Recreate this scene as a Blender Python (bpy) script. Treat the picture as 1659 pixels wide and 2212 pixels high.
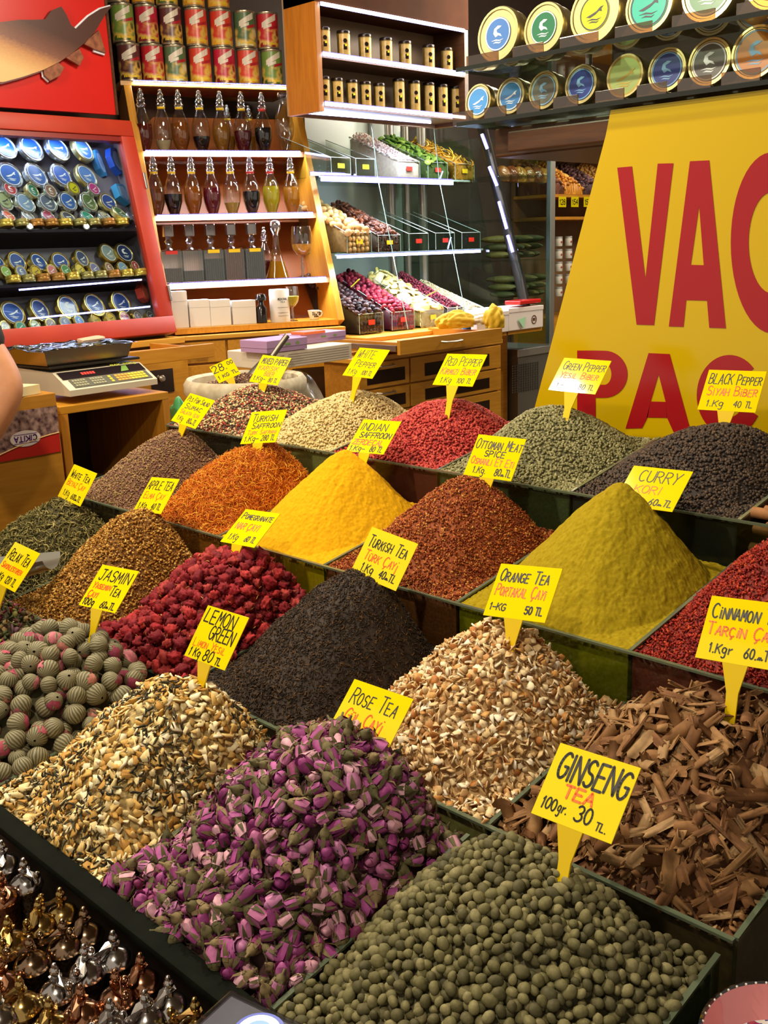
import bpy, bmesh, math, random
import numpy as np
from mathutils import Matrix, Vector

for _o in list(bpy.data.objects):
    bpy.data.objects.remove(_o, do_unlink=True)
SC = bpy.context.scene
COL = SC.collection
rng = np.random.default_rng(7)
random.seed(7)

# ------------------------------------------------------------------ camera
FPX = 2208.0
CX, CY = 829.5, 1106.0
def _cd(px, py):
    v = np.array([px - CX, py - CY, FPX]); return v / np.linalg.norm(v)
_X = -_cd(-1480., 610.)
_Y = _cd(3080., 460.)
_Y = _Y - _X * (_Y @ _X); _Y /= np.linalg.norm(_Y)
_Z = np.cross(_X, _Y)
RC = np.stack([_X, _Y, _Z])
CAMZ = 1.6
CAM = np.array([0., 0., CAMZ])
def at(px, py, x=None, y=None, z=None):
    """the point of the place seen at photo pixel (px, py) on a plane x=, y= or z="""
    d = RC @ np.array([(px - CX) / FPX, (py - CY) / FPX, 1.])
    if z is not None: t = (z - CAMZ) / d[2]
    elif x is not None: t = x / d[0]
    else: t = y / d[1]
    return CAM + t * d
def on_plane(px, py, P, n):
    d = RC @ np.array([(px - CX) / FPX, (py - CY) / FPX, 1.])
    t = (np.asarray(P, float) - CAM) @ n / (d @ n)
    return CAM + t * d
def project(P):
    v = (np.asarray(P, float) - CAM) @ RC
    return CX + FPX * v[..., 0] / v[..., 2], CY + FPX * v[..., 1] / v[..., 2], v[..., 2]

cam = bpy.data.cameras.new('camera')
cam.sensor_fit = 'HORIZONTAL'
cam.sensor_width = 36.0
cam.lens = FPX / 1659.0 * 36.0
cam.clip_start = 0.02
cam_o = bpy.data.objects.new('camera', cam); COL.objects.link(cam_o)
m = Matrix.Identity(4)
for i in range(3):
    m[i][0] = RC[i][0]; m[i][1] = -RC[i][1]; m[i][2] = -RC[i][2]; m[i][3] = CAM[i]
cam_o.matrix_world = m
SC.camera = cam_o

# ------------------------------------------------------------------ world, lamps, exposure
SC.view_settings.view_transform = 'Standard'
SC.view_settings.look = 'None'
SC.view_settings.gamma = 1.0
SC.view_settings.use_curve_mapping = False
SC.view_settings.exposure = 0.35
SC.cycles.max_bounces = 7
SC.cycles.transparent_max_bounces = 24
SC.cycles.use_denoising = True
SC.cycles.caustics_reflective = False
SC.cycles.caustics_refractive = False
w = bpy.data.worlds.new('world'); SC.world = w; w.use_nodes = True
w.node_tree.nodes['Background'].inputs[0].default_value = (1.0, 0.86, 0.68, 1)
w.node_tree.nodes['Background'].inputs[1].default_value = 0.45
def area(name, loc, target, size, power, color, shape='DISK', sy=None):
    l = bpy.data.lights.new(name, 'AREA'); l.shape = shape; l.size = size
    if sy: l.size_y = sy
    l.energy = power; l.color = color
    o = bpy.data.objects.new(name, l); COL.objects.link(o); o.location = loc
    o.rotation_euler = (Vector(target) - Vector(loc)).to_track_quat('-Z', 'Y').to_euler()
    return o
WARM = (1.0, 0.87, 0.66)
area('ceiling_lamp_light', (-1.75, 0.45, 2.85), (-1.2, 0.9, 1.0), 0.09, 28, WARM)
area('ceiling_lamp_light', (-2.0, 1.45, 2.85), (-1.5, 1.3, 1.0), 0.09, 22, WARM)
area('ceiling_lamp_light', (-3.35, 0.95, 2.85), (-3.0, 1.5, 1.0), 0.10, 24, WARM)
area('ceiling_lamp_light', (-0.55, -0.1, 2.75), (-0.6, 0.8, 0.9), 0.12, 15, WARM)
area('ceiling_lamp_light', (-3.1, 4.75, 2.9), (-3.6, 4.0, 1.2), 0.6, 30, (1.0, 0.88, 0.68))
area('ceiling_lamp_light', (-2.9, 2.45, 2.95), (-3.6, 2.6, 1.3), 0.4, 22, (1.0, 0.86, 0.64))
area('ceiling_lamp_light', (-2.2, 6.2, 2.9), (-3.2, 5.4, 1.2), 0.6, 36, (1.0, 0.90, 0.74))

# ------------------------------------------------------------------ materials
def lin(h):
    h = h.lstrip('#')
    c = [int(h[i:i + 2], 16) / 255 for i in (0, 2, 4)]
    return tuple(x / 12.92 if x <= .04045 else ((x + .055) / 1.055) ** 2.4 for x in c) + (1.0,)
class NT:
    def __init__(s, name):
        s.m = bpy.data.materials.new(name); s.m.use_nodes = True
        s.t = s.m.node_tree; s.b = s.t.nodes['Principled BSDF']; s.out = s.t.nodes['Material Output']
    def n(s, typ, **kw):
        nd = s.t.nodes.new(typ)
        for k, v in kw.items():
            if hasattr(nd, k) and k not in nd.inputs: setattr(nd, k, v)
            else: nd.inputs[k].default_value = v
        return nd
    def l(s, a, b): s.t.links.new(a, b)
    def ramp(s, stops, fac, interp='LINEAR'):
        r = s.t.nodes.new('ShaderNodeValToRGB'); r.color_ramp.interpolation = interp
        e = r.color_ramp.elements
        while len(e) < len(stops): e.new(0.5)
        for i, (p, c) in enumerate(stops):
            e[i].position = p; e[i].color = lin(c) if isinstance(c, str) else c
        s.l(fac, r.inputs[0]); return r
_M = {}
def plain(name, color, rough=.5, metal=0., spec=.5, coat=0., emit=None, es=0.):
    if name in _M: return _M[name]
    t = NT(name); b = t.b
    b.inputs['Base Color'].default_value = lin(color)
    b.inputs['Roughness'].default_value = rough; b.inputs['Metallic'].default_value = metal
    b.inputs['Specular IOR Level'].default_value = spec; b.inputs['Coat Weight'].default_value = coat
    if emit:
        b.inputs['Emission Color'].default_value = lin(emit); b.inputs['Emission Strength'].default_value = es
    _M[name] = t.m; return t.m
def noisy(name, c1, c2, scale=20., rough=.5, metal=0., bump=0., detail=4., stretch=None, spec=.5):
    if name in _M: return _M[name]
    t = NT(name)
    tc = t.n('ShaderNodeTexCoord'); src = tc.outputs['Object']
    if stretch:
        mp = t.n('ShaderNodeMapping'); mp.inputs['Scale'].default_value = stretch
        t.l(src, mp.inputs['Vector']); src = mp.outputs[0]
    nz = t.n('ShaderNodeTexNoise'); nz.inputs['Scale'].default_value = scale; nz.inputs['Detail'].default_value = detail
    t.l(src, nz.inputs['Vector'])
    r = t.ramp([(.3, c1), (.7, c2)], nz.outputs['Fac'])
    t.l(r.outputs[0], t.b.inputs['Base Color'])
    t.b.inputs['Roughness'].default_value = rough; t.b.inputs['Metallic'].default_value = metal
    t.b.inputs['Specular IOR Level'].default_value = spec
    if bump:
        bp = t.n('ShaderNodeBump'); bp.inputs['Strength'].default_value = bump; bp.inputs['Distance'].default_value = .002
        t.l(nz.outputs['Fac'], bp.inputs['Height']); t.l(bp.outputs[0], t.b.inputs['Normal'])
    _M[name] = t.m; return t.m
def pieces(name, cols, nscale=180., rough=.75, nmix=.35, spec=.25, bump=0., obj=True):
    """colour picked per piece (object random for single pieces, 'rnd' attribute inside a heap) with fine mottling"""
    if name in _M: return _M[name]
    t = NT(name)
    oi = t.n('ShaderNodeObjectInfo'); a = t.n('ShaderNodeAttribute', attribute_name='rnd')
    ad = t.n('ShaderNodeMath', operation='ADD'); t.l(oi.outputs['Random'], ad.inputs[0]); t.l(a.outputs['Fac'], ad.inputs[1])
    fr = t.n('ShaderNodeMath', operation='FRACT'); t.l(ad.outputs[0], fr.inputs[0])
    k = len(cols)
    rc = t.ramp([(i / k, c) for i, c in enumerate(cols)], fr.outputs[0], 'CONSTANT')
    tc = t.n('ShaderNodeTexCoord'); nz = t.n('ShaderNodeTexNoise'); nz.inputs['Scale'].default_value = nscale
    nz.inputs['Detail'].default_value = 3
    t.l(tc.outputs['Object'], nz.inputs['Vector'])
    rn = t.ramp([(.3, (.62, .60, .56, 1)), (.72, (1.15, 1.12, 1.05, 1))], nz.outputs['Fac'])
    mx = t.n('ShaderNodeMix', data_type='RGBA', blend_type='MULTIPLY'); mx.inputs[0].default_value = nmix * 2
    t.l(rc.outputs[0], mx.inputs[6]); t.l(rn.outputs[0], mx.inputs[7])
    t.l(mx.outputs[2], t.b.inputs['Base Color'])
    t.b.inputs['Roughness'].default_value = rough; t.b.inputs['Specular IOR Level'].default_value = spec
    if bump:
        bp = t.n('ShaderNodeBump'); bp.inputs['Strength'].default_value = bump; bp.inputs['Distance'].default_value = .001
        t.l(nz.outputs['Fac'], bp.inputs['Height']); t.l(bp.outputs[0], t.b.inputs['Normal'])
    _M[name] = t.m; return t.m
def wood(name, c1, c2, axis=1, rough=.4, scale=6.):
    if name in _M: return _M[name]
    st = [14., 14., 14.]; st[axis] = 1.2
    return noisy(name, c1, c2, scale=scale, rough=rough, stretch=tuple(st), detail=6)
def thin_glass(name, tint='#eaf5f0', refl=.5, rough=.02, amount=.0):
    """a sheet of clear glass or acrylic: lets light through, mirrors at grazing angles"""
    if name in _M: return _M[name]
    t = NT(name)
    tr = t.n('ShaderNodeBsdfTransparent'); tr.inputs[0].default_value = lin(tint)
    gl = t.n('ShaderNodeBsdfGlossy'); gl.inputs['Roughness'].default_value = rough
    fr = t.n('ShaderNodeLayerWeight'); fr.inputs[0].default_value = .5
    pw = t.n('ShaderNodeMath', operation='POWER'); pw.inputs[1].default_value = 4.; t.l(fr.outputs['Facing'], pw.inputs[0])
    mu = t.n('ShaderNodeMath', operation='MULTIPLY_ADD', use_clamp=True); mu.inputs[1].default_value = refl; mu.inputs[2].default_value = amount + .03
    t.l(pw.outputs[0], mu.inputs[0])
    mx = t.n('ShaderNodeMixShader'); t.l(mu.outputs[0], mx.inputs[0]); t.l(tr.outputs[0], mx.inputs[1]); t.l(gl.outputs[0], mx.inputs[2])
    t.l(mx.outputs[0], t.out.inputs['Surface'])
    _M[name] = t.m; return t.m
def emitter(name, color, strength):
    return plain(name, '#000000', .5, emit=color, es=strength)
def liquid(name, color, trans=.75):
    if name in _M: return _M[name]
    t = NT(name); b = t.b
    b.inputs['Base Color'].default_value = lin(color); b.inputs['Roughness'].default_value = .08
    b.inputs['Transmission Weight'].default_value = trans; b.inputs['IOR'].default_value = 1.2
    _M[name] = t.m; return t.m

# ------------------------------------------------------------------ mesh building
def ico(sub=1):
    bm = bmesh.new(); bmesh.ops.create_icosphere(bm, subdivisions=sub, radius=1.0)
    v = np.array([x.co[:] for x in bm.verts]); f = [tuple(y.index for y in x.verts) for x in bm.faces]
    bm.free(); return v, f
ICO = {1: ico(1), 2: ico(2), 3: ico(3)}
def frame(ex, ey, ez, o=(0, 0, 0)):
    M = np.eye(4); M[:3, 0] = ex; M[:3, 1] = ey; M[:3, 2] = ez; M[:3, 3] = o; return M
def T(x, y, z): M = np.eye(4); M[:3, 3] = (x, y, z); return M
def RZ(a): c, s = math.cos(a), math.sin(a); M = np.eye(4); M[0, 0] = c; M[0, 1] = -s; M[1, 0] = s; M[1, 1] = c; return M
def RX(a): c, s = math.cos(a), math.sin(a); M = np.eye(4); M[1, 1] = c; M[1, 2] = -s; M[2, 1] = s; M[2, 2] = c; return M
def RY(a): c, s = math.cos(a), math.sin(a); M = np.eye(4); M[0, 0] = c; M[0, 2] = s; M[2, 0] = -s; M[2, 2] = c; return M
def unit(v): v = np.asarray(v, float); return v / np.linalg.norm(v)
class MB:
    def __init__(s, M=None): s.v = []; s.f = []; s.mi = []; s.n = 0; s.M = M
    def add(s, v, f, mi=0, M=None):
        v = np.asarray(v, float)
        for mm in (M, s.M):
            if mm is not None: v = v @ mm[:3, :3].T + mm[:3, 3]
        s.v.append(v); s.f.extend(tuple(i + s.n for i in q) for q in f); s.mi.extend([mi] * len(f)); s.n += len(v)
        return s
    def box(s, x0, x1, y0, y1, z0, z1, mi=0, M=None, bev=0.):
        if bev > 0:
            bm = bmesh.new(); bmesh.ops.create_cube(bm, size=1)
            for q in bm.verts: q.co = Vector(((x0 + x1) / 2 + q.co.x * (x1 - x0), (y0 + y1) / 2 + q.co.y * (y1 - y0), (z0 + z1) / 2 + q.co.z * (z1 - z0)))
            bmesh.ops.bevel(bm, geom=list(bm.edges), offset=bev, segments=2, profile=.5, affect='EDGES')
            bm.verts.index_update()
            v = [q.co[:] for q in bm.verts]; f = [tuple(q.index for q in x.verts) for x in bm.faces]; bm.free()
            return s.add(v, f, mi, M)
        v = [(x0, y0, z0), (x1, y0, z0), (x1, y1, z0), (x0, y1, z0), (x0, y0, z1), (x1, y0, z1), (x1, y1, z1), (x0, y1, z1)]
        return s.add(v, [(0, 3, 2, 1), (4, 5, 6, 7), (0, 1, 5, 4), (1, 2, 6, 5), (2, 3, 7, 6), (3, 0, 4, 7)], mi, M)
    def lathe(s, prof, seg=24, mi=0, M=None, caps=True):
        """prof: list of (radius, z) from bottom to top"""
        v = []; f = []
        for r, z in prof:
            for i in range(seg):
                a = 2 * math.pi * i / seg; v.append((r * math.cos(a), r * math.sin(a), z))
        for j in range(len(prof) - 1):
            for i in range(seg):
                k = (i + 1) % seg
                f.append((j * seg + i, j * seg + k, (j + 1) * seg + k, (j + 1) * seg + i))
        if caps:
            f.append(tuple(range(seg))[::-1]); f.append(tuple(range((len(prof) - 1) * seg, len(prof) * seg)))
        return s.add(v, f, mi, M)
    def tube(s, pts, r, seg=8, mi=0, M=None, flat=1.):
        pts = np.asarray(pts, float); n = len(pts); rr = np.broadcast_to(np.asarray(r, float), (n,))
        v = []; f = []; up = np.array([0., 0., 1.])
        for i in range(n):
            d = unit(pts[min(i + 1, n - 1)] - pts[max(i - 1, 0)])
            if abs(d @ up) > .95: up = np.array([0., 1., 0.]) if abs(d[1]) < .9 else np.array([1., 0., 0.])
            a = unit(np.cross(d, up)); b = np.cross(a, d)
            for k in range(seg):
                t = 2 * math.pi * k / seg; v.append(pts[i] + rr[i] * (math.cos(t) * a + flat * math.sin(t) * b))
        for i in range(n - 1):
            for k in range(seg):
                q = (k + 1) % seg; f.append((i * seg + k, i * seg + q, (i + 1) * seg + q, (i + 1) * seg + k))
        f.append(tuple(range(seg))[::-1]); f.append(tuple(range((n - 1) * seg, n * seg)))
        return s.add(v, f, mi, M)
    def prism(s, poly, z0, z1, mi=0, M=None):
        """closed 2D outline extruded from z0 to z1"""
        n = len(poly)
        v = [(x, y, z0) for x, y in poly] + [(x, y, z1) for x, y in poly]
        f = [tuple(range(n))[::-1], tuple(range(n, 2 * n))] + [(i, (i + 1) % n, n + (i + 1) % n, n + i) for i in range(n)]
        return s.add(v, f, mi, M)
    def ball(s, c, r, mi=0, M=None, sub=2):
        v, f = ICO[sub]; return s.add(v * np.asarray(r, float) + np.asarray(c, float), f, mi, M)
    def mesh(s, name, mats, smooth=False, origin=None):
        v = np.concatenate(s.v) if s.v else np.zeros((0, 3))
        if origin is not None: v = v - np.asarray(origin, float)
        me = bpy.data.meshes.new(name); me.from_pydata(v.tolist(), [], s.f)
        for q in (mats if isinstance(mats, (list, tuple)) else [mats]): me.materials.append(q)
        if any(s.mi): me.polygons.foreach_set('material_index', s.mi)
        if smooth:
            bm = bmesh.new(); bm.from_mesh(me)
            bmesh.ops.recalc_face_normals(bm, faces=bm.faces)
            bm.to_mesh(me); bm.free()
            me.shade_smooth()
            me.set_sharp_from_angle(angle=math.radians(smooth if smooth is not True else 40))
        else:
            bm = bmesh.new(); bm.from_mesh(me); bmesh.ops.recalc_face_normals(bm, faces=bm.faces); bm.to_mesh(me); bm.free()
        me.update(); return me
    def build(s, name, mats, parent=None, smooth=False, label=None):
        """link as ONE object; with a parent the vertices (world) are taken relative to the parent's place"""
        org = None
        if parent is not None and not parent.get('_local'):
            org = np.array(parent.get('_org', parent.location))
        o = bpy.data.objects.new(name, s.mesh(name, mats, smooth, org)); COL.objects.link(o)
        if parent is not None:
            o.parent = parent
            if org is not None: o['_org'] = [float(x) for x in org]
            else: o['_local'] = 1
        if label: o['label'] = label
        return o
def tag(o, label, cat, group=None, kind=None):
    o['label'] = label; o['category'] = cat
    if group: o['group'] = group
    if kind: o['kind'] = kind
    return o
def thing(name, label, cat, loc=(0, 0, 0), group=None, local=False, M=None):
    o = bpy.data.objects.new(name, None); o.empty_display_size = .05; COL.objects.link(o)
    if M is not None: o.matrix_world = Matrix(M.tolist()); local = True
    else: o.location = [float(x) for x in loc]
    if local: o['_local'] = 1
    return tag(o, label, cat, group)
def struct(o, cat=None):
    o['kind'] = 'structure'; return o
def solo(mb, name, mats, label, cat, group=None, smooth=False, kind=None):
    """a thing that is one mesh; its origin goes to the middle of its base"""
    v = np.concatenate(mb.v); c = (v.min(0) + v.max(0)) / 2; c[2] = v[:, 2].min()
    o = bpy.data.objects.new(name, mb.mesh(name, mats, smooth, c)); o.location = c.tolist(); COL.objects.link(o)
    return tag(o, label, cat, group, kind)
def copy_tree(o, parent=None):
    c = o.copy(); COL.objects.link(c)
    if parent is not None: c.parent = parent
    for ch in list(o.children): copy_tree(ch, c)
    return c
def put(o, M): o.matrix_world = Matrix(np.asarray(M).tolist()); return o
ORD = ['first', 'second', 'third', 'fourth', 'fifth', 'sixth', 'seventh', 'eighth', 'ninth', 'tenth', 'eleventh', 'twelfth']

# noise on a lattice
def vnoise(x, y, seed=0):
    r = np.random.default_rng(seed); L = r.random((64, 64))
    xi = np.floor(x).astype(int); yi = np.floor(y).astype(int); fx = x - xi; fy = y - yi
    fx = fx * fx * (3 - 2 * fx); fy = fy * fy * (3 - 2 * fy)
    g = lambda a, b: L[a % 64, b % 64]
    return (g(xi, yi) * (1 - fx) + g(xi + 1, yi) * fx) * (1 - fy) + (g(xi, yi + 1) * (1 - fx) + g(xi + 1, yi + 1) * fx) * fy - .5
def arrays_mesh(name, V, F, rnd, mat, smooth, mats=None, mi=None):
    """fast mesh from arrays; F is (n,3) or (n,4)"""
    me = bpy.data.meshes.new(name); k = F.shape[1]
    me.vertices.add(len(V)); me.vertices.foreach_set('co', V.astype(np.float32).ravel())
    me.loops.add(F.size); me.loops.foreach_set('vertex_index', F.astype(np.int32).ravel())
    me.polygons.add(len(F)); me.polygons.foreach_set('loop_start', np.arange(0, F.size, k, dtype=np.int32))
    if rnd is not None:
        a = me.attributes.new('rnd', 'FLOAT', 'POINT'); a.data.foreach_set('value', rnd.astype(np.float32))
    for q in (mats or [mat]): me.materials.append(q)
    if mi is not None: me.polygons.foreach_set('material_index', mi.astype(np.int32))
    me.update(calc_edges=True); me.validate()
    if smooth: me.shade_smooth()
    return me
def tri(f):
    out = []
    for q in f:
        for i in range(1, len(q) - 1): out.append((q[0], q[i], q[i + 1]))
    return np.array(out)
# ================================================================== the setting
FZ = 0.25
W_ = wood('oak_wood', '#b4741c', '#c98a2a', 1, .42)
W_v = wood('oak_wood_upright', '#ad6f1b', '#c48426', 2, .42)
W_x = wood('oak_wood_cross', '#b0721c', '#c78728', 0, .42)
WD = wood('dark_brown_wood', '#3c2312', '#5a3519', 0, .35)
WDY = wood('dark_brown_wood_deep', '#3a2415', '#4f301b', 1, .4)
struct(MB().box(-5.2, 3.0, -3.0, 9.0, FZ - .05, FZ).build('floor', noisy('floor_stone', '#5d4f40', '#76664f', 5, .5)))
struct(MB().box(-5.2, 3.0, -0.6, 9.0, 3.25, 3.3).build('ceiling', plain('ceiling_paint', '#7a6a52', .8)))
struct(MB().box(-4.75, -4.65, -1.2, 9.0, FZ, 3.25).build('wall_left', noisy('wall_brown', '#2f1d12', '#3d281a', 3, .7)))
struct(MB().box(-4.65, 3.0, 8.4, 8.5, FZ, 3.25).build('wall_back', noisy('wall_cream', '#8a7a5c', '#9c8b6b', 3, .7)))

# ================================================================== the stall of terraced trays
X0, BW = -.393, .325
ROWS = {1: (.53, .85, 5), 2: (.882, .90, 6), 3: (1.206, 1.03, 6), 4: (1.53, 1.155, 6)}
DEPTH = .325; TSL = .165
def bx(c): return X0 - BW * (c + 1), X0 - BW * c
GL = thin_glass('stall_glass', '#d8e2d8', .55)
GEDGE = plain('glass_edge', '#56604c', .15, coat=.5)
BOARD = noisy('black_green_board', '#090c07', '#10130c', 30, .75, spec=.06)
t = thing('stall_stand', 'dark stepped stall stand carrying the four rows of spice trays', 'stall', (-1.4, 1.2, FZ))
b = MB()
for r, (yf, zf, n) in ROWS.items():
    b.box(X0 - BW * 6, X0, yf + .004, yf + DEPTH + .02, FZ, zf - .125)
b.build('stepped_body', WDY, t)
b = MB().box(X0 - BW * 6.2, X0 + .01, .508, .528, FZ, .838); b.build('front_panel', noisy('stall_panel', '#150e08', '#22170d', 12, .5), t)
b = MB().box(X0 - BW * 6.2, X0 + .012, .503, .533, .838, .852, bev=.004); b.build('front_rail', BOARD, t, smooth=True)
TRN = {1: 'front', 2: 'second', 3: 'third', 4: 'back'}
for r, (yf, zf, n) in ROWS.items():
    t = thing('glass_tray', f'long glass partitioned tray of the {TRN[r]} row on the stepped stall', 'tray', (X0 - BW * 3, yf, zf - .12), 'rows of glass spice trays')
    xl = X0 - BW * 6
    if r > 1:
        b = MB().box(xl, X0, yf, yf + .005, zf - .12, zf - .0035); fp = b.build('front_pane', GL, t)
        MB().box(xl, X0, yf - .001, yf + .006, zf - .0035, zf).build('pane_edge', GEDGE, fp)
    MB().box(xl, X0, yf + .006, yf + DEPTH - .006, zf - .125, zf - .12).build('tray_floor', WDY, t)
    for c in range(0, 7):
        x = X0 - BW * c
        P = [(yf + .006, zf - .12), (yf + DEPTH - .006, zf - .12), (yf + DEPTH - .006, zf + TSL * DEPTH - .003), (yf + .006, zf - .003)]
        M = frame((0, 1, 0), (0, 0, 1), (1, 0, 0), (x - .0025, 0, 0))
        d = MB().prism(P, 0, .005, 0, M).build('divider', GL, t)
        Q = [(P[3][0], P[3][1]), (P[2][0], P[2][1]), (P[2][0], P[2][1] + .0035), (P[3][0], P[3][1] + .0035)]
        MB().prism(Q, -.0005, .0055, 0, M).build('divider_edge', GEDGE, d)

# ------------------------------------------------------------------ heaps
def heap_fn(r, c, H, cu=.5, cv=.72, q=2.3, e=.12, lip=.005, nz=.006, seed=1, pw=1.2, nsc=9.):
    xl, xr = bx(c); yf, zf, _ = ROWS[r]
    def fn(x, y):
        u = (x - xl) / BW; v = (y - yf) / DEPTH
        a = np.abs(u - cu) / np.where(u < cu, cu, 1 - cu); bb = np.abs(v - cv) / np.where(v < cv, cv, 1 - cv)
        rr = (a ** q + bb ** q) ** (1 / q)
        mm = np.clip(1 - (np.sqrt(rr ** 2 + e * e) - e) ** pw / (math.sqrt(1 + e * e) - e) ** pw, 0, 2)
        edge = np.clip(np.minimum(np.minimum(u, 1 - u), np.minimum(v, 1 - v)) * 10, 0, 1)
        n1 = vnoise(u * nsc + seed, v * nsc, seed) * 2 * nz + vnoise(u * nsc * 3, v * nsc * 3 + seed, seed + 5) * nz
        return zf + TSL * np.clip(v, 0, 1) * DEPTH - lip + H * mm + n1 * edge
    fn.b = (xl + .004, xr - .004, yf + .007, yf + DEPTH - .008); fn.zf = zf
    return fn
def heap_grid(fn, n, mat_rnd=True, drop=0., fine=None):
    x0, x1, y0, y1 = fn.b
    gx, gy = np.meshgrid(np.linspace(x0, x1, n), np.linspace(y0, y1, n), indexing='ij')
    gz = fn(gx, gy) - drop
    if fine is not None: gz = gz + fine(gx, gy)
    V = np.stack([gx, gy, gz], -1).reshape(-1, 3)
    i = np.arange(n * n).reshape(n, n)
    F = np.stack([i[:-1, :-1], i[1:, :-1], i[1:, 1:], i[:-1, 1:]], -1).reshape(-1, 4)
    ring = np.concatenate([i[:, 0], i[-1, 1:], i[-2::-1, -1], i[0, -2:0:-1]])
    low = V[ring].copy(); low[:, 2] = fn.zf - .118
    k = len(V); V = np.concatenate([V, low]); m = len(ring); j = np.arange(m)
    S = np.stack([ring, k + j, k + (j + 1) % m, ring[(j + 1) % m]], -1)
    return V, np.concatenate([F, S])
def sample(fn, sp, jit=.45, inset=.0):
    """points spread evenly over the sloping surface, about sp apart"""
    x0, x1, y0, y1 = fn.b; h = .006
    def full(x, y):
        z = fn(x, y); zx = (fn(x + h, y) - fn(x - h, y)) / (2 * h); zy = (fn(x, y + h) - fn(x, y - h)) / (2 * h)
        N = np.stack([-zx, -zy, np.ones_like(z)], -1); N /= np.linalg.norm(N, axis=1, keepdims=True)
        return np.stack([x, y, z], -1), N
    A = (x1 - x0) * (y1 - y0); n = int(A / sp ** 2 * 2.4)
    if sp < .0078:
        P, N = full(rng.uniform(x0, x1, n), rng.uniform(y0, y1, n)); k = rng.random(n) < .62 / np.clip(N[:, 2], .5, 1); return P[k], N[k]
    n = int(n * 7 / 2.4); P, N = full(rng.uniform(x0, x1, n), rng.uniform(y0, y1, n)); d = sp * (1.02 - .28 * jit); cells = {}; keep = []
    Q = np.floor(P / d).astype(int); Pl = P.tolist(); d2 = d * d
    for i, c in enumerate(map(tuple, Q)):
        p = Pl[i]; ok = True
        for dx in (-1, 0, 1):
            for dy in (-1, 0, 1):
                for dz in (-1, 0, 1):
                    for j in cells.get((c[0] + dx, c[1] + dy, c[2] + dz), ()):
                        q = Pl[j]
                        if (p[0] - q[0]) ** 2 + (p[1] - q[1]) ** 2 + (p[2] - q[2]) ** 2 < d2: ok = False; break
                    if not ok: break
                if not ok: break
            if not ok: break
        if ok: cells.setdefault(c, []).append(i); keep.append(i)
    return P[keep], N[keep]
def orient(P, N, tilt=.3, smin=.8, smax=1.2, lift=0., free=False):
    n = len(P)
    if free: Z = rng.normal(size=(n, 3))
    else: Z = N + rng.normal(size=(n, 3)) * tilt
    Z /= np.linalg.norm(Z, axis=1, keepdims=True)
    A = rng.normal(size=(n, 3)); Xv = np.cross(A, Z); Xv /= np.linalg.norm(Xv, axis=1, keepdims=True); Yv = np.cross(Z, Xv)
    s = rng.uniform(smin, smax, n)
    M = np.zeros((n, 4, 4)); M[:, 3, 3] = 1
    M[:, :3, 0] = Xv * s[:, None]; M[:, :3, 1] = Yv * s[:, None]; M[:, :3, 2] = Z * s[:, None]
    M[:, :3, 3] = P + N * lift
    return M
def merge(Ms, variants):
    """many pieces -> vertex, face, rnd, material index arrays"""
    Vs, Fs, Rs, Ms_ = [], [], [], []; off = 0
    pick = rng.integers(0, len(variants), len(Ms))
    for k, va in enumerate(variants):
        V, F = va[0], va[1]; mi = va[2] if len(va) > 2 else np.zeros(len(F), int)
        mm = Ms[pick == k]
        if not len(mm): continue
        W = np.einsum('nij,vj->nvi', mm[:, :3, :3], V) + mm[:, None, :3, 3]
        nv = len(V); Vs.append(W.reshape(-1, 3))
        Fs.append((F[None] + (np.arange(len(mm)) * nv)[:, None, None] + off).reshape(-1, 3)); off += nv * len(mm)
        Rs.append(np.repeat(rng.random(len(mm)), nv)); Ms_.append(np.tile(mi, len(mm)))
    return np.concatenate(Vs), np.concatenate(Fs), np.concatenate(Rs), np.concatenate(Ms_)
def link_arrays(name, V, F, rnd, mats, mi, smooth, label, cat, kind='stuff', group=None):
    c = (V.min(0) + V.max(0)) / 2; c[2] = V[:, 2].min()
    me = arrays_mesh(name, V - c, F, rnd, None, smooth, mats, mi)
    o = bpy.data.objects.new(name, me); o.location = c.tolist(); COL.objects.link(o)
    return tag(o, label, cat, group, kind)
def heap(name, fn, label, cat, core, layers, mats, n=56, drop=.004, smooth=False):
    """a heap nobody could count: a core with layers of loose pieces on it, as one object"""
    V, F = heap_grid(fn, n, drop=drop); F3 = np.concatenate([F[:, :3], F[:, [0, 2, 3]]])
    Vs = [V]; Fs = [F3]; Rs = [rng.random(len(V))]; Mi = [np.zeros(len(F3), int)]; off = len(V)
    for Ms, va, mo in layers:
        a, f, r, mi = merge(Ms, va); Vs.append(a); Fs.append(f + off); Rs.append(r); Mi.append(mi + mo); off += len(a)
    return link_arrays(name, np.concatenate(Vs), np.concatenate(Fs), np.concatenate(Rs), [core] + mats, np.concatenate(Mi), smooth, label, cat)
def split_visible(Ms, n):
    """the n pieces that show largest in the photograph, and the others"""
    P = Ms[:, :3, 3]; px, py, d = project(P)
    sc = d + np.where((px < -15) | (px > 1674) | (py < -10) | (py > 2222), 100, 0) + np.where(Ms[:, :3, 2] @ np.zeros(3) > 1, 0, 0)
    o = np.argsort(sc); return Ms[o[:n]], Ms[o[n:]]
def singles(name, Ms, meshes, label, cat, group, child=None):
    """every piece an object of its own; child = (part name, list of meshes) rides along"""
    for k, M in enumerate(Ms):
        i = k % len(meshes)
        o = bpy.data.objects.new(name, meshes[i]); COL.objects.link(o); o.matrix_world = Matrix(M.tolist())
        tag(o, label, cat, group)
        if child:
            c = bpy.data.objects.new(child[0], child[1][i]); COL.objects.link(c); c.parent = o
def mk(name, va, mats, smooth):
    V, F = va[0], va[1]; mi = va[2] if len(va) > 2 else None
    return arrays_mesh(name, V, F, None, None, smooth, mats, mi)
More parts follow.
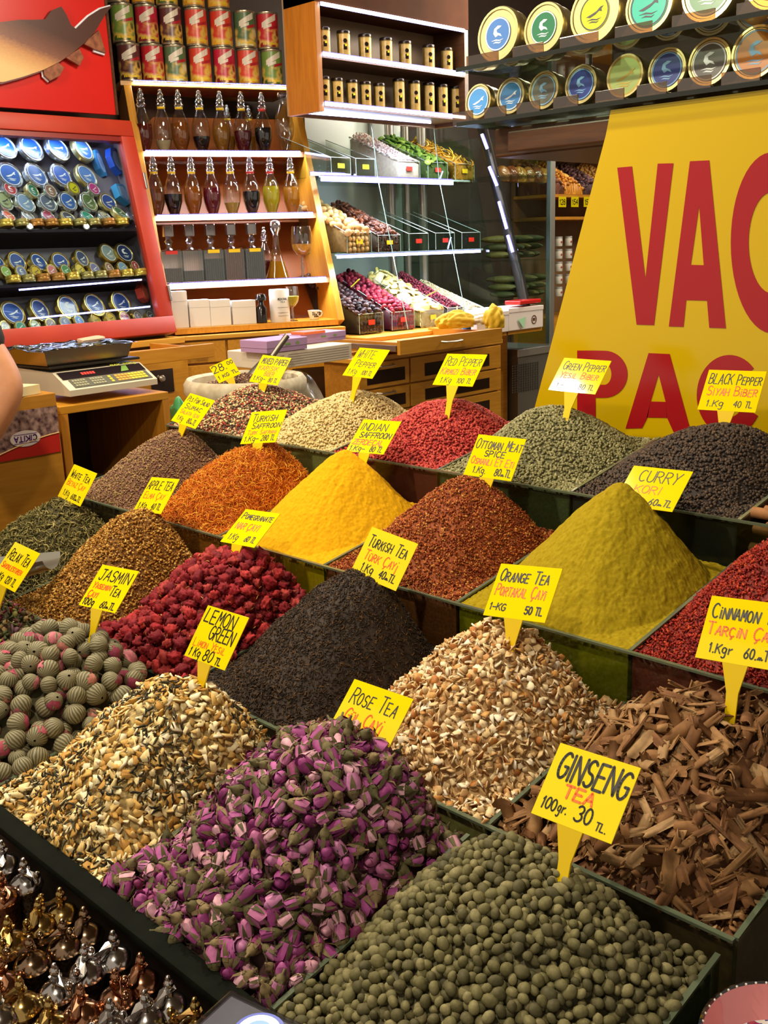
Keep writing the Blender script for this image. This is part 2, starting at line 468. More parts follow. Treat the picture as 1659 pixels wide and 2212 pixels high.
# --- piece shapes
def blob(rx, ry, rz, sub=1, rough=.12, seed=0):
    V, F = ICO[sub]; r = np.random.default_rng(seed)
    k = r.normal(size=(6, 3)); d = sum(np.sin(V @ k[i] * 2.2 + i) for i in range(6)) / 6
    return (V * (1 + rough * d)[:, None]) * np.array([rx, ry, rz]), tri(F)
def chip(l, wd, th, seed=0, bend=.3):
    r = np.random.default_rng(seed); n = r.integers(4, 7)
    a = np.sort(r.uniform(0, 2 * np.pi, n) * .35 + np.arange(n) * 2 * np.pi / n * .9)
    rad = r.uniform(.7, 1.15, n); x = np.cos(a) * rad * l / 2; y = np.sin(a) * rad * wd / 2
    zb = bend * (x / l * 2) ** 2 * l * .3 * r.choice([-1, 1])
    top = np.stack([x * .94, y * .94, zb + th / 2], -1); bot = np.stack([x, y, zb - th / 2], -1)
    V = np.concatenate([top, bot, [[0, 0, th * .55], [0, 0, -th * .5]]])
    F = []; mi = []
    for i in range(n):
        j = (i + 1) % n
        F += [(2 * n, i, j), (2 * n + 1, n + j, n + i), (i, n + i, n + j), (i, n + j, j)]; mi += [0, 1, 0, 0]
    return V, np.array(F), np.array(mi)
def stick(l, wd, th, seed=0, bend=.15):
    r = np.random.default_rng(seed); n = 4; V = []; F = []
    for i in range(n):
        s = i / (n - 1) - .5; k = (1 - (2 * s) ** 4 * .75)
        o = np.array([s * l, math.sin(s * 3 + seed) * l * bend, math.cos(s * 2.5 + seed) * l * bend * .5])
        for a in range(4):
            t_ = a * math.pi / 2 + seed + s; V.append(o + np.array([0, math.cos(t_) * wd * k / 2, math.sin(t_) * th * k / 2]))
    for i in range(n - 1):
        for a in range(4):
            q = (a + 1) % 4; F += [(i * 4 + a, i * 4 + q, i * 4 + 4 + q), (i * 4 + a, i * 4 + 4 + q, i * 4 + 4 + a)]
    F += [(0, 2, 1), (0, 3, 2), (12, 13, 14), (12, 14, 15)]
    return np.array(V), np.array(F)
OCT = np.array([(1, 0, 0), (-1, 0, 0), (0, 1, 0), (0, -1, 0), (0, 0, 1), (0, 0, -1)], float)
OCF = np.array([(0, 2, 4), (2, 1, 4), (1, 3, 4), (3, 0, 4), (2, 0, 5), (1, 2, 5), (3, 1, 5), (0, 3, 5)])
def flake(l, wd, th, seed=0):
    r = np.random.default_rng(seed); return OCT * np.array([l, wd, th]) / 2 + r.normal(size=(6, 3)) * np.array([l, wd, th]) * .12, OCF
def grains(fn, sp, variants, lift=0., tilt=.3, smin=.8, smax=1.2, free=True, jit=.5):
    P, N = sample(fn, sp, jit); return orient(P, N, tilt, smin, smax, lift, free)

# ---- row 1
# green ginseng pellets
fn = heap_fn(1, 0, 0.088, cu=0.4, cv=0.7, q=2.3, e=0.25, pw=1.5, seed=3, nz=.004)
PEL = pieces('ginseng_pellet_skin', ['#66613f', '#746e4a', '#5c573a', '#827b56', '#524e34', '#6e6946'], 300, .7, .3, bump=.3)
va = [blob(.0068, .0058, .0050, 2, .16, s) for s in range(6)]
Ms = grains(fn, .0106, va, .002, .35, .75, 1.3, True); n_top = len(Ms)
Ms = np.concatenate([Ms, grains(fn, .0098, va, -.004, .35, .8, 1.2, True)])
A, B = split_visible(Ms[:n_top], 300); B = np.concatenate([B, Ms[n_top:]])
singles('ginseng_pellet', A, [mk('ginseng_pellet', v, [PEL], True) for v in va], 'small rounded olive green pellet in the heap under the GINSENG TEA sign', 'pellet', 'green ginseng pellets at the front')
heap('ginseng_pellets', fn, 'heap of olive green ginseng pellets in the nearest tray', 'tea', noisy('pellet_core', '#4a462e', '#645e40', 220, .8), [(B, va, 1)], [PEL], smooth=True, drop=.008)
# rosebuds
fn = heap_fn(1, 1, 0.148, cu=0.66, cv=0.66, q=2.3, e=0.25, pw=1.45, seed=4, nz=.012)
PETAL = pieces('rose_petal', ['#93407e', '#ac5a98', '#84346f', '#bf7cac', '#9c4a88', '#8c3c6c', '#b56a9a', '#d2a2b4', '#c894a8'], 160, .6, .35)
CALYX = pieces('rose_calyx', ['#5c5638', '#6e6446', '#4c482c', '#7d6c4c'], 200, .75, .3)
def bud(seed):
    r = np.random.default_rng(seed); V, F = ICO[2]; V = V.copy()
    th = np.arctan2(V[:, 1], V[:, 0]); z = V[:, 2]
    w_ = (1 + .13 * np.sin(3 * th + z * 2.5 + seed) * (z > -.5)) * (1 - .42 * np.clip(z, 0, 1) ** 1.5)
    L = r.uniform(.0095, .0125); R = r.uniform(.0062, .0082)
    P = np.stack([V[:, 0] * R * w_, V[:, 1] * R * w_, z * L], -1)
    pv = [P]; pf = [tri(F)]; off = len(P)
    for k in range(3):                       # outer petals, slightly open
        a0 = k * 2.1 + seed; g = []; n = 5
        for i in range(n):
            for j in range(4):
                a = a0 + (i / (n - 1) - .5) * 1.9; zz = -.5 + j / 3 * 1.35
                rad = R * (1.04 + .10 * j / 3 + (.22 if j == 3 else 0) * r.random()) * (1 - .35 * max(0, zz) ** 1.5) * (1 - .0 * i)
                if j == 3: zz -= .22 * (2 * i / (n - 1) - 1) ** 2
                g.append((rad * math.cos(a), rad * math.sin(a), zz * L))
        q = [];
        for i in range(n - 1):
            for j in range(3):
                s = i * 4 + j; q += [(s, s + 4, s + 5), (s, s + 5, s + 1)]
        pv.append(np.array(g)); pf.append(np.array(q) + off); off += len(g)
    pV = np.concatenate(pv); pF = np.concatenate(pf)
    cv = []; cf = []; off = 0
    mb = MB().lathe([(.0012, -L * 1.75), (.0014, -L * 1.3), (.0034, -L * 1.15), (R * .72, -L * .86), (R * .95, -L * .5)], 9)
    for k in range(5):                       # sepals
        a = k * 1.2566 + seed; c_, s_ = math.cos(a), math.sin(a); tx, ty = -s_, c_; out = r.uniform(1.0, 1.55)
        q = []
        for z_, rr_, ww in ((-.8, .80, .30), (-.25, 1.1, .34), (.25, 1.12 * out, .20), (.72, 1.02 * out, .03)):
            for sg in (-1, 1): q.append((R * (rr_ * c_ + sg * ww * tx), R * (rr_ * s_ + sg * ww * ty), z_ * L))
        mb.add(q, [(0, 1, 3, 2), (2, 3, 5, 4), (4, 5, 7, 6)])
    cV = np.concatenate(mb.v); cF = tri(mb.f)
    return (pV, pF), (cV, cF)
buds = [bud(s) for s in range(7)]
Ms = np.concatenate([grains(fn, .0150, None, .004, .8, .85, 1.35, True), grains(fn, .0165, None, -.008, .8, .8, 1.1, True)])
n_top = int(len(Ms) * .54)
A, B = split_visible(Ms[:n_top], 300); B = np.concatenate([B, Ms[n_top:]])
singles('rosebud', A, [mk('rosebud', v[0], [PETAL], True) for v in buds], 'dried pink rosebud in the heap under the ROSE TEA sign', 'rosebud', 'dried rosebuds at the front',
        ('calyx', [mk('calyx', v[1], [CALYX], True) for v in buds]))
full = [(np.concatenate([p[0], c[0]]), np.concatenate([p[1], c[1] + len(p[0])]), np.concatenate([np.zeros(len(p[1]), int), np.ones(len(c[1]), int)])) for p, c in buds]
heap('rosebuds', fn, 'heap of dried pink rosebuds under the ROSE TEA sign', 'tea', noisy('rose_core', '#3d2a22', '#5b3c3a', 120, .9), [(B, full, 1)], [PETAL, CALYX], smooth=True, drop=.014)
# lemon green: citrus chips with dark leaf
fn = heap_fn(1, 2, 0.124, cu=0.66, cv=0.68, q=2.3, e=0.25, pw=1.35, seed=6, nz=.008)
CHIP = pieces('pale_citrus_chip', ['#e0cb94', '#d2b474', '#eadbb0', '#c79c52', '#e2d09c', '#d0ac62', '#efe3c0', '#b88a44'], 140, .7, .3)
RIND = pieces('citrus_rind', ['#b98a3e', '#a87430', '#c59a52', '#d0b070'], 140, .65, .3)
LEAF = pieces('dark_tea_leaf', ['#2b2a1c', '#35321f', '#23221a', '#44402a'], 200, .7, .3)
va = [chip(.021, .0145, .0024, s, .4) for s in range(9)]
Ms = np.concatenate([grains(fn, .0084, va, .001, .45, .6, 1.15, False), grains(fn, .0130, va, .004, .7, .6, 1.1, False)])
keep = rng.random(len(Ms)) < .80
A, B = split_visible(Ms[keep], 300)
singles('citrus_chip', A, [mk('citrus_chip', v, [CHIP, RIND], False) for v in va], 'cream citrus peel chip among dark leaves under the LEMON GREEN sign', 'peel chip', 'pale citrus chips in the front row')
lv = [stick(.013, .0040, .0022, s, .25) for s in range(5)]
L = grains(fn, .0080, lv, .0050, .5, .6, 1.2, False)
pn = vnoise(L[:, 0, 3] * 22, L[:, 1, 3] * 22, 77)
L = L[pn > -.06]
heap('lemon_green_tea', fn, 'heap of pale citrus chips mixed with dark leaves under the LEMON GREEN sign', 'tea', noisy('lemon_core', '#7d6a40', '#b89e62', 120, .85), [(B, va, 1), (L, lv, 3)], [CHIP, RIND, LEAF], drop=.005)
# jasmine tea balls
fn = heap_fn(1, 3, 0.105, cu=0.56, cv=0.65, q=2.3, e=0.3, pw=1.7, seed=8, nz=.004)
TEAB = NT('tea_ball_leaf'); _t = TEAB
tc = _t.n('ShaderNodeTexCoord'); gr = _t.n('ShaderNodeTexGradient', gradient_type='RADIAL'); _t.l(tc.outputs['Object'], gr.inputs[0])
nz = _t.n('ShaderNodeTexNoise'); nz.inputs['Scale'].default_value = 70; _t.l(tc.outputs['Object'], nz.inputs['Vector'])
ma = _t.n('ShaderNodeMath', operation='MULTIPLY_ADD'); ma.inputs[1].default_value = 132.; _t.l(gr.outputs[1], ma.inputs[0]); _t.l(nz.outputs['Fac'], ma.inputs[2])
mb_ = _t.n('ShaderNodeMath', operation='MULTIPLY_ADD'); mb_.inputs[1].default_value = 5.; _t.l(nz.outputs['Fac'], mb_.inputs[0]); _t.l(ma.outputs[0], mb_.inputs[2])
sn = _t.n('ShaderNodeMath', operation='SINE'); _t.l(mb_.outputs[0], sn.inputs[0]); h_ = _t.n('ShaderNodeMath', operation='MULTIPLY_ADD'); h_.inputs[1].default_value = .5; h_.inputs[2].default_value = .5; _t.l(sn.outputs[0], h_.inputs[0])
r_ = _t.ramp([(.0, '#4a462c'), (.35, '#625b3e'), (.7, '#7c7454'), (1., '#8e866a')], h_.outputs[0]); _t.l(r_.outputs[0], _t.b.inputs['Base Color']); _t.b.inputs['Roughness'].default_value = .7
TEAB = TEAB.m
BLOS = pieces('tea_ball_blossom', ['#a84e60', '#bc6c7a', '#96425a', '#bc7a70'], 220, .7, .4)
def teaball(seed):
    r = np.random.default_rng(seed); seg, rg = 40, 14; v = []; R = r.uniform(.0142, .0172); k = r.integers(11, 15); tw = r.uniform(-.6, .6)
    for j in range(rg + 1):
        ph = math.pi * j / rg
        for i in range(seg):
            a = 2 * math.pi * i / seg
            q = R * (1 + .014 * math.sin(ph) * math.cos(k * (a + tw * math.cos(ph))) + .03 * math.sin(3 * a + seed) * math.sin(ph))
            v.append((q * math.sin(ph) * math.cos(a), q * math.sin(ph) * math.sin(a), q * .92 * math.cos(ph)))
    f = []
    for j in range(rg):
        for i in range(seg):
            a = j * seg + i; b2 = j * seg + (i + 1) % seg
            f += [(a, a + seg, b2 + seg), (a, b2 + seg, b2)]
    ball = (np.array(v), np.array(f))
    V, F = ICO[3]; d = unit(r.normal(size=3)); cth = r.uniform(.38, .78)
    sel = (V @ d) > cth - .15 * np.sin(np.arctan2(V[:, 1], V[:, 0]) * 5 + seed)
    F = tri(F); F = F[sel[F].all(1)]; u = np.unique(F); mp = -np.ones(len(V), int); mp[u] = np.arange(len(u))
    k2 = np.sin(V[u] @ r.normal(size=3) * 9) * .03
    return ball, (V[u] * R * (1.035 + k2)[:, None] * np.array([1, 1, .94]), mp[F])
tb = [teaball(s) for s in range(7)]
Ms = np.concatenate([grains(fn, .0268, None, .009, .8, .9, 1.1, True, .5), grains(fn, .0300, None, -.008, .8, .9, 1.1, True, .5)])
singles('tea_ball', Ms, [mk('tea_ball', v[0], [TEAB], True) for v in tb], 'round striped green tea ball in the heap by the JASMIN TEA sign', 'tea ball', 'flowering tea balls', ('blossom', [mk('blossom', v[1], [BLOS], True) for v in tb]))
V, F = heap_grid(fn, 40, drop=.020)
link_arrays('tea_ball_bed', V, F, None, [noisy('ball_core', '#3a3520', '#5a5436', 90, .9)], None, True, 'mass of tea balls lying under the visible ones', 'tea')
# relax tea: mixed flowers
fn = heap_fn(1, 4, 0.098, cu=0.6, cv=0.65, q=2.3, e=0.25, pw=1.4, seed=9, nz=.008)
MIXF = pieces('mixed_flower_bits', ['#4e5a34', '#6a2d3c', '#8c8a4a', '#3f3f26', '#93405a', '#b6a070', '#5d5034', '#7b5a6a', '#a02f30', '#6f7446'], 160, .75, .35)
va = [stick(.018, .007, .003, s, .25) for s in range(4)] + [blob(.007, .0055, .004, 1, .3, s) for s in range(4)] + [chip(.013, .010, .0015, s, .6) for s in range(3)]
va = [(a[0], a[1]) for a in va]
Ms = np.concatenate([grains(fn, .010, va, .002, .6, .6, 1.3), grains(fn, .011, va, .006, .6, .6, 1.2)])
heap('relax_tea', fn, 'heap of mixed dried flowers and leaves under the RELAX TEA sign', 'tea', noisy('relax_core', '#33301d', '#54492e', 110, .9), [(Ms, va, 1)], [MIXF], drop=.006)

# ---- row 2
# cinnamon bark
fn = heap_fn(2, 0, 0.117, cu=0.64, cv=0.66, q=2.3, e=0.25, pw=1.5, seed=11, nz=.010)
BARK = pieces('cinnamon_bark', ['#86603c', '#765032', '#98724a', '#674426', '#a0805a', '#805a36'], 90, .75, .4)
BARKI = pieces('cinnamon_inner', ['#8e683f', '#7e5a36', '#a07c54'], 120, .8, .3)
def bark(seed):
    r = np.random.default_rng(seed); l = r.uniform(.018, .058); R = r.uniform(.005, .013); span = r.choice([.8, 1.2, 1.6, 2.4, 4.2, 5.4]); th = r.uniform(.0012, .0022)
    n = 7; ns = 3; v = []
    for rad in (R, R - th):
        for j in range(ns):
            for i in range(n):
                a = (i / (n - 1) - .5) * span; q = rad * (1 + .06 * r.normal())
                v.append(((j / (ns - 1) - .5) * l * (1 + .12 * math.sin(i * 1.7 + seed)), q * math.sin(a), q * math.cos(a) - R * .6))
    f = []; mi = []; o = n * ns
    for j in range(ns - 1):
        for i in range(n - 1):
            a = j * n + i
            f += [(a, a + 1, a + n + 1), (a, a + n + 1, a + n), (o + a, o + a + n + 1, o + a + 1), (o + a, o + a + n, o + a + n + 1)]; mi += [0, 0, 1, 1]
        for a in (j * n, j * n + n - 1): f += [(a, a + n, o + a + n), (a, o + a + n, o + a)]; mi += [0, 0]
    for i in range(n - 1):
        for a in (i, (ns - 1) * n + i): f += [(a, a + 1, o + a + 1), (a, o + a + 1, o + a)]; mi += [1, 1]
    return np.array(v), np.array(f), np.array(mi)
va = [bark(s) for s in range(14)]; vb = [chip(.016, .008, .0022, s + 90, .2) for s in range(6)]
Ms = np.concatenate([grains(fn, .0155, va, .004, .35, .7, 1.15, False), grains(fn, .022, va, -.004, .3, .8, 1.1, False)])
Ms = Ms[(Ms[:, 0, 3] > fn.b[0] + .009) & (Ms[:, 0, 3] < fn.b[1] - .009) & (Ms[:, 1, 3] > fn.b[2] + .009)]
A, B = split_visible(Ms, 300)
singles('cinnamon_bark', A, [mk('cinnamon_bark', v, [BARK, BARKI], False) for v in va], 'curled brown cinnamon bark piece in the heap behind the GINSENG TEA sign', 'cinnamon', 'cinnamon bark pieces')
heap('cinnamon_bark_heap', fn, 'heap of broken cinnamon bark under the CINNAMON sign', 'spice', noisy('bark_core', '#4a2d17', '#6b4323', 90, .9), [(B, va, 1), (grains(fn, .0092, None, -.004, .5, .6, 1.3, False), vb, 1)], [BARK, BARKI], drop=.010)
# orange peel
fn = heap_fn(2, 1, 0.128, cu=0.58, cv=0.68, q=2.3, e=0.22, pw=1.3, seed=12, nz=.007)
OPEEL = pieces('orange_pith', ['#e2cca2', '#d4b888', '#ecdcba', '#cba874', '#dec296', '#f0e4cc', '#d6b280', '#bc8c58'], 150, .7, .3)
ORIND = pieces('orange_rind', ['#ac7038', '#bc8444', '#9a6030', '#c99858'], 150, .6, .3)
va = [chip(.0165, .0140, .0021, s + 40, .2) for s in range(10)]
Ms = np.concatenate([grains(fn, .0084, va, .001, .7, .6, 1.1, False), grains(fn, .0130, va, .004, .8, .6, 1.05, True)])
A, B = split_visible(Ms, 300)
singles('orange_peel_chip', A, [mk('orange_peel_chip', v, [OPEEL, ORIND], False) for v in va], 'small cream orange peel chip in the heap under the ORANGE TEA sign', 'peel chip', 'orange peel chips')
heap('orange_peel_tea', fn, 'heap of cream and orange dried peel chips under the ORANGE TEA sign', 'tea', noisy('opeel_core', '#a47e4e', '#c8a874', 120, .85), [(B, va, 1)], [OPEEL, ORIND], drop=.005)
# black tea
fn = heap_fn(2, 2, 0.148, cu=0.66, cv=0.68, q=2.3, e=0.22, pw=1.3, seed=13, nz=.006)
BT = pieces('black_tea_leaf', ['#2c2119', '#38291d', '#241b15', '#45321f', '#2f231a', '#332619', '#5e4223'], 260, .65, .3)
va = [stick(.0075, .0020, .0016, s, .2) for s in range(6)]
Ms = np.concatenate([grains(fn, .0042, va, .0006, .4, .6, 1.3, False)])
heap('black_tea', fn, 'heap of fine dark brown black tea under the TURKISH TEA sign', 'tea', noisy('btea_core', '#221a14', '#3a2a1e', 260, .8), [(Ms, va, 1)], [BT], drop=.001)
# dried red flowers
fn = heap_fn(2, 3, 0.123, cu=0.66, cv=0.66, q=2.3, e=0.25, pw=1.5, seed=14, nz=.010)
REDF = pieces('dried_red_flower', ['#94202a', '#801a24', '#a62e30', '#701622', '#88222c', '#9e3634'], 130, .8, .45, bump=.6)
va = []
for s in range(7):
    V, F = ICO[3]; r = np.random.default_rng(s); k = r.normal(size=(10, 3)) * 4
    d = sum(np.abs(np.sin(V @ k[i])) for i in range(10)) / 10
    va.append((.86 * V * (.50 + .66 * d + r.normal(size=len(V)) * .10 + .22 * np.sign(np.sin(V @ k[0] * 1.3)) * np.abs(np.sin(V @ k[1])))[:, None] * np.array([.0135, .012, .010]), tri(F)))
Ms = np.concatenate([grains(fn, .0178, va, .005, .7, .7, 1.35, True), grains(fn, .0150, va, -.004, .7, .5, .8, True)])
A, B = split_visible(Ms, 300)
singles('dried_red_flower', A, [mk('dried_red_flower', v, [REDF], False) for v in va], 'crumpled deep red dried flower in the heap behind the LEMON GREEN sign', 'flower', 'dried red flowers')
pb = [stick(.010, .002, .0012, s, .3) for s in range(3)]
heap('dried_red_flowers', fn, 'heap of dried deep red flowers beside the black tea', 'tea', noisy('red_core', '#4c1416', '#7b1c20', 110, .9), [(B, va, 1), (grains(fn, .022, pb, .010, .6, .6, 1.3), pb, 2)], [REDF, pieces('pale_petal_bits', ['#b8863c', '#c9a060', '#a85a34'], 150)], drop=.010)
# apple tea
fn = heap_fn(2, 4, 0.152, cu=0.66, cv=0.68, q=2.3, e=0.22, pw=1.3, seed=15, nz=.006)
va = [chip(.0085, .0060, .0022, s + 7, .3)[:2] for s in range(6)]
AP = pieces('apple_tea_bits', ['#96661f', '#b48230', '#7d5218', '#c49648', '#a27224', '#8a5c1c', '#cea860'], 200, .7, .3)
Ms = np.concatenate([grains(fn, .0062, va, .001, .6, .6, 1.2, True), grains(fn, .0085, va, .003, .6, .5, 1.1, True)])
heap('apple_tea', fn, 'heap of golden brown chopped apple tea under the APPLE TEA sign', 'tea', noisy('apple_core', '#5d3c14', '#8a5c20', 180, .85), [(Ms, va, 1)], [AP], drop=.003)
# white tea
fn = heap_fn(2, 5, 0.12, cu=0.59, cv=0.66, q=2.3, e=0.25, pw=1.4, seed=16, nz=.007)
va = [stick(.016, .0040, .0022, s, .3) for s in range(6)]
WT = pieces('white_tea_leaf', ['#5c5730', '#6e673a', '#48431f', '#857c48', '#635a30', '#9c8f58'], 180, .75, .3)
Ms = np.concatenate([grains(fn, .0068, va, .001, .5, .6, 1.2, False), grains(fn, .010, va, .004, .7, .6, 1.3, False)])
heap('white_tea', fn, 'heap of dark green curled leaves under the WHITE TEA sign', 'tea', noisy('wtea_core', '#302c17', '#4a4424', 150, .85), [(Ms, va, 1)], [WT], drop=.003)

# ---- row 3
fn = heap_fn(3, 0, 0.12, cu=0.5, cv=0.68, q=2.3, e=0.22, pw=1.3, seed=21, nz=.005)
va = [flake(.0070, .0055, .0022, s) for s in range(6)]
RF = pieces('chilli_flake', ['#8e1c14', '#a32a1a', '#7a1610', '#b4431f', '#93200f', '#6d130e'], 240, .55, .3)
heap('red_chilli_flakes', fn, 'heap of red chilli flakes at the right end beside the curry', 'spice', noisy('chilli_core', '#5c120c', '#84200f', 240, .8), [(grains(fn, .0046, va, .001, .6, .6, 1.2), va, 1)], [RF], drop=.002)
def powder(name, fn, c1, c2, label, seed):
    fine = lambda x, y: (vnoise(x * 160, y * 160, seed) * .0016 + vnoise(x * 300, y * 300, seed + 1) * .0020 + vnoise(x * 60, y * 60, seed + 2) * .0012
                         + np.abs(vnoise(x * 55 + y * 14, y * 9, seed + 3)) * .0040)
    V, F = heap_grid(fn, 210, fine=fine)
    return link_arrays(name, V, F, None, [noisy(name + '_dust', c1, c2, 150, .95, bump=.5, spec=.1)], None, True, label, 'spice')
fn = heap_fn(3, 1, 0.155, cu=0.53, cv=0.66, q=2.3, e=0.14, pw=1.0, seed=22, nz=.003)
powder('curry_powder', fn, '#88740c', '#9a861a', 'tall smooth cone of mustard yellow curry powder under the CURRY sign', 31)
fn = heap_fn(3, 2, 0.116, cu=0.53, cv=0.68, q=2.3, e=0.2, pw=1.25, seed=23, nz=.004)
va = [flake(.0060, .0048, .0022, s) for s in range(6)]
OS = pieces('meat_spice_grain', ['#8a3c10', '#a4501a', '#70300c', '#b8692a', '#93450f', '#c08840', '#7c2a0c'], 240, .7, .3)
heap('ottoman_meat_spice', fn, 'heap of coarse rust brown spice under the OTTOMAN MEAT SPICE sign', 'spice', noisy('otto_core', '#6a2f0c', '#9a4a16', 240, .85), [(grains(fn, .0042, va, .001, .6, .6, 1.2), va, 1)], [OS], drop=.002)
fn = heap_fn(3, 3, 0.132, cu=0.5, cv=0.68, q=2.3, e=0.12, pw=1.05, seed=24, nz=.002)
powder('indian_saffron_powder', fn, '#c08e08', '#d09c10', 'smooth cone of orange yellow powder under the INDIAN SAFFRON sign', 41)
fn = heap_fn(3, 4, 0.113, cu=0.66, cv=0.66, q=2.3, e=0.25, pw=1.4, seed=25, nz=.007)
va = [stick(.019, .0022, .0015, s, .3) for s in range(6)]
SF = pieces('saffron_thread', ['#c8660a', '#dc8010', '#b45606', '#e4921c', '#c06008', '#e8a636'], 160, .7, .25)
Ms = np.concatenate([grains(fn, .0052, va, .001, .5, .6, 1.2, False), grains(fn, .0080, va, .004, .7, .6, 1.2, False)])
heap('turkish_saffron', fn, 'heap of bright orange threads under the TURKISH SAFFRON sign', 'spice', noisy('saff_core', '#9a4604', '#c4660a', 150, .85), [(Ms, va, 1)], [SF], drop=.003)
fn = heap_fn(3, 5, 0.112, cu=0.66, cv=0.66, q=2.3, e=0.22, pw=1.3, seed=26, nz=.004)
va = [flake(.0056, .0045, .0022, s) for s in range(5)]
SU = pieces('sumac_grain', ['#886650', '#98744e', '#785650', '#a48858', '#8e665a', '#a8905a'], 220, .8, .3)
heap('sumac', fn, 'heap of dull purple brown ground sumac under the sumac sign', 'spice', noisy('sumac_core', '#553626', '#75523a', 200, .9), [(grains(fn, .0044, va, .001, .6, .6, 1.2), va, 1)], [SU], drop=.002)

# ---- row 4: peppers
def pepper(name, c, H, cols, label, cu=.5, seed=50, sp=.0054, core=('#333333', '#555555')):
    fn = heap_fn(4, c, H, cu=cu, cv=.62, q=2.3, e=.25, pw=1.4, seed=seed, nz=.003)
    va = [blob(.0031, .0029, .0028, 1, .12, s) for s in range(5)]
    mat = pieces(name + '_corn', cols, 300, .6, .3)
    return heap(name, fn, label, 'spice', noisy(name + '_core', core[0], core[1], 250, .85), [(grains(fn, sp, va, .0012, .6, .85, 1.2), va, 1)], [mat], drop=.001)
pepper('black_peppercorns', 1, 0.082, ['#3a302a', '#4a3a30', '#2e2724', '#5c493a', '#443730'], 'heap of black peppercorns under the BLACK PEPPER sign', cu=0.63, seed=51, core=('#1d1714', '#2e241e'))
pepper('green_peppercorns', 2, 0.083, ['#807c54', '#908c62', '#6e6b48', '#a09c74', '#787550', '#88845c'], 'heap of grey green peppercorns under the GREEN PEPPER sign', cu=0.4, seed=52, core=('#45432a', '#5d5a38'))
pepper('red_peppercorns', 3, 0.074, ['#b03630', '#c4483c', '#9a2a28', '#cc5a4a', '#aa3434'], 'heap of pinkish red peppercorns under the RED PEPPER sign', cu=0.56, seed=53, core=('#6a1c18', '#8c2622'))
pepper('white_peppercorns', 4, 0.069, ['#d0bc84', '#c2ab70', '#dcca98', '#b89e62', '#d8c48c'], 'heap of cream white peppercorns under the WHITE PEPPER sign', cu=0.64, seed=54, core=('#8a7748', '#aa945e'))
pepper('mixed_peppercorns', 5, 0.06, ['#9a3026', '#5a4836', '#e2d09c', '#6e6a3e', '#4a392c', '#ac4436', '#7c5a44', '#d8bc84'], 'heap of red black and cream mixed peppercorns at the left end', cu=0.42, seed=55, core=('#3d2a20', '#5a3c2c'))
# right end of the back row: bundled cinnamon sticks
fn = heap_fn(4, 0, .05, seed=57)
CS = pieces('cinnamon_stick_bark', ['#8c5a34', '#9a6a42', '#7d4d2a'], 60, .7, .3)
for k in range(75):
    if k % 15 > 13 - k // 15: continue
    M = T(-.555 + .006 * ((k * 7) % 5 - 2), 1.552 + .0195 * (k % 15) + .0098 * (k // 15 % 2), 1.0465 + .0300 * (k // 15))
    b = MB(M).lathe([(.0050, -.138), (.0094, -.136), (.0096, 0), (.0092, .136), (.0050, .138)], 12, 0, RY(math.pi / 2))
    solo(b, 'cinnamon_stick', CS, 'rolled cinnamon stick stacked at the right end of the back tray', 'cinnamon', 'rolled cinnamon sticks', smooth=True)
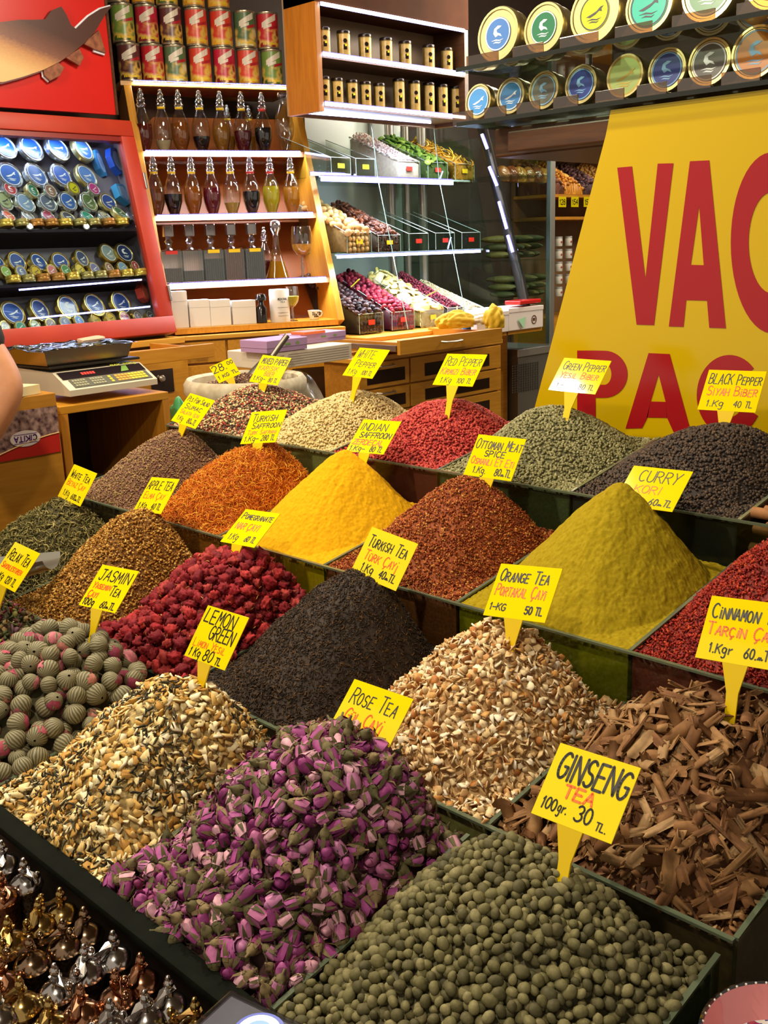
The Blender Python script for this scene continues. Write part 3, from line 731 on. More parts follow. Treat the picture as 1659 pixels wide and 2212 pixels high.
# ================================================================== hand lettering (single strokes)
def arc(cx, cy, rx, ry, a0, a1, n=10):
    return [(cx + rx * math.cos(math.radians(a0 + (a1 - a0) * i / n)), cy + ry * math.sin(math.radians(a0 + (a1 - a0) * i / n))) for i in range(n + 1)]
G = {
 'A': [[(0, 0), (.5, 1), (1, 0)], [(.2, .36), (.8, .36)]],
 'B': [[(0, 0), (0, 1)], [(0, 1)] + arc(.35, .76, .5, .24, 90, -90) + [(0, .52)], [(0, .52)] + arc(.4, .26, .58, .26, 90, -90) + [(0, 0)]],
 'C': [arc(.55, .5, .55, .5, 50, 310, 14)], 'D': [[(0, 0), (0, 1)], [(0, 1)] + arc(.3, .5, .7, .5, 90, -90, 12) + [(0, 0)]],
 'E': [[(.9, 1), (0, 1), (0, 0), (.95, 0)], [(0, .52), (.75, .52)]], 'F': [[(.95, 1), (0, 1), (0, 0)], [(0, .52), (.75, .52)]],
 'G': [arc(.55, .5, .55, .5, 50, 300, 14) + [(1, .2), (1, .46), (.6, .46)]], 'H': [[(0, 0), (0, 1)], [(1, 0), (1, 1)], [(0, .5), (1, .5)]],
 'I': [[(.5, 0), (.5, 1)]], 'J': [[(.2, 1), (1, 1)], [(.7, 1), (.7, .25)] + arc(.4, .22, .3, .22, 0, -170, 8)],
 'K': [[(0, 0), (0, 1)], [(1, 1), (.05, .45)], [(.3, .6), (1, 0)]], 'L': [[(0, 1), (0, 0), (.9, 0)]],
 'M': [[(0, 0), (.1, 1), (.5, .35), (.9, 1), (1, 0)]], 'N': [[(0, 0), (0, 1), (1, 0), (1, 1)]], 'O': [arc(.5, .5, .5, .5, 90, 450, 18)],
 'P': [[(0, 0), (0, 1)], [(0, 1)] + arc(.4, .74, .5, .26, 90, -90) + [(0, .48)]], 'R': [[(0, 0), (0, 1)], [(0, 1)] + arc(.4, .76, .5, .24, 90, -90) + [(0, .52)], [(.35, .52), (1, 0)]],
 'S': [arc(.5, .75, .42, .25, 30, 270, 10) + arc(.5, .25, .45, .25, 90, -150, 10)], 'T': [[(0, 1), (1, 1)], [(.5, 1), (.5, 0)]],
 'U': [[(0, 1), (0, .35)] + arc(.5, .35, .5, .35, 180, 360, 10) + [(1, 1)]], 'V': [[(0, 1), (.5, 0), (1, 1)]], 'W': [[(0, 1), (.25, 0), (.5, .7), (.75, 0), (1, 1)]],
 'X': [[(0, 0), (1, 1)], [(0, 1), (1, 0)]], 'Y': [[(0, 1), (.5, .5), (1, 1)], [(.5, .5), (.4, 0)]], 'Z': [[(0, 1), (1, 1), (0, 0), (1, 0)]],
 '0': [arc(.5, .5, .45, .5, 90, 450, 16)], '1': [[(.2, .75), (.6, 1), (.6, 0)]], '2': [arc(.5, .72, .45, .28, 160, -30, 10) + [(0, 0), (1, 0)]],
 '3': [arc(.45, .75, .42, .25, 150, -80, 10) + arc(.45, .26, .5, .26, 80, -150, 10)], '4': [[(.7, 0), (.7, 1), (0, .35), (1, .35)]],
 '5': [[(.95, 1), (.15, 1), (.1, .55)] + arc(.45, .3, .48, .3, 110, -150, 10)], '6': [[(.8, 1), (.2, .5)] + arc(.5, .28, .42, .28, 150, 510, 14)],
 '8': [arc(.5, .76, .36, .24, -90, 270, 14), arc(.5, .27, .45, .27, 90, 450, 14)],
 '.': [[(.4, 0), (.5, .06)]], '-': [[(0, .42), (1, .42)]], '!': [[(.5, .9), (.55, .9)], [(.55, .55), (.4, -.3)]],
 'Ç': [arc(.55, .5, .55, .5, 50, 310, 14), [(.5, 0), (.6, -.14), (.4, -.26)]], 'Ü': [[(0, .8), (0, .3)] + arc(.5, .3, .5, .3, 180, 360, 10) + [(1, .8)], [(.25, 1), (.3, 1)], [(.7, 1), (.75, 1)]],
 'İ': [[(.5, 0), (.5, .75)], [(.5, .98), (.55, 1)]], '§': [arc(.5, .4, .4, .3, 20, 380, 12), [(.9, .6), (.85, -.25)] + arc(.5, -.25, .35, .2, 0, -150, 6)],
 '¤': [[(.2, 0), (.2, .6)], [(.2, .4), (.8, .62)]], '~': [[(0, .05), (.25, .3), (.4, .05), (.6, .3), (.8, .05), (1, .12)]],
}
NARROW = {'I': .35, 'İ': .35, '.': .35, '1': .6, '!': .4, '-': .8, ' ': .6, '~': 1.1}
def lettering(mb, s, x0, x1, y, h, wt, slope=0., z=.0004, rnd_=None):
    """write s between x0 and x1 on the baseline y; lower case letters become small capitals"""
    adv = []
    for ch in s:
        k = .74 if ch.islower() else 1.
        adv.append(NARROW.get(ch.upper(), 1.) * k)
    gap = .26; tot = sum(adv) + gap * (len(s) - 1); u = (x1 - x0) / tot; x = x0
    r = rnd_ or random
    for ch, a in zip(s, adv):
        up = {'ı': 'I', 'i': 'İ'}.get(ch, ch.upper()); k = .74 if ch.islower() else 1.
        jy = r.uniform(-.03, .03) * h; sh = r.uniform(-.02, .10)
        if ch != ' ':
            for line in G.get(up, []):
                pts = [np.array([x + p[0] * a * u + p[1] * h * sh, y + jy + slope * (x - x0) + p[1] * h * k]) for p in line]
                for i in range(len(pts) - 1):
                    d = pts[i + 1] - pts[i]; L = np.linalg.norm(d)
                    if L < 1e-7: continue
                    nrm = np.array([-d[1], d[0]]) / L * wt / 2
                    q = [pts[i] + nrm, pts[i] - nrm, pts[i + 1] - nrm, pts[i + 1] + nrm]
                    mb.add([(p[0], p[1], z) for p in q], [(0, 1, 2, 3)])
                for p in pts:
                    mb.add([(p[0] + wt * .5 * math.cos(t_), p[1] + wt * .5 * math.sin(t_), z) for t_ in np.arange(6) * math.pi / 3], [tuple(range(6))])
        x += (a + gap) * u
YEL = plain('yellow_sign_plastic', '#d8c208', .06, spec=.5)
YELS = plain('yellow_stake_plastic', '#d9b808', .3, spec=.5)
INK = plain('black_marker_ink', '#1a1408', .5)
RED = plain('orange_marker_ink', '#f0680e', .5)
def price_sign(pose, lines, label, stake=.085, w_=.1, h_=.08, bend=.55, M0=None, rnd_seed=1):
    P = np.array(pose[:3]); y, t_, r = pose[3:]
    ex = np.array([math.cos(y), math.sin(y), 0]); back = np.array([-math.sin(y), math.cos(y), 0]); up = np.array([0, 0, 1.])
    u = up * math.cos(t_) + back * math.sin(t_)
    exr = ex * math.cos(r) + u * math.sin(r); ur = -ex * math.sin(r) + u * math.cos(r)
    M = frame(exr, ur, np.cross(exr, ur), P)
    th = thing('price_sign', label, 'price sign', M=M, group='yellow price signs')
    pl = MB().box(-w_ / 2, w_ / 2, -h_ / 2, h_ / 2, -.0012, 0, bev=.0004).build('plate', YEL, th)
    r_ = random.Random(rnd_seed)
    for (s, x0, x1, yy, hh, c, wt) in lines:      # each written line is a part of the plate
        tx = MB(); lettering(tx, s, x0, x1, yy, hh, wt, rnd_=r_); tx.build('orange_lettering' if c else 'price_lettering' if yy < -.024 else 'name_lettering', RED if c else INK, pl)
    a = t_ * bend; SM = T(0, -h_ / 2, 0) @ RX(a)
    st = MB(SM).prism([(-.016, 0), (.016, 0), (.0075, -.034), (.006, -stake), (-.006, -stake), (-.0075, -.034)], -.0022, -.0002).build('stake', YELS, th)
    return th
POSE = {
 'ginseng': (-0.52, 0.798, 1.059, -0.125, 0.744, 0.108), 'rose': (-0.826, 0.791, 1.046, 0.004, 0.798, 0.023),
 'lemon': (-1.135, 0.794, 1.072, -0.062, 0.665, 0.062), 'turk': (-1.073, 1.074, 1.133, 0.067, 0.598, -0.125),
 'cinn': (-0.494, 1.084, 1.152, -0.077, 0.639, 0.124), 'jasmin': (-1.471, 0.822, 1.065, 0.043, 0.801, 0.078),
 'orange': (-0.795, 1.059, 1.142, -0.038, 0.72, 0.142), 'pomeg': (-1.41, 1.077, 1.124, -0.108, 0.937, 0.12),
 'relax': (-1.713, 0.777, 1.066, -0.003, 0.737, -0.042), 'whitetea': (-2.016, 1.077, 1.118, 0.035, 0.599, -0.097),
 'apple': (-1.719, 1.086, 1.137, -0.076, 0.73, 0.118), 'sumac': (-1.952, 1.35, 1.251, 0.054, 0.748, -0.13),
 'tsaf': (-1.674, 1.332, 1.243, 0.061, 0.704, 0.161), 'isaf': (-1.397, 1.381, 1.244, 0.002, 0.811, 0.061),
 'otto': (-1.081, 1.36, 1.244, 0.054, 0.636, 0.009), 'curry': (-0.773, 1.355, 1.234, -0.023, 0.908, 0.047),
 'mixed': (-1.985, 1.611, 1.315, 0.123, 0.688, -0.05), 'whitep': (-1.643, 1.609, 1.351, -0.03, 0.769, -0.014),
 'redp': (-1.354, 1.592, 1.354, 0.063, 0.759, 0.028), 'greenp': (-1.084, 1.619, 1.356, 0.098, 0.809, -0.027),
 'blackp': (-0.8, 1.655, 1.344, 0.091, 0.656, 0.022)}
LN = {
 'ginseng': [('GINSENG', -.040, .045, .004, .028, 0, .0032), ('TEA', -.022, .014, -.013, .013, 1, .0028), ('100', -.043, -.024, -.030, .012, 0, .0018), ('§¤.', -.022, -.010, -.029, .010, 0, .0015), ('30', .000, .020, -.031, .016, 0, .0022), ('TL.', .027, .040, -.033, .008, 0, .0014)],
 'rose': [('Rose Tea', -.040, .036, .010, .021, 0, .0016), ('Gül Çay!', -.036, .028, -.013, .017, 1, .0020), ('1.', -.043, -.036, -.030, .010, 0, .0014), ('K§', -.030, -.016, -.030, .012, 0, .0016), ('160.~TL', .000, .034, -.030, .010, 0, .0016)],
 'lemon': [('LEMON', -.043, .028, .016, .020, 0, .0021), ('GREEN', -.016, .040, -.006, .020, 0, .0021), ('Limon Yeşil'.replace('ş', 's'), -.042, .034, -.021, .012, 1, .0012), ('1 K§', -.043, -.016, -.036, .012, 0, .0018), ('80', -.008, .014, -.037, .016, 0, .0020), ('TL', .022, .036, -.037, .010, 0, .0018)],
 'turk': [('Turkish Tea', -.042, .040, .010, .019, 0, .0018), ('Türk Çay!', -.038, .034, -.012, .016, 1, .0018), ('1.K§', -.034, -.008, -.031, .013, 0, .0017), ('40~TL', .006, .040, -.031, .012, 0, .0018)],
 'cinn': [('Cinnamon Tea', -.043, .046, .013, .018, 0, .0020), ('Tarçin Çayi', -.044, .044, -.008, .015, 1, .0019), ('1.K§¤', -.036, -.006, -.030, .011, 0, .0017), ('60.~TL', .008, .044, -.031, .012, 0, .0018)],
 'jasmin': [('JASMIN', -.040, .042, .012, .020, 0, .0022), ('Tea', .010, .036, -.012, .018, 0, .0019), ('Yasemin', -.042, .006, -.004, .011, 1, .0022), ('Çayi', -.042, -.016, -.021, .012, 1, .0022), ('100§', -.044, -.014, -.036, .012, 0, .0022), ('60~TL', .004, .042, -.036, .012, 0, .0020)],
 'orange': [('Orange Tea', -.043, .036, .014, .018, 0, .0021), ('Portakal Çayi', -.043, .038, -.008, .017, 1, .0018), ('1-KG', -.044, -.018, -.030, .010, 0, .0018), ('50 TL', .014, .042, -.031, .011, 0, .0022)],
 'pomeg': [('Pomegranate', -.042, .044, .018, .014, 0, .0018), ('NAR ÇAYI', -.040, .026, -.006, .014, 1, .0020), ('1.K§', -.038, -.010, -.031, .013, 0, .0015), ('60 TL', .010, .040, -.031, .012, 0, .0018)],
 'relax': [('Relax Tea', -.040, .038, .008, .021, 0, .0020), ('Sakinlestiren', -.044, .034, -.010, .011, 1, .0020), ('1 K§', -.042, -.014, -.031, .012, 0, .0018), ('120 TL', -.002, .036, -.033, .013, 0, .0018)],
 'whitetea': [('White Tea', -.040, .038, .012, .017, 0, .0018), ('Beyaz Çay', -.040, .034, -.007, .014, 1, .0016), ('1.K§', -.036, -.010, -.031, .013, 0, .0015), ('600~TL', .000, .040, -.033, .012, 0, .0018)],
 'apple': [('APPLE TEA', -.044, .042, .012, .019, 0, .0019), ('Elma Çay', -.040, .032, -.009, .015, 1, .0016), ('1.K§', -.042, -.012, -.032, .013, 0, .0018), ('40 TL', .006, .038, -.032, .013, 0, .0018)],
 'sumac': [('Pls For Salad', -.042, .042, .020, .013, 0, .0016), ('Sumac', -.036, .030, .001, .014, 0, .0017), ('Salata Için', -.040, .034, -.014, .011, 1, .0014), ('1.K§', -.036, -.012, -.032, .011, 0, .0014), ('80~TL', .006, .040, -.033, .013, 0, .0017)],
 'tsaf': [('Turkish', -.040, .030, .014, .019, 0, .0019), ('Saffroon', -.034, .046, -.003, .015, 0, .0018), ('Türk Safrani', -.040, .042, -.018, .011, 1, .0014), ('1.K§-', -.042, -.002, -.034, .012, 0, .0017), ('280 TL', .006, .044, -.034, .013, 0, .0017)],
 'isaf': [('INDIAN', -.044, .024, .014, .017, 0, .0019), ('SAFFROON', -.036, .044, -.004, .013, 0, .0020), ('ZERDEÇAL', -.044, .036, -.021, .012, 1, .0022), ('1.K§-', -.044, -.004, -.036, .011, 0, .0017), ('80 TL', .010, .042, -.036, .012, 0, .0018)],
 'otto': [('Ottoman Meat', -.046, .048, .014, .019, 0, .0017), ('SPICE', -.022, .020, .000, .011, 0, .0018), ('Osmanli Et Eti', -.044, .044, -.016, .014, 1, .0017), ('1.K§.', -.034, -.006, -.033, .012, 0, .0016), ('80~TL', .012, .046, -.034, .013, 0, .0018)],
 'curry': [('CURRY', -.030, .036, .010, .022, 0, .0016), ('KÖRI'.replace('Ö', 'O'), -.028, .016, -.012, .015, 1, .0014), ('1.K§', -.040, -.014, -.032, .012, 0, .0015), ('60~TL', .006, .044, -.033, .012, 0, .0018)],
 'mixed': [('MIXED PAPER', -.040, .046, .016, .016, 0, .0020), ('KARISIK', -.040, .026, -.003, .013, 1, .0018), ('BIBER', -.012, .022, -.018, .012, 1, .0014), ('1.K§-', -.042, .000, -.033, .012, 0, .0017), ('80 TL', .012, .042, -.034, .012, 0, .0016)],
 'whitep': [('WHITE', -.040, .016, .012, .022, 0, .0014), ('Pepper', -.030, .036, -.012, .018, 0, .0015), ('1.K§', -.040, -.010, -.033, .013, 0, .0013), ('100 TL', .006, .040, -.033, .012, 0, .0014)],
 'redp': [('Red Pepper', -.042, .044, .010, .023, 0, .0014), ('Kirmizi Biber', -.044, .042, -.012, .017, 1, .0018), ('1.K§', -.036, -.008, -.033, .013, 0, .0012), ('100 TL', .006, .042, -.033, .012, 0, .0013)],
 'greenp': [('Green Pepper', -.042, .046, .012, .020, 0, .0014), ('Yesil Biber', -.040, .040, -.008, .015, 1, .0016), ('1.K§', -.038, -.010, -.032, .012, 0, .0012), ('80 TL', .010, .042, -.032, .012, 0, .0013)],
 'blackp': [('BLACK Pepper', -.044, .046, .012, .020, 0, .0016), ('Siyah Biber', -.042, .044, -.010, .018, 1, .0018), ('1.K§', -.038, -.008, -.032, .012, 0, .0014), ('40 TL', .010, .042, -.032, .012, 0, .0014)]}
SL = {'ginseng': ('GINSENG TEA', 'standing in the olive green pellets'), 'rose': ('ROSE TEA', 'sunk into the pink rosebuds'), 'lemon': ('LEMON GREEN', 'standing in the pale citrus chips'),
 'turk': ('TURKISH TEA', 'standing in the black tea'), 'cinn': ('CINNAMON', 'standing in the cinnamon bark'), 'jasmin': ('JASMIN TEA', 'standing in the round tea balls'), 'orange': ('ORANGE TEA', 'standing in the orange peel chips'),
 'pomeg': ('NAR ÇAYI', 'standing in the dried red flowers'), 'relax': ('RELAX TEA', 'at the left edge in mixed dried flowers'), 'whitetea': ('WHITE TEA', 'standing in the dark green leaves'), 'apple': ('APPLE TEA', 'standing in the golden brown apple tea'),
 'sumac': ('SUMAC', 'standing in the purple brown sumac'), 'tsaf': ('TURKISH SAFFROON', 'standing in the orange threads'), 'isaf': ('INDIAN SAFFROON', 'behind the orange yellow powder cone'), 'otto': ('OTTOMAN MEAT SPICE', 'standing in the rust brown spice'),
 'curry': ('CURRY', 'half hidden behind the mustard yellow cone'), 'mixed': ('MIXED PAPER', 'behind the mixed peppercorns'), 'whitep': ('WHITE PEPPER', 'standing in the cream peppercorns'), 'redp': ('RED PEPPER', 'standing in the red peppercorns'),
 'greenp': ('GREEN PEPPER', 'in front of the yellow banner'), 'blackp': ('BLACK PEPPER', 'standing in the black peppercorns')}
LONG = {'ginseng': .10, 'jasmin': .10, 'cinn': .095, 'whitep': .10, 'redp': .10, 'greenp': .10, 'blackp': .10}
ROWK = {1.018: ('ginseng', 'lemon', 'jasmin', 'relax'), 1.03: ('rose', 'cinn'), 1.058: ('turk', 'orange', 'pomeg', 'whitetea', 'apple'), 1.078: ('sumac', 'tsaf', 'isaf', 'otto'), 1.085: ('curry', 'mixed', 'whitep', 'redp', 'greenp', 'blackp')}
for kk_, ns in ROWK.items():            # the back rows carry slightly larger signs
    for k in ns: POSE[k] = (*(CAM + (np.array(POSE[k][:3]) - CAM) * kk_), *POSE[k][3:], kk_)
for i, k in enumerate(POSE):
    price_sign(POSE[k][:6], [(a, b0 * POSE[k][6], b1 * POSE[k][6], y_ * POSE[k][6], h_ * POSE[k][6], c, w_ * POSE[k][6]) for a, b0, b1, y_, h_, c, w_ in LN[k]], f'yellow plastic price sign reading {SL[k][0]} {SL[k][1]}', stake=LONG.get(k, .075), rnd_seed=i, w_=.1 * POSE[k][6], h_=.08 * POSE[k][6])

# ================================================================== yellow VAC PAC banner
YB = 1.95
def xz(px, py): p = at(px, py, y=YB); return (p[0], p[2])
c7 = lambda a, b: xz(1000 + a / 2.517, 270 + b / 2.517)
t = thing('yellow_banner', 'large glossy yellow banner with red VAC PAC letters behind the back row', 'banner', (-1.1, YB, 1.2))
MXZ = lambda d: frame((1, 0, 0), (0, 0, 1), (0, -1, 0), (0, YB - d, 0))
outline = [xz(1309, 290), xz(1155, 880), xz(1142, 925), (-.45, 1.17), (-.45, 1.86), (xz(1309, 290)[0] + .01, 1.86)]
BAN = plain('banner_yellow', '#bf9f04', .16, spec=.6)
MB(MXZ(0)).prism(outline, -.002, 0).build('sheet', BAN, t)
b = MB(MXZ(.0005)); red = plain('banner_red', '#96121a', .2, spec=.6)
def pol(*pts): b.prism([c7(*p) for p in pts], 0, .0004)
pol((840, 232), (920, 225), (993, 835), (1040, 1088), (945, 1085)); pol((993, 835), (1060, 210), (1145, 208), (1040, 1088))
pol((1235, 197), (1285, 440), (1240, 760), (1215, 952), (1200, 1097), (1120, 1095)); pol((1235, 197), (1340, 192), (1285, 440)); pol((1340, 192), (1430, 1105), (1340, 1102), (1328, 955), (1310, 762), (1285, 440))
pol((1240, 760), (1310, 762), (1328, 955), (1215, 952))
def ringC(cx, cy, ox, oy, ix, iy, a0, a1, n=40):
    for i in range(n):
        q = [math.radians(a0 + (a1 - a0) * (i + j) / n) for j in (0, 1)]
        b.prism([c7(cx + ox * math.cos(q[0]), cy - oy * math.sin(q[0])), c7(cx + ox * math.cos(q[1]), cy - oy * math.sin(q[1])), c7(cx + ix * math.cos(q[1]), cy - iy * math.sin(q[1])), c7(cx + ix * math.cos(q[0]), cy - iy * math.sin(q[0]))], 0, .0004)
ringC(1682, 640, 225, 492, 128, 275, 35, 325)
pol((622, 1226), (722, 1226), (722, 1660), (622, 1660)); pol((722, 1226), (770, 1227), (770, 1298), (722, 1298)); pol((722, 1412), (770, 1412), (770, 1483), (722, 1483))
ringC(770, 1355, 126, 128, 38, 57, 90, -90, 20)
pol((1010, 1240), (1065, 1357), (1022, 1503), (1005, 1590), (975, 1648), (885, 1650)); pol((1010, 1240), (1125, 1245), (1065, 1357)); pol((1125, 1245), (1242, 1672), (1145, 1668), (1110, 1590), (1103, 1505), (1065, 1357)); pol((1022, 1503), (1103, 1505), (1112, 1592), (1000, 1590))
ringC(1450, 1470, 178, 220, 82, 118, 42, 330)
b.build('red_lettering', red, t)
MB().box(-1.46, -.40, YB + .002, YB + .02, 1.150, 1.172).build('bottom_batten', plain('batten', '#b08a18', .5), t)

# ================================================================== overhead tin shelves along the right
t = thing('overhead_shelf', 'dark brown overhead shelf unit with two glass boards full of round tins', 'shelf', (-1.1, 2.1, 1.8))
MB().box(-1.60, .9, 2.02, 2.50, 1.797, 1.862, bev=.004).build('wood_beam', WD, t)
MB().box(-1.52, .9, 1.965, 2.02, 1.800, 1.846, bev=.004).build('front_rail', WD, t)
MB().box(-1.55, .9, 2.44, 2.50, 1.862, 2.9).build('back_panel', noisy('shelf_back', '#2b1b10', '#3f2918', 8, .5), t)
for z, xl in ((1.866, -1.640), (1.984, -1.640)):
    g = MB().box(xl, .9, 1.93, 2.36, z, z + .008).build('glass_shelf', thin_glass('shelf_glass', '#cdd8d0', .7), t)
    MB().box(xl, .9, 1.9285, 1.9305, z - .0005, z + .0085).build('glass_edge', plain('dark_glass_edge', '#20231f', .15), g)
for x in (-1.58, -.9, -.2): MB().lathe([(.008, 1.862), (.008, 2.9)], 12, 0, T(x, 2.38, 0)).build('post', plain('steel', '#9a948a', .3, 1.), t, smooth=True)

GOLD = plain('gold_tin', '#c9ad5c', .28, .95); GOLD2 = plain('pale_gold_tin', '#d9c98e', .3, .85); SILV = plain('silver_tin', '#cfd2d2', .25, .95)
LABC = {}
def labmat(hexc): return plain('lid_' + hexc[1:], hexc, .3, spec=.5, coat=.3)
WHT = plain('label_white', '#e4e8ea', .4); PALE = plain('label_pale_blue', '#7fb2dc', .4); DKB = plain('label_dark', '#2a2a3a', .4)
TIN_V = {}
def fish(r, k=0):
    """a leaping fish over two waves, as on the lid print"""
    out = []
    s = r * .62
    out.append([(-.85 * s, -.30 * s), (-.35 * s, -.12 * s), (.25 * s, .10 * s), (.62 * s, .42 * s), (.95 * s, .50 * s), (.74 * s, .28 * s), (.80 * s, .02 * s), (.50 * s, .10 * s), (.1 * s, -.18 * s), (-.45 * s, -.38 * s)])
    for j, yy in enumerate((-.62, -.84)):
        ww = .8 - j * .25
        out.append([(-ww * s, yy * s), (-.2 * s, (yy + .12) * s), (.3 * s, (yy + .02) * s), (ww * s, (yy + .10) * s), (.3 * s, (yy - .08) * s), (-.2 * s, yy * s)])
    if k == 1:
        out[0] = [(-.25 * s, -.28 * s), (-.55 * s, .10 * s), (-.45 * s, .55 * s), (0, .80 * s), (.45 * s, .72 * s), (.2 * s, .55 * s), (-.15 * s, .42 * s), (-.1 * s, .15 * s), (.35 * s, -.02 * s), (.55 * s, -.30 * s), (.1 * s, -.12 * s)]
    return out
def make_tin(r, dep, lab, body, kind=0, mark=None, frac=.80):
    """round tin lying along local -z ... lid faces +z; parts: can, lid_label"""
    key = (round(r, 4), round(dep, 4), lab, body.name, kind, mark.name if mark else None, frac)
    if key not in TIN_V:
        can = MB().lathe([(r * .93, -dep), (r, -dep + .002), (r, -dep * .42), (r * 1.03, -dep * .38), (r * 1.03, -.004), (r * .99, 0), (r * .90, 0), (r * .87, -.002)], 32).mesh('can', body, 40)
        lb = MB().lathe([(r * frac, -.0022), (r * frac, -.0006)], 32)
        for p in fish(r * frac, kind): lb.prism(p, -.0006, -.0001, 1)
        lb.lathe([(r * frac * .97, -.0006), (r * frac * .97, -.0003), (r * frac * .90, -.0003), (r * frac * .90, -.0006)], 32, 1, caps=False)
        TIN_V[key] = (can, lb.mesh('lid_label', [labmat(lab), mark or WHT], 40))
    return TIN_V[key]
def place_tin(M, spec, label, group, name='round_tin'):
    t = thing(name, label, 'tin', M=M, group=group)
    for me, nm in zip(make_tin(*spec), ('can', 'lid_label')):
        o = bpy.data.objects.new(nm, me); COL.objects.link(o); o.parent = t
    return t
CN = {}
OVER = [  # crop centre x, y, radius px, label colour, name, body, print, mark
 ('upper', 210, 165, 128, '#3d6db0', 'blue', GOLD2, 1, WHT, .62), ('upper', 455, 122, 118, '#1f6b48', 'dark green', GOLD2, 1, WHT, .66), ('upper', 728, 55, 140, '#bcc21c', 'yellow green', GOLD2, 0, DKB, .60),
 ('upper', 1020, 10, 128, '#2fb7a0', 'turquoise', GOLD2, 0, DKB, .80), ('upper', 1340, -35, 140, '#5d8f66', 'grey green', GOLD2, 0, WHT, .80), ('upper', 1690, -70, 140, '#c8a24a', 'tan', GOLD2, 0, WHT, .7),
 ('lower', 105, 560, 84, '#3f86c8', 'sky blue', GOLD2, 0, WHT, .80), ('lower', 278, 538, 88, '#3f86c8', 'sky blue', GOLD2, 0, WHT, .80), ('lower', 455, 505, 92, '#6a675e', 'grey', GOLD2, 1, PALE, .80),
 ('lower', 655, 470, 94, '#2f3f8c', 'navy blue', GOLD2, 1, PALE, .80), ('lower', 890, 440, 104, '#b4c878', 'pale green', GOLD2, 0, GOLD, .92), ('lower', 1115, 395, 104, '#2f3f8c', 'navy blue', GOLD2, 1, PALE, .80),
 ('lower', 1342, 362, 112, '#5c5852', 'dark grey', GOLD2, 1, WHT, .80), ('lower', 1590, 318, 124, '#c87c1e', 'orange', GOLD2, 1, PALE, .84), ('lower', 1860, 275, 124, '#3f86c8', 'blue', GOLD2, 1, WHT, .84)]
GB = thin_glass('beige_price_holder', '#c9ad82', 1.0, .15, .16); cnt = {'upper': 0, 'lower': 0}
for (sh, cx, cy, rp, hexc, cn, body, kd, mk_, fr) in OVER:
    yy = 2.03; p = at(990 + cx / 2.48, cy / 2.48, y=yy); zs = 1.992 if sh == 'upper' else 1.874
    d = np.linalg.norm(p - CAM); r = rp / 2.48 / FPX * d * .97
    zc = zs + r * 1.03 + .016
    M = frame((1, 0, 0), unit((0, .10, 1)), unit((0, -1, .10)), (p[0], yy, zc))
    i = cnt[sh]; cnt[sh] += 1
    place_tin(M, (r, .048, hexc, body, kd, mk_, fr), f'round gold tin with {cn} lid, {ORD[i]} on the {sh} overhead glass shelf', 'tins on the overhead glass shelves', 'caviar_tin')
    t = thing('tin_holder', f'clear beige holder under the {ORD[i]} tin of the {sh} overhead glass shelf', 'holder', (p[0], yy - .02, zs), 'holders under the overhead tins')
    MB().box(p[0] - r * .78, p[0] + r * .78, yy - .055, yy + .05, zs, zs + .010, bev=.001).build('base', GB, t)
    MB().box(p[0] - r * .78, p[0] + r * .78, yy - .058, yy - .054, zs, zs + .030, bev=.0008).build('front_plate', GB, t)

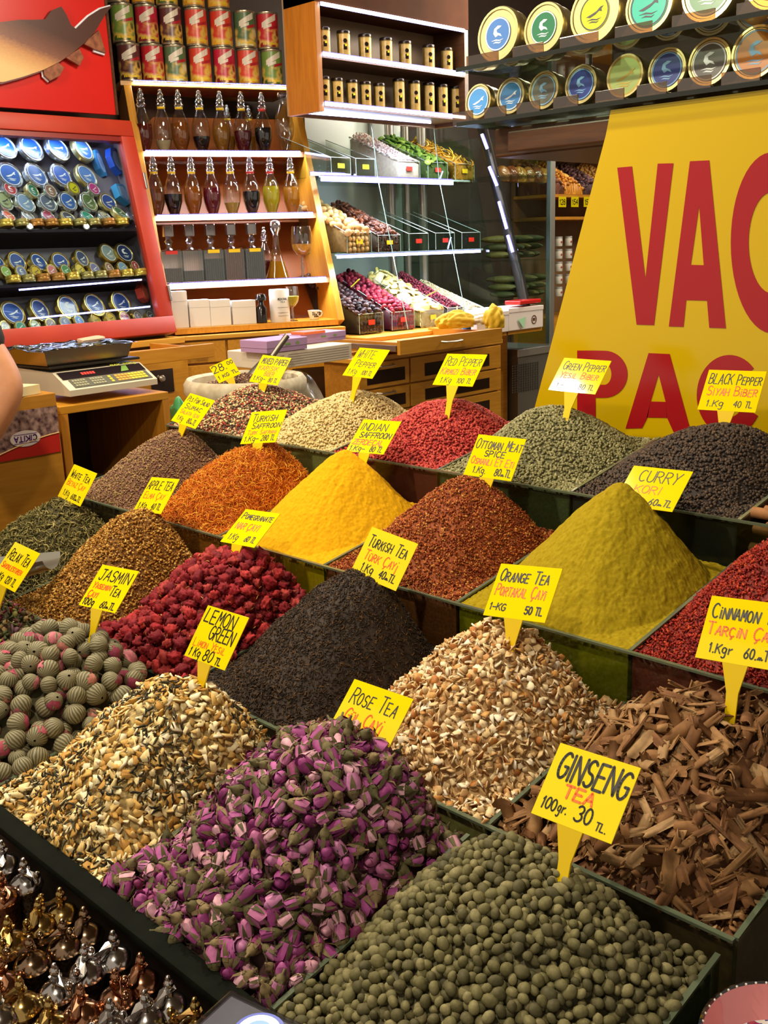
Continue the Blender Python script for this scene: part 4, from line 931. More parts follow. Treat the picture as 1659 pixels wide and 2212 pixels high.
# ================================================================== pepper mills in front of the stall
t = thing('mill_shelf', 'dark shelf in front of the stall carrying the metal pepper mills', 'shelf', (-1.2, .35, FZ))
MB().box(X0 - BW * 6, -.60, .02, .502, .695, .712).build('board', WDY, t)
MB().box(X0 - BW * 6, -.60, .02, .04, FZ, .695).build('front', WDY, t)
METAL = {'silver': ('#b4b0ae', '#443c34', '#7c7066'), 'brass': ('#b0945a', '#4a3a18', '#8a7040'), 'copper': ('#a5765a', '#4a2a1a', '#8a5c40'), 'bronze': ('#927a62', '#3c2e20', '#7c6650')}
def mill_meshes(mname):
    c1, c2, c3 = METAL[mname]
    pol_ = plain('polished_' + mname, c1, .16, 1.)
    eng = NT('engraved_' + mname); tc = eng.n('ShaderNodeTexCoord'); vo = eng.n('ShaderNodeTexVoronoi'); vo.inputs['Scale'].default_value = 170
    eng.l(tc.outputs['Object'], vo.inputs['Vector']); r = eng.ramp([(.15, c2), (.5, c3)], vo.outputs['Distance']); eng.l(r.outputs[0], eng.b.inputs['Base Color'])
    eng.b.inputs['Metallic'].default_value = .9; eng.b.inputs['Roughness'].default_value = .38
    bp = eng.n('ShaderNodeBump'); bp.inputs['Strength'].default_value = .5; bp.inputs['Distance'].default_value = .002; eng.l(vo.outputs['Distance'], bp.inputs['Height']); eng.l(bp.outputs[0], eng.b.inputs['Normal'])
    body = MB().lathe([(.0225, 0), (.0245, .002), (.0245, .010), (.0222, .013), (.0222, .052), (.0232, .054), (.0232, .058), (.0222, .060), (.0222, .118), (.0236, .120), (.0236, .126), (.0215, .128)], 28).mesh('body', eng.m, 35)
    lid = MB().lathe([(.0215, .126), (.0265, .127), (.0272, .1295), (.0262, .132), (.0225, .1375), (.0160, .1425), (.0090, .1450), (.0060, .1465), (.0056, .150), (.0035, .151)], 28).mesh('lid', pol_, 35)
    fin = MB().lathe([(.0036, .150), (.0036, .1545), (.0056, .156), (.0070, .160), (.0062, .164), (.0036, .1665), (.0040, .1685), (.0030, .171), (.0004, .172)], 16).mesh('finial', pol_, 35)
    cr = [(-.009, 0), (-.006, .008), (.003, .009), (.009, .004), (.014, .0065), (.021, .0105), (.028, .0085), (.034, .004), (.037, -.002), (.033, -.006), (.027, -.003), (.021, -.0010), (.015, -.0062), (.009, -.0095), (.002, -.009), (-.006, -.007)]
    b = MB(); n = len(cr); top = []; bot = []
    zf_ = lambda x: .1535 - .35 * max(0, x - .004) - 4.0 * max(0, x - .02) ** 2
    v = [(x, y, zf_(x) + .0010) for x, y in cr] + [(x, y, zf_(x) - .0010) for x, y in cr]
    b.add(v, [tuple(range(n)), tuple(range(n, 2 * n))[::-1]] + [(i, (i + 1) % n, n + (i + 1) % n, n + i) for i in range(n)])
    crank = b.mesh('crank_arm', pol_)
    kz = zf_(.032)
    kn = MB().lathe([(.0022, kz), (.0022, kz + .005), (.0045, kz + .007), (.0056, kz + .011), (.0045, kz + .015), (.0018, kz + .0168), (.0003, kz + .017)], 14, 0, T(.032, 0, 0)).mesh('knob', pol_, 35)
    return body, lid, fin, crank, kn
MM = {k: mill_meshes(k) for k in METAL}
MILLS = [(55, 150, 'copper', 200), (112, 272, 'silver', 320), (222, 385, 'silver', 10), (20, 500, 'copper', 340), (425, 565, 'brass', 215), (235, 660, 'brass', 300), (540, 690, 'bronze', 290), (60, 765, 'brass', 320),
         (375, 785, 'bronze', 240), (728, 820, 'silver', 255), (185, 885, 'bronze', 235), (500, 935, 'silver', 310), (880, 955, 'copper', 285), (20, 1010, 'copper', 330), (330, 1050, 'silver', 5), (680, 1085, 'copper', 350),
         (1035, 1095, 'silver', 275), (130, 1130, 'brass', 240), (478, 1175, 'copper', 300), (850, 1210, 'silver', 265), (1200, 1215, 'brass', 225), (-60, 880, 'brass', 290), (0, 1205, 'silver', 250), (300, 1250, 'brass', 300), (650, 1260, 'silver', 280)]
used = []
for k, (cx, cy, mt, ang) in enumerate(MILLS):
    p = at(cx / 2.676, 1750 + cy / 2.676, z=.834)
    t = thing('pepper_mill', 'x', 'pepper mill', group='engraved metal pepper mills', M=T(p[0], min(p[1], .478), .70 + .012) @ RZ(math.radians(ang)) @ np.diag([.79, .79, .92, 1.]))
    used.append((cx, cy, mt, t))
    for me, nm in zip(MM[mt], ('body', 'lid', 'finial', 'crank_arm', 'knob')):
        o = bpy.data.objects.new(nm, me); COL.objects.link(o); o.parent = t
FOUND = {0: 'highest of the mills at the left edge', 1: 'just below the topmost copper mill', 2: 'below the pair at the top, near the black rail', 3: 'cut by the left edge under the topmost mills', 4: 'near the black rail, fifth down',
         5: 'left of the one near the rail, with shiny yellow lid', 6: 'near the black rail beside the rose tray corner', 7: 'second brass one at the left edge', 8: 'behind the bright silver one in the middle', 9: 'beside the rail, in the middle of the outer row',
         10: 'at left, its violet crank pointing down', 11: 'in the middle with bluish crank', 12: 'with orange glint on its lid, near the rail', 13: 'cut by the left edge, low down', 14: 'widest silver lid at the bottom, crank to the right',
         15: 'with pink crank stretched to the right', 16: 'lowest silver one beside the rail', 17: 'brightest brass crank at the bottom left', 18: 'at the bottom edge between two silver ones', 19: 'at the bottom edge with ring shaped crank', 20: 'tip beside the plastic wrapped souvenir',
         21: 'outside the left edge', 22: 'in the bottom left corner', 23: 'at the bottom edge, tip only', 24: 'at the bottom edge in the middle'}
for k, (cx, cy, mt, t) in enumerate(used): t['label'] = f'{mt} pepper mill {FOUND[k]}'
# plastic wrapped souvenir with a blue ring, lower edge
p = at(528, 2222, z=.93)
t = thing('wrapped_souvenir', 'clear plastic wrapped souvenir with blue and white ring at the bottom edge', 'souvenir', (p[0], p[1], .712))
MB(T(p[0], p[1], .712) @ RZ(.2)).box(-.046, .046, -.034, .034, 0, .212, bev=.004).build('box', noisy('souvenir_card', '#17151c', '#2a2833', 60, .4), t)
MB(T(p[0], p[1], .712) @ RZ(.2)).box(-.048, .048, -.036, .036, 0, .2145, bev=.003).build('wrapping', thin_glass('cellophane', '#e4e6f0', 1.0, .10, .03), t)
b = MB(T(p[0] + .012, p[1] + .006, .9275))
b.lathe([(.024, 0), (.024, .002)], 28, 0); b.lathe([(.020, .002), (.020, .003)], 28, 1); b.lathe([(.012, .003), (.012, .004)], 24, 2); b.lathe([(.006, .004), (.006, .005)], 20, 3)
b.build('blue_eye_disc', [plain('eye_blue', '#2f49c0', .2), plain('eye_white', '#e8e8f0', .2), plain('eye_light', '#6fa4dc', .2), plain('eye_black', '#101018', .2)], t)
# painted bowls lower right
def bowl(c, R, tilt, cin, label, pattern=True):
    M = T(*c) @ RZ(.6) @ RX(tilt)
    t = thing('painted_bowl', label, 'bowl', M=M, group='painted ceramic bowls')
    prof = [(R * .42, -R * .62), (R * .46, -R * .62), (R * .80, -R * .36), (R * .98, -R * .03), (R, 0), (R * .965, .002), (R * .90, -R * .08), (R * .72, -R * .34), (R * .40, -R * .56), (.0005, -R * .58)]
    mt = NT('bowl_' + cin[1:]); tc = mt.n('ShaderNodeTexCoord'); sp = mt.n('ShaderNodeSeparateXYZ'); mt.l(tc.outputs['Object'], sp.inputs[0])
    ln = mt.n('ShaderNodeVectorMath', operation='LENGTH'); cm = mt.n('ShaderNodeCombineXYZ'); mt.l(sp.outputs[0], cm.inputs[0]); mt.l(sp.outputs[1], cm.inputs[1]); mt.l(cm.outputs[0], ln.inputs[0])
    dv = mt.n('ShaderNodeMath', operation='DIVIDE'); dv.inputs[1].default_value = R; mt.l(ln.outputs['Value'], dv.inputs[0])
    ww = mt.n('ShaderNodeTexWave', wave_type='RINGS', rings_direction='SPHERICAL'); ww.inputs['Scale'].default_value = 60; ww.inputs['Distortion'].default_value = 14; ww.inputs['Detail'].default_value = 2
    mt.l(tc.outputs['Object'], ww.inputs['Vector'])
    pat = mt.ramp([(.40, '#e8e4dc'), (.55, '#e8e4dc'), (.58, '#27418c'), (.80, '#27418c'), (.82, '#b0304a')], ww.outputs['Fac'], 'CONSTANT')
    rr = mt.ramp([(0, (0, 0, 0, 1)), (.70, (0, 0, 0, 1)), (.705, (1, 1, 1, 1))], dv.outputs[0], 'CONSTANT')
    rim = mt.ramp([(0, cin), (.94, cin), (.945, '#0c0a0a')], dv.outputs[0], 'CONSTANT')
    mx = mt.n('ShaderNodeMix', data_type='RGBA'); mt.l(rr.outputs[0], mx.inputs[0]); mt.l(pat.outputs[0], mx.inputs[6]); mt.l(rim.outputs[0], mx.inputs[7])
    mt.l(mx.outputs[2], mt.b.inputs['Base Color']); mt.b.inputs['Roughness'].default_value = .08; mt.b.inputs['Coat Weight'].default_value = .6
    MB().lathe(prof[4:], 48, caps=False).build('inside', mt.m, t, smooth=True)
    MB().lathe(prof[:5], 48, caps=False).build('outside', plain('bowl_black_glaze', '#0e0c0e', .08, coat=.8), t, smooth=True)
    b = MB()
    for k in range(46):
        a = k * 2 * math.pi / 46; b.ball((R * .955 * math.cos(a), R * .955 * math.sin(a), .0005), .0014, sub=1)
    b.build('raised_dots', plain('dot_white', '#ddd8d0', .3), t, smooth=True)
    return t
p = at(1698, 2262, z=.93)
MB_ = thing('bowl_table', 'dark table beside the stall end carrying painted bowls', 'table', (p[0], p[1], FZ))
MB().box(p[0] - .075, p[0] + .6, p[1] - .35, p[1] + .35, .838, .858).build('table_top', WDY, MB_)
MB().box(p[0] - .02, p[0] + .55, p[1] - .30, p[1] + .30, FZ, .838).build('table_base', WDY, MB_)
bowl((p[0], p[1], .93), .072, .12, '#c87a7c', 'pink ceramic bowl with black rim and painted centre in the bottom right corner')
p2 = at(1808, 2000, z=.93)
bowl((p2[0], p2[1], .925), .060, .10, '#6a4a8c', 'dark rimmed painted bowl at the right edge above the pink bowl')
# ================================================================== shop along the left wall
class Panel:
    """a flat front in the place: x along ex, y along ey, z out of it"""
    def __init__(s, P, ex, ey):
        s.P = np.asarray(P, float); s.ex = unit(ex); s.ez = unit(np.cross(s.ex, unit(ey))); s.ey = np.cross(s.ez, s.ex)
    def loc(s, px, py, d=0.):
        q = on_plane(px, py, s.P - s.ez * d, s.ez) - s.P
        return float(q @ s.ex), float(q @ s.ey)
    def M(s, x=0, y=0, z=0): return frame(s.ex, s.ey, s.ez, s.P + s.ex * x + s.ey * y + s.ez * z)
    def w(s, x, y, z=0): return s.P + s.ex * x + s.ey * y + s.ez * z
    def mpp(s, px, py, d=0.):
        q = on_plane(px, py, s.P - s.ez * d, s.ez); return np.linalg.norm(q - CAM) / FPX * .94
LED = emitter('led_white', '#c4ceff', 28.0); LEDBASE = plain('led_strip_base', '#5a50a0', .4)
def led(A, B, label, hgt=.010, group='LED light strips', beads=46, out=(1, 0, 0), dots=True, watts=0., aim=None):
    A = np.asarray(A, float); B = np.asarray(B, float); ex = unit(B - A); L = np.linalg.norm(B - A)
    o_ = np.asarray(out, float); o_ = unit(o_ - ex * (o_ @ ex)); ez = np.cross(ex, o_)
    M = frame(ex, o_, ez, A)
    t = thing('led_strip', label, 'light strip', M=M, group=group)
    MB().box(0, L, -.004, 0, -hgt, hgt * .6).build('strip_base', LEDBASE, t)
    b = MB()
    if dots:
        for i in range(beads):
            x = L * (i + .5) / beads; b.box(x - L / beads * .33, x + L / beads * .33, 0, .004, -hgt * .55, hgt * .35)
    else: b.box(0, L, 0, .004, -hgt * .6, hgt * .5)
    b.build('diodes', LED, t)
    if watts:                                  # the strip's own light, thrown down and inwards
        mid = (A + B) / 2 + o_ * .006; l = area('strip_light', mid.tolist(), (mid + np.asarray(aim, float)).tolist(), L, watts, (.80, .86, 1.0), 'RECTANGLE', .02)
        z_ = -unit(aim); x_ = ex - z_ * (ex @ z_); x_ = unit(x_); l.matrix_world = Matrix(frame(x_, np.cross(z_, x_), z_, mid).tolist())
    return t
REDW = noisy('red_painted_wood', '#a02712', '#b6361a', 4, .5)
# ---- red display case (leaning front)
P0 = at(365, 690, x=-3.95); RCs = Panel(P0, (0, 1, 0), (-.205, 0, .858))
xr, yt = RCs.loc(275, 262); y0 = RCs.loc(365, 705)[1]; xL = -1.25
t = thing('red_display_case', 'red framed glass display case full of round tins at the upper left', 'display case', M=RCs.M())
b = MB()
wf = .070
b.box(xL, .02, yt - wf, yt, -.03, .012, bev=.004); b.box(xL, .02, y0 - .03, y0 + .045, -.03, .014, bev=.004)
b.box(.02 - wf, .02, y0 + .045, yt - wf, -.03, .012, bev=.004); b.box(xL, xL + wf, y0 + .045, yt - wf, -.03, .012, bev=.004)
fr = b.build('door_frame', REDW, t, smooth=True)
b = MB(); b.box(xL + wf - .004, .02 - wf + .004, yt - wf - .022, yt - wf + .002, -.026, .004); b.build('inner_bead', plain('dark_red_bead', '#7c1a14', .4), fr)
MB().box(xL + wf, .02 - wf, y0 + .045, yt - wf, -.016, -.013).build('glass_pane', thin_glass('case_glass', '#eef4f4', .5), t)
c_ = MB(); c_.box(xL, .02, y0 - .03, yt, -.36, -.34); c_.box(xL, .02, y0 - .03, y0, -.34, -.03); c_.box(xL, .02, yt - .015, yt, -.34, -.03); c_.box(.005, .02, y0, yt, -.34, -.03); c_.box(xL, xL + .015, y0, yt, -.34, -.03)
c_.build('carcass', plain('case_inside', '#8c8494', .5), t)
STEEL = plain('brushed_steel', '#a8a49c', .35, 1.)
for yy in (.13, .70):
    MB().box(.018, .030, yt * yy - .035, yt * yy + .035, -.01, .018, bev=.002).build('hinge', STEEL, t)
cr = lambda a, b_: (a / 3.318, 240 + b_ / 3.318)
levels = [842, 1215, 1580]; nm = ['top', 'middle', 'bottom']
for lv in levels:
    y_ = RCs.loc(*cr(600, lv), .03)[1]
    MB().box(xL + .02, .0, y_ - .012, y_, -.34, -.035).build('shelf', plain('case_shelf_dark', '#2a2430', .25), t)
# sloping display racks carrying the tins
for (ya, yb, d0, d1) in ((842, 200, .10, .20), (1215, 960, .10, .14), (1580, 1290, .10, .14)):
    A = RCs.loc(*cr(600, ya), .03)[1]; B = RCs.loc(*cr(600, yb), .1)[1]
    MB().add([(xL + .02, A, -d0), (0, A, -d0), (0, B, -d1), (xL + .02, B, -d1), (xL + .02, A, -d0 - .01), (0, A, -d0 - .01), (0, B, -d1 - .01), (xL + .02, B, -d1 - .01)],
             [(0, 1, 2, 3), (7, 6, 5, 4), (0, 4, 5, 1), (1, 5, 6, 2), (2, 6, 7, 3), (3, 7, 4, 0)]).build('display_rack', plain('rack_grey', '#6e6878', .5), t)
BL, LB, GR, YE, RE = '#2456b4', '#4f88cc', '#2e7d5a', '#c9c41e', '#b4343a'
RT = [  # section, row, x, y, rx, ry, colour, colour name
 ('top', 1, 35, 250, 92, '#1f62c4', 'bright blue'), ('top', 1, 228, 262, 95, '#2259c0', 'blue'), ('top', 1, 418, 262, 95, '#2a5cb4', 'blue'), ('top', 1, 600, 268, 92, '#4a78b8', 'steel blue'),
 ('top', 2, 75, 455, 95, '#3a66b4', 'blue'), ('top', 2, 265, 455, 94, '#3c62a8', 'blue'), ('top', 2, 445, 458, 90, '#2f5ec0', 'blue'), ('top', 2, 625, 460, 90, '#5a80b8', 'grey blue'),
 ('top', 3, 75, 555, 54, RE, 'red'), ('top', 3, 238, 568, 54, GR, 'green'), ('top', 3, 365, 570, 54, '#8c6a58', 'brown'), ('top', 3, 530, 550, 50, YE, 'yellow'), ('top', 3, 675, 555, 52, '#b83a84', 'magenta'),
 ('top', 4, 35, 640, 72, '#a8b48c', 'pale green'), ('top', 4, 185, 655, 78, '#7f9cc8', 'silver blue'), ('top', 4, 345, 655, 74, '#5f6a84', 'grey'), ('top', 4, 490, 645, 74, '#3b66b8', 'blue'), ('top', 4, 640, 650, 75, '#5f7a4a', 'olive green'), ('top', 4, 780, 650, 70, '#3450a0', 'dark blue'),
 ('top', 5, 65, 748, 55, '#e06038', 'orange red'), ('top', 5, 205, 750, 52, '#7a746c', 'grey'), ('top', 5, 350, 752, 56, '#b04a6a', 'rose'), ('top', 5, 490, 755, 56, '#4a4a58', 'charcoal'), ('top', 5, 630, 752, 58, '#2f9a86', 'teal'), ('top', 5, 755, 750, 55, '#c9c4b8', 'white'), ('top', 5, 862, 725, 62, '#5a7a3e', 'olive'), ('top', 5, 940, 752, 42, '#7a70a0', 'violet grey'),
 ('middle', 1, -20, 1085, 70, '#2c4f9c', 'blue'), ('middle', 1, 125, 1080, 76, '#2c4f9c', 'blue'), ('middle', 1, 280, 1080, 74, '#2c4f9c', 'blue'), ('middle', 1, 435, 1080, 74, '#2c4f9c', 'blue'), ('middle', 1, 590, 1055, 68, '#3a4670', 'dark slate blue'), ('middle', 1, 780, 1015, 76, '#8fa0a8', 'steel grey'), ('middle', 1, 895, 1015, 78, '#2a3a6a', 'dark navy'),
 ('middle', 2, 45, 1150, 48, '#8cb45a', 'light green'), ('middle', 2, 155, 1150, 48, '#6a74a0', 'slate blue'), ('middle', 2, 260, 1148, 48, '#cfae14', 'yellow'), ('middle', 2, 375, 1142, 48, '#c45a5c', 'salmon red'), ('middle', 2, 475, 1138, 48, '#4f8a4c', 'green'), ('middle', 2, 575, 1132, 48, '#dcc414', 'bright yellow'), ('middle', 2, 680, 1126, 48, '#6a6494', 'purple'), ('middle', 2, 785, 1122, 46, '#9a6a54', 'brown'), ('middle', 2, 880, 1117, 46, '#84a8cc', 'light blue'), ('middle', 2, 970, 1108, 44, '#b84a48', 'red'),
 ('bottom', 1, 95, 1445, 96, '#2a52a8', 'blue'), ('bottom', 1, 290, 1425, 92, '#28448c', 'dark blue'), ('bottom', 1, 490, 1403, 92, '#2c4a94', 'blue'), ('bottom', 1, 680, 1385, 92, '#2c4888', 'blue'), ('bottom', 1, 870, 1375, 92, '#2f4a8c', 'blue'),
 ('bottom', 2, 40, 1545, 46, '#8c8478', 'grey brown'), ('bottom', 2, 150, 1545, 46, '#4a9478', 'green'), ('bottom', 2, 255, 1532, 48, '#b4c49a', 'pale green'), ('bottom', 2, 365, 1525, 46, '#7a5a48', 'brown'), ('bottom', 2, 470, 1512, 48, '#8c98b0', 'silver grey'), ('bottom', 2, 570, 1502, 48, '#4a86bc', 'sky blue'), ('bottom', 2, 690, 1495, 50, '#d4b414', 'yellow'), ('bottom', 2, 797, 1484, 50, '#dcbc18', 'golden yellow'), ('bottom', 2, 895, 1474, 46, '#c85a6c', 'pink'), ('bottom', 2, 990, 1470, 46, '#8a8078', 'grey'), ('bottom', 2, 1078, 1462, 36, '#4a4448', 'dark grey')]
ci = {}
for (sec, row, cx, cy, rp, hexc, cn) in RT:
    big = rp > 66
    d = {('top', 1): .135, ('top', 2): .115, ('top', 3): .095, ('top', 4): .09, ('top', 5): .07}.get((sec, row), .085 if big else .062)
    x, y = RCs.loc(*cr(cx, cy), d); r = rp / 3.318 * RCs.mpp(*cr(cx, cy), d) * 1.02
    k = (sec, row); ci[k] = ci.get(k, 0) + 1
    tilt = -.25 if (sec, row) != ('top', 5) else -.55
    M = RCs.M(x, y, -d) @ RX(tilt + random.uniform(-.06, .06)) @ RY(.28 + random.uniform(-.12, .12)) @ RZ(random.uniform(-.2, .2))
    rim = SILV if cn in ('blue', 'bright blue', 'silver blue', 'grey', 'white') and sec == 'top' else (GOLD if sec != 'top' else random.choice([GOLD2, SILV]))
    place_tin(M, (r, .026, hexc, rim, 0 if random.random() < .7 else 1, WHT if cn not in ('white', 'yellow', 'bright yellow', 'golden yellow', 'pale green') else DKB, .84),
              f'{cn} lidded tin, {ORD[ci[k]-1]} in row {["one","two","three","four","five"][row-1]} of the red case {sec} section', 'round tins in the red display case')
# tins lying flat along the shelf fronts
for (sec, xs, ya, yb, d) in (('top', [40, 155, 260, 365, 465, 570, 670, 775, 870], 805, 795, .045), ('middle', [95, 200, 305, 412, 520, 622, 716, 810, 905, 1005], 1205, 1150, .045)):
    for i, cx in enumerate(xs):
        cy = ya + (yb - ya) * i / len(xs); x, y = RCs.loc(*cr(cx, cy), d); s = RCs.mpp(*cr(cx, cy), d) / 3.318
        m_ = (plain('gold_lacquer', '#cfae4c', .3, .6), plain('amber_lacquer', '#a8702c', .35, .4), plain('olive_gold', '#9a8c54', .35, .6))[(i * 2 + (i // 3)) % 3]
        M = RCs.M(x, y, -d) @ RX(-math.pi / 2)
        t2 = thing('flat_tin', f'small tin lying flat, {ORD[i]} along the front of the {sec} shelf in the red case', 'tin', M=M, group='flat tins along the red case shelves')
        MB().lathe([(50 * s, -.016), (52 * s, -.014), (52 * s, -.002), (50 * s, 0)], 28).build('can', m_, t2, smooth=True)
        MB().lathe([(53.5 * s, 0), (53.5 * s, .011), (50 * s, .0125)], 28).build('lid', m_, t2, smooth=True)
# odd packages on the right of the case
def case_box(name, label, cx, cy, wpx, hpx, col, d, n=8, rot=.2):
    x, y = RCs.loc(*cr(cx, cy), d); s = RCs.mpp(*cr(cx, cy), d) / 3.318
    M = RCs.M(x, y, -d) @ RZ(rot) @ RY(.5)
    t2 = thing(name, label, 'package', M=M)
    pts = [(wpx * s * math.cos(2 * math.pi * (i + .5) / n), hpx * s * math.sin(2 * math.pi * (i + .5) / n)) for i in range(n)]
    MB().prism(pts, -.03, 0).build('box', plain('pack_' + col[1:], col, .25, coat=.3), t2)
    MB().prism([(a * .72, b_ * .72) for a, b_ in pts], 0, .0008).build('printed_panel', plain('pack_print_' + col[1:], '#9cc0ea' if col != '#c83a20' else '#e06a40', .3), t2)
case_box('gift_box', 'blue eight sided gift box at the right of the top section in the red case', 845, 355, 78, 100, '#2456c8', .12)
case_box('gift_box', 'narrow light blue oval pack beside the eight sided box in the red case', 725, 370, 44, 100, '#3f86c4', .15)
case_box('gift_box', 'sky blue angular box lower right in the top section of the red case', 888, 585, 78, 85, '#3f9ad8', .11, 5, .5)
case_box('gift_box', 'red six sided box at the right of the bottom section in the red case', 1040, 1300, 58, 70, '#c83a20', .09, 6, .1)
x, y = RCs.loc(*cr(800, 205), .16)
v, f = ICO[3]; kk = rng.normal(size=(8, 3)) * 4; dd = sum(np.sin(v @ kk[i]) for i in range(8)) / 8
solo(MB(RCs.M(x, y, -.16)).add(v * (1 + .25 * dd)[:, None] * np.array([.055, .035, .03]), f), 'foil_parcel', plain('crumpled_foil', '#c8ccd4', .2, .9), 'crumpled silver foil parcel at the top right inside the red case', 'parcel')
# lamps and light strip reflections in the case
for k, cx in enumerate((210, 615, 990)):
    x, y = RCs.loc(*cr(cx, 828), .03)
    t2 = thing('spot_lamp', f'small glowing spot lamp under the top tins of the red case, {ORD[k]} from left', 'lamp', M=RCs.M(x, y, -.028), group='spot lamps in the red case')
    MB().lathe([(.015, -.006), (.016, .002), (.011, .004)], 20).build('housing', STEEL, t2, smooth=True); MB().lathe([(.0105, .0035), (.0100, .006), (.004, .008)], 20).build('bulb', emitter('spot_bulb', '#ffe6e0', 22), t2, smooth=True)
for k, (a, b_) in enumerate((((135, 1283), (1015, 1210)), ((200, 1490), (1075, 1402)))):  # reflections of light strips, modelled as glowing strips behind the pane
    A = RCs.w(*RCs.loc(*cr(*a), .03), -.03); B = RCs.w(*RCs.loc(*cr(*b_), .03), -.03)
    led(A, B, f'thin white reflection of a light strip in the red case, {["upper", "lower"][k]} one', .005, beads=70, out=RCs.ez)
A = RCs.w(xL + .1, yt - .055, -.10); B = RCs.w(-.09, yt - .055, -.10)
led(A, B, 'white light strip under the top rail inside the red case', .006, beads=60, out=-RCs.ey, watts=1.4, aim=-RCs.ez * .35 - RCs.ey)

# ---- red fish poster above the case
t = thing('fish_poster', 'bright red wall board carrying a brown sturgeon cut out at the top left', 'poster', (-4.2, 2.0, 2.2))
PX = -4.25
pa = at(250, 248, x=PX); MP = frame((0, 1, 0), (0, 0, 1), (1, 0, 0), (PX, 0, 0))
MB(MP).prism([(.8, pa[2] - .012), (pa[1], pa[2]), (pa[1] - .012, 3.1), (.8, 3.1)], -.03, 0).build('red_board', plain('poster_red', '#c8180e', .35, emit='#c8180e', es=.0), t)
MB(MP).prism([(pa[1], pa[2]), (pa[1] + .012, pa[2]), (pa[1], 3.1), (pa[1] - .012, 3.1)], -.03, .006).build('edge_trim', WD, t)
fp = [(0, 118), (80, 108), (150, 108), (215, 105), (245, 60), (295, 40), (320, 80), (345, 135), (370, 155), (440, 88), (500, 50), (555, 35), (520, 80), (470, 165), (415, 225), (360, 270), (290, 320), (205, 362), (100, 398), (0, 425), (-150, 425), (-330, 385), (-470, 300), (-330, 200), (-150, 135)]
fins = [[(440, 200), (490, 160), (525, 275), (470, 258), (415, 230)], [(330, 290), (390, 255), (412, 300), (390, 340), (318, 298)], [(205, 352), (275, 320), (312, 350), (290, 392), (240, 418), (212, 390)]]
cv = lambda q: [tuple(at(a / 2.37, b_ / 2.37, x=PX)[1:]) for a, b_ in q]
fm = NT('sturgeon_skin'); tc = fm.n('ShaderNodeTexCoord'); mp = fm.n('ShaderNodeMapping'); mp.inputs['Rotation'].default_value = (math.radians(16), 0, 0)
sp = fm.n('ShaderNodeSeparateXYZ'); fm.l(tc.outputs['Object'], mp.inputs[0]); fm.l(mp.outputs[0], sp.inputs[0])
zc = at(150 / 2.37, 240 / 2.37, x=PX) - np.array([0, 2.0, 2.2]); zr = zc[2] * math.cos(math.radians(16)) + zc[1] * math.sin(math.radians(16))
mr = fm.n('ShaderNodeMapRange'); mr.inputs[1].default_value = zr - .13; mr.inputs[2].default_value = zr + .11; fm.l(sp.outputs[2], mr.inputs[0])
nz = fm.n('ShaderNodeTexNoise'); nz.inputs['Scale'].default_value = 60; ad = fm.n('ShaderNodeMath', operation='MULTIPLY_ADD'); ad.inputs[1].default_value = .12; fm.l(nz.outputs[0], ad.inputs[0]); fm.l(mr.outputs[0], ad.inputs[2])
r_ = fm.ramp([(.10, '#e4bc80'), (.42, '#c08a58'), (.58, '#7d5040'), (.72, '#6b4234'), (.95, '#4a2c24')], ad.outputs[0]); fm.l(r_.outputs[0], fm.b.inputs['Base Color']); fm.b.inputs['Roughness'].default_value = .4
fo = MB(MP).prism(cv(fp), .012, .032).build('sturgeon_cut_out', fm.m, t)
b = MB(MP); [b.prism(cv(q), .012, .028) for q in fins]; b.build('fins', noisy('fin_brown', '#6b3a2a', '#9a6040', 40, .4), fo)
b = MB(MP); e = cv(fp)
b.tube([(y_, z_, .012) for y_, z_ in e[7:12]], .006); b.tube([(y_, z_, .012) for y_, z_ in e[16:21]], .006); b.tube([(y_, z_ - .004, .012) for y_, z_ in cv(fins[0])[2:4]], .006); b.tube([(y_, z_, .012) for y_, z_ in cv([(205, 352), (212, 395), (240, 420)])], .005)
b.build('white_edge', plain('foam_white', '#dfe4ee', .5), fo)

# ---- wooden bottle case (leaning, turned a little to the stall)
a_ = unit((.371, .929, 0)); n0 = np.array([a_[1], -a_[0], 0])
BC = Panel(at(378, 714, x=-4.0), a_, -n0 * .52 + np.array([0, 0, 1.12]))
xW, _ = BC.loc(735, 692); _, yT = BC.loc(290, 185); yB = BC.loc(378, 714)[1]
t = thing('bottle_case', 'honey coloured wooden display case of decanters with lit shelves', 'display case', M=BC.M())
OAK = wood('case_oak', '#b87a1e', '#cf922c', 1, .35)
MB().box(-.036, 0, yB, yT + .02, -.28, .004, bev=.002).build('left_side', OAK, t); MB().box(xW - .01, xW + .022, yB, yT + .02, -.28, .004, bev=.002).build('right_side', OAK, t)
MB().box(0, xW, yB, yT, -.28, -.262).build('back_panel', noisy('case_back', '#8a4c20', '#9c5a28', 3, .4), t)
SH = [((290, 185), (630, 181)), ((315, 334), (665, 325)), ((340, 472), (683, 458)), ((370, 615), (703, 602)), ((378, 714), (735, 692))]
WP = frame(a_, -n0, (0, 0, 1))
shelf_z = []
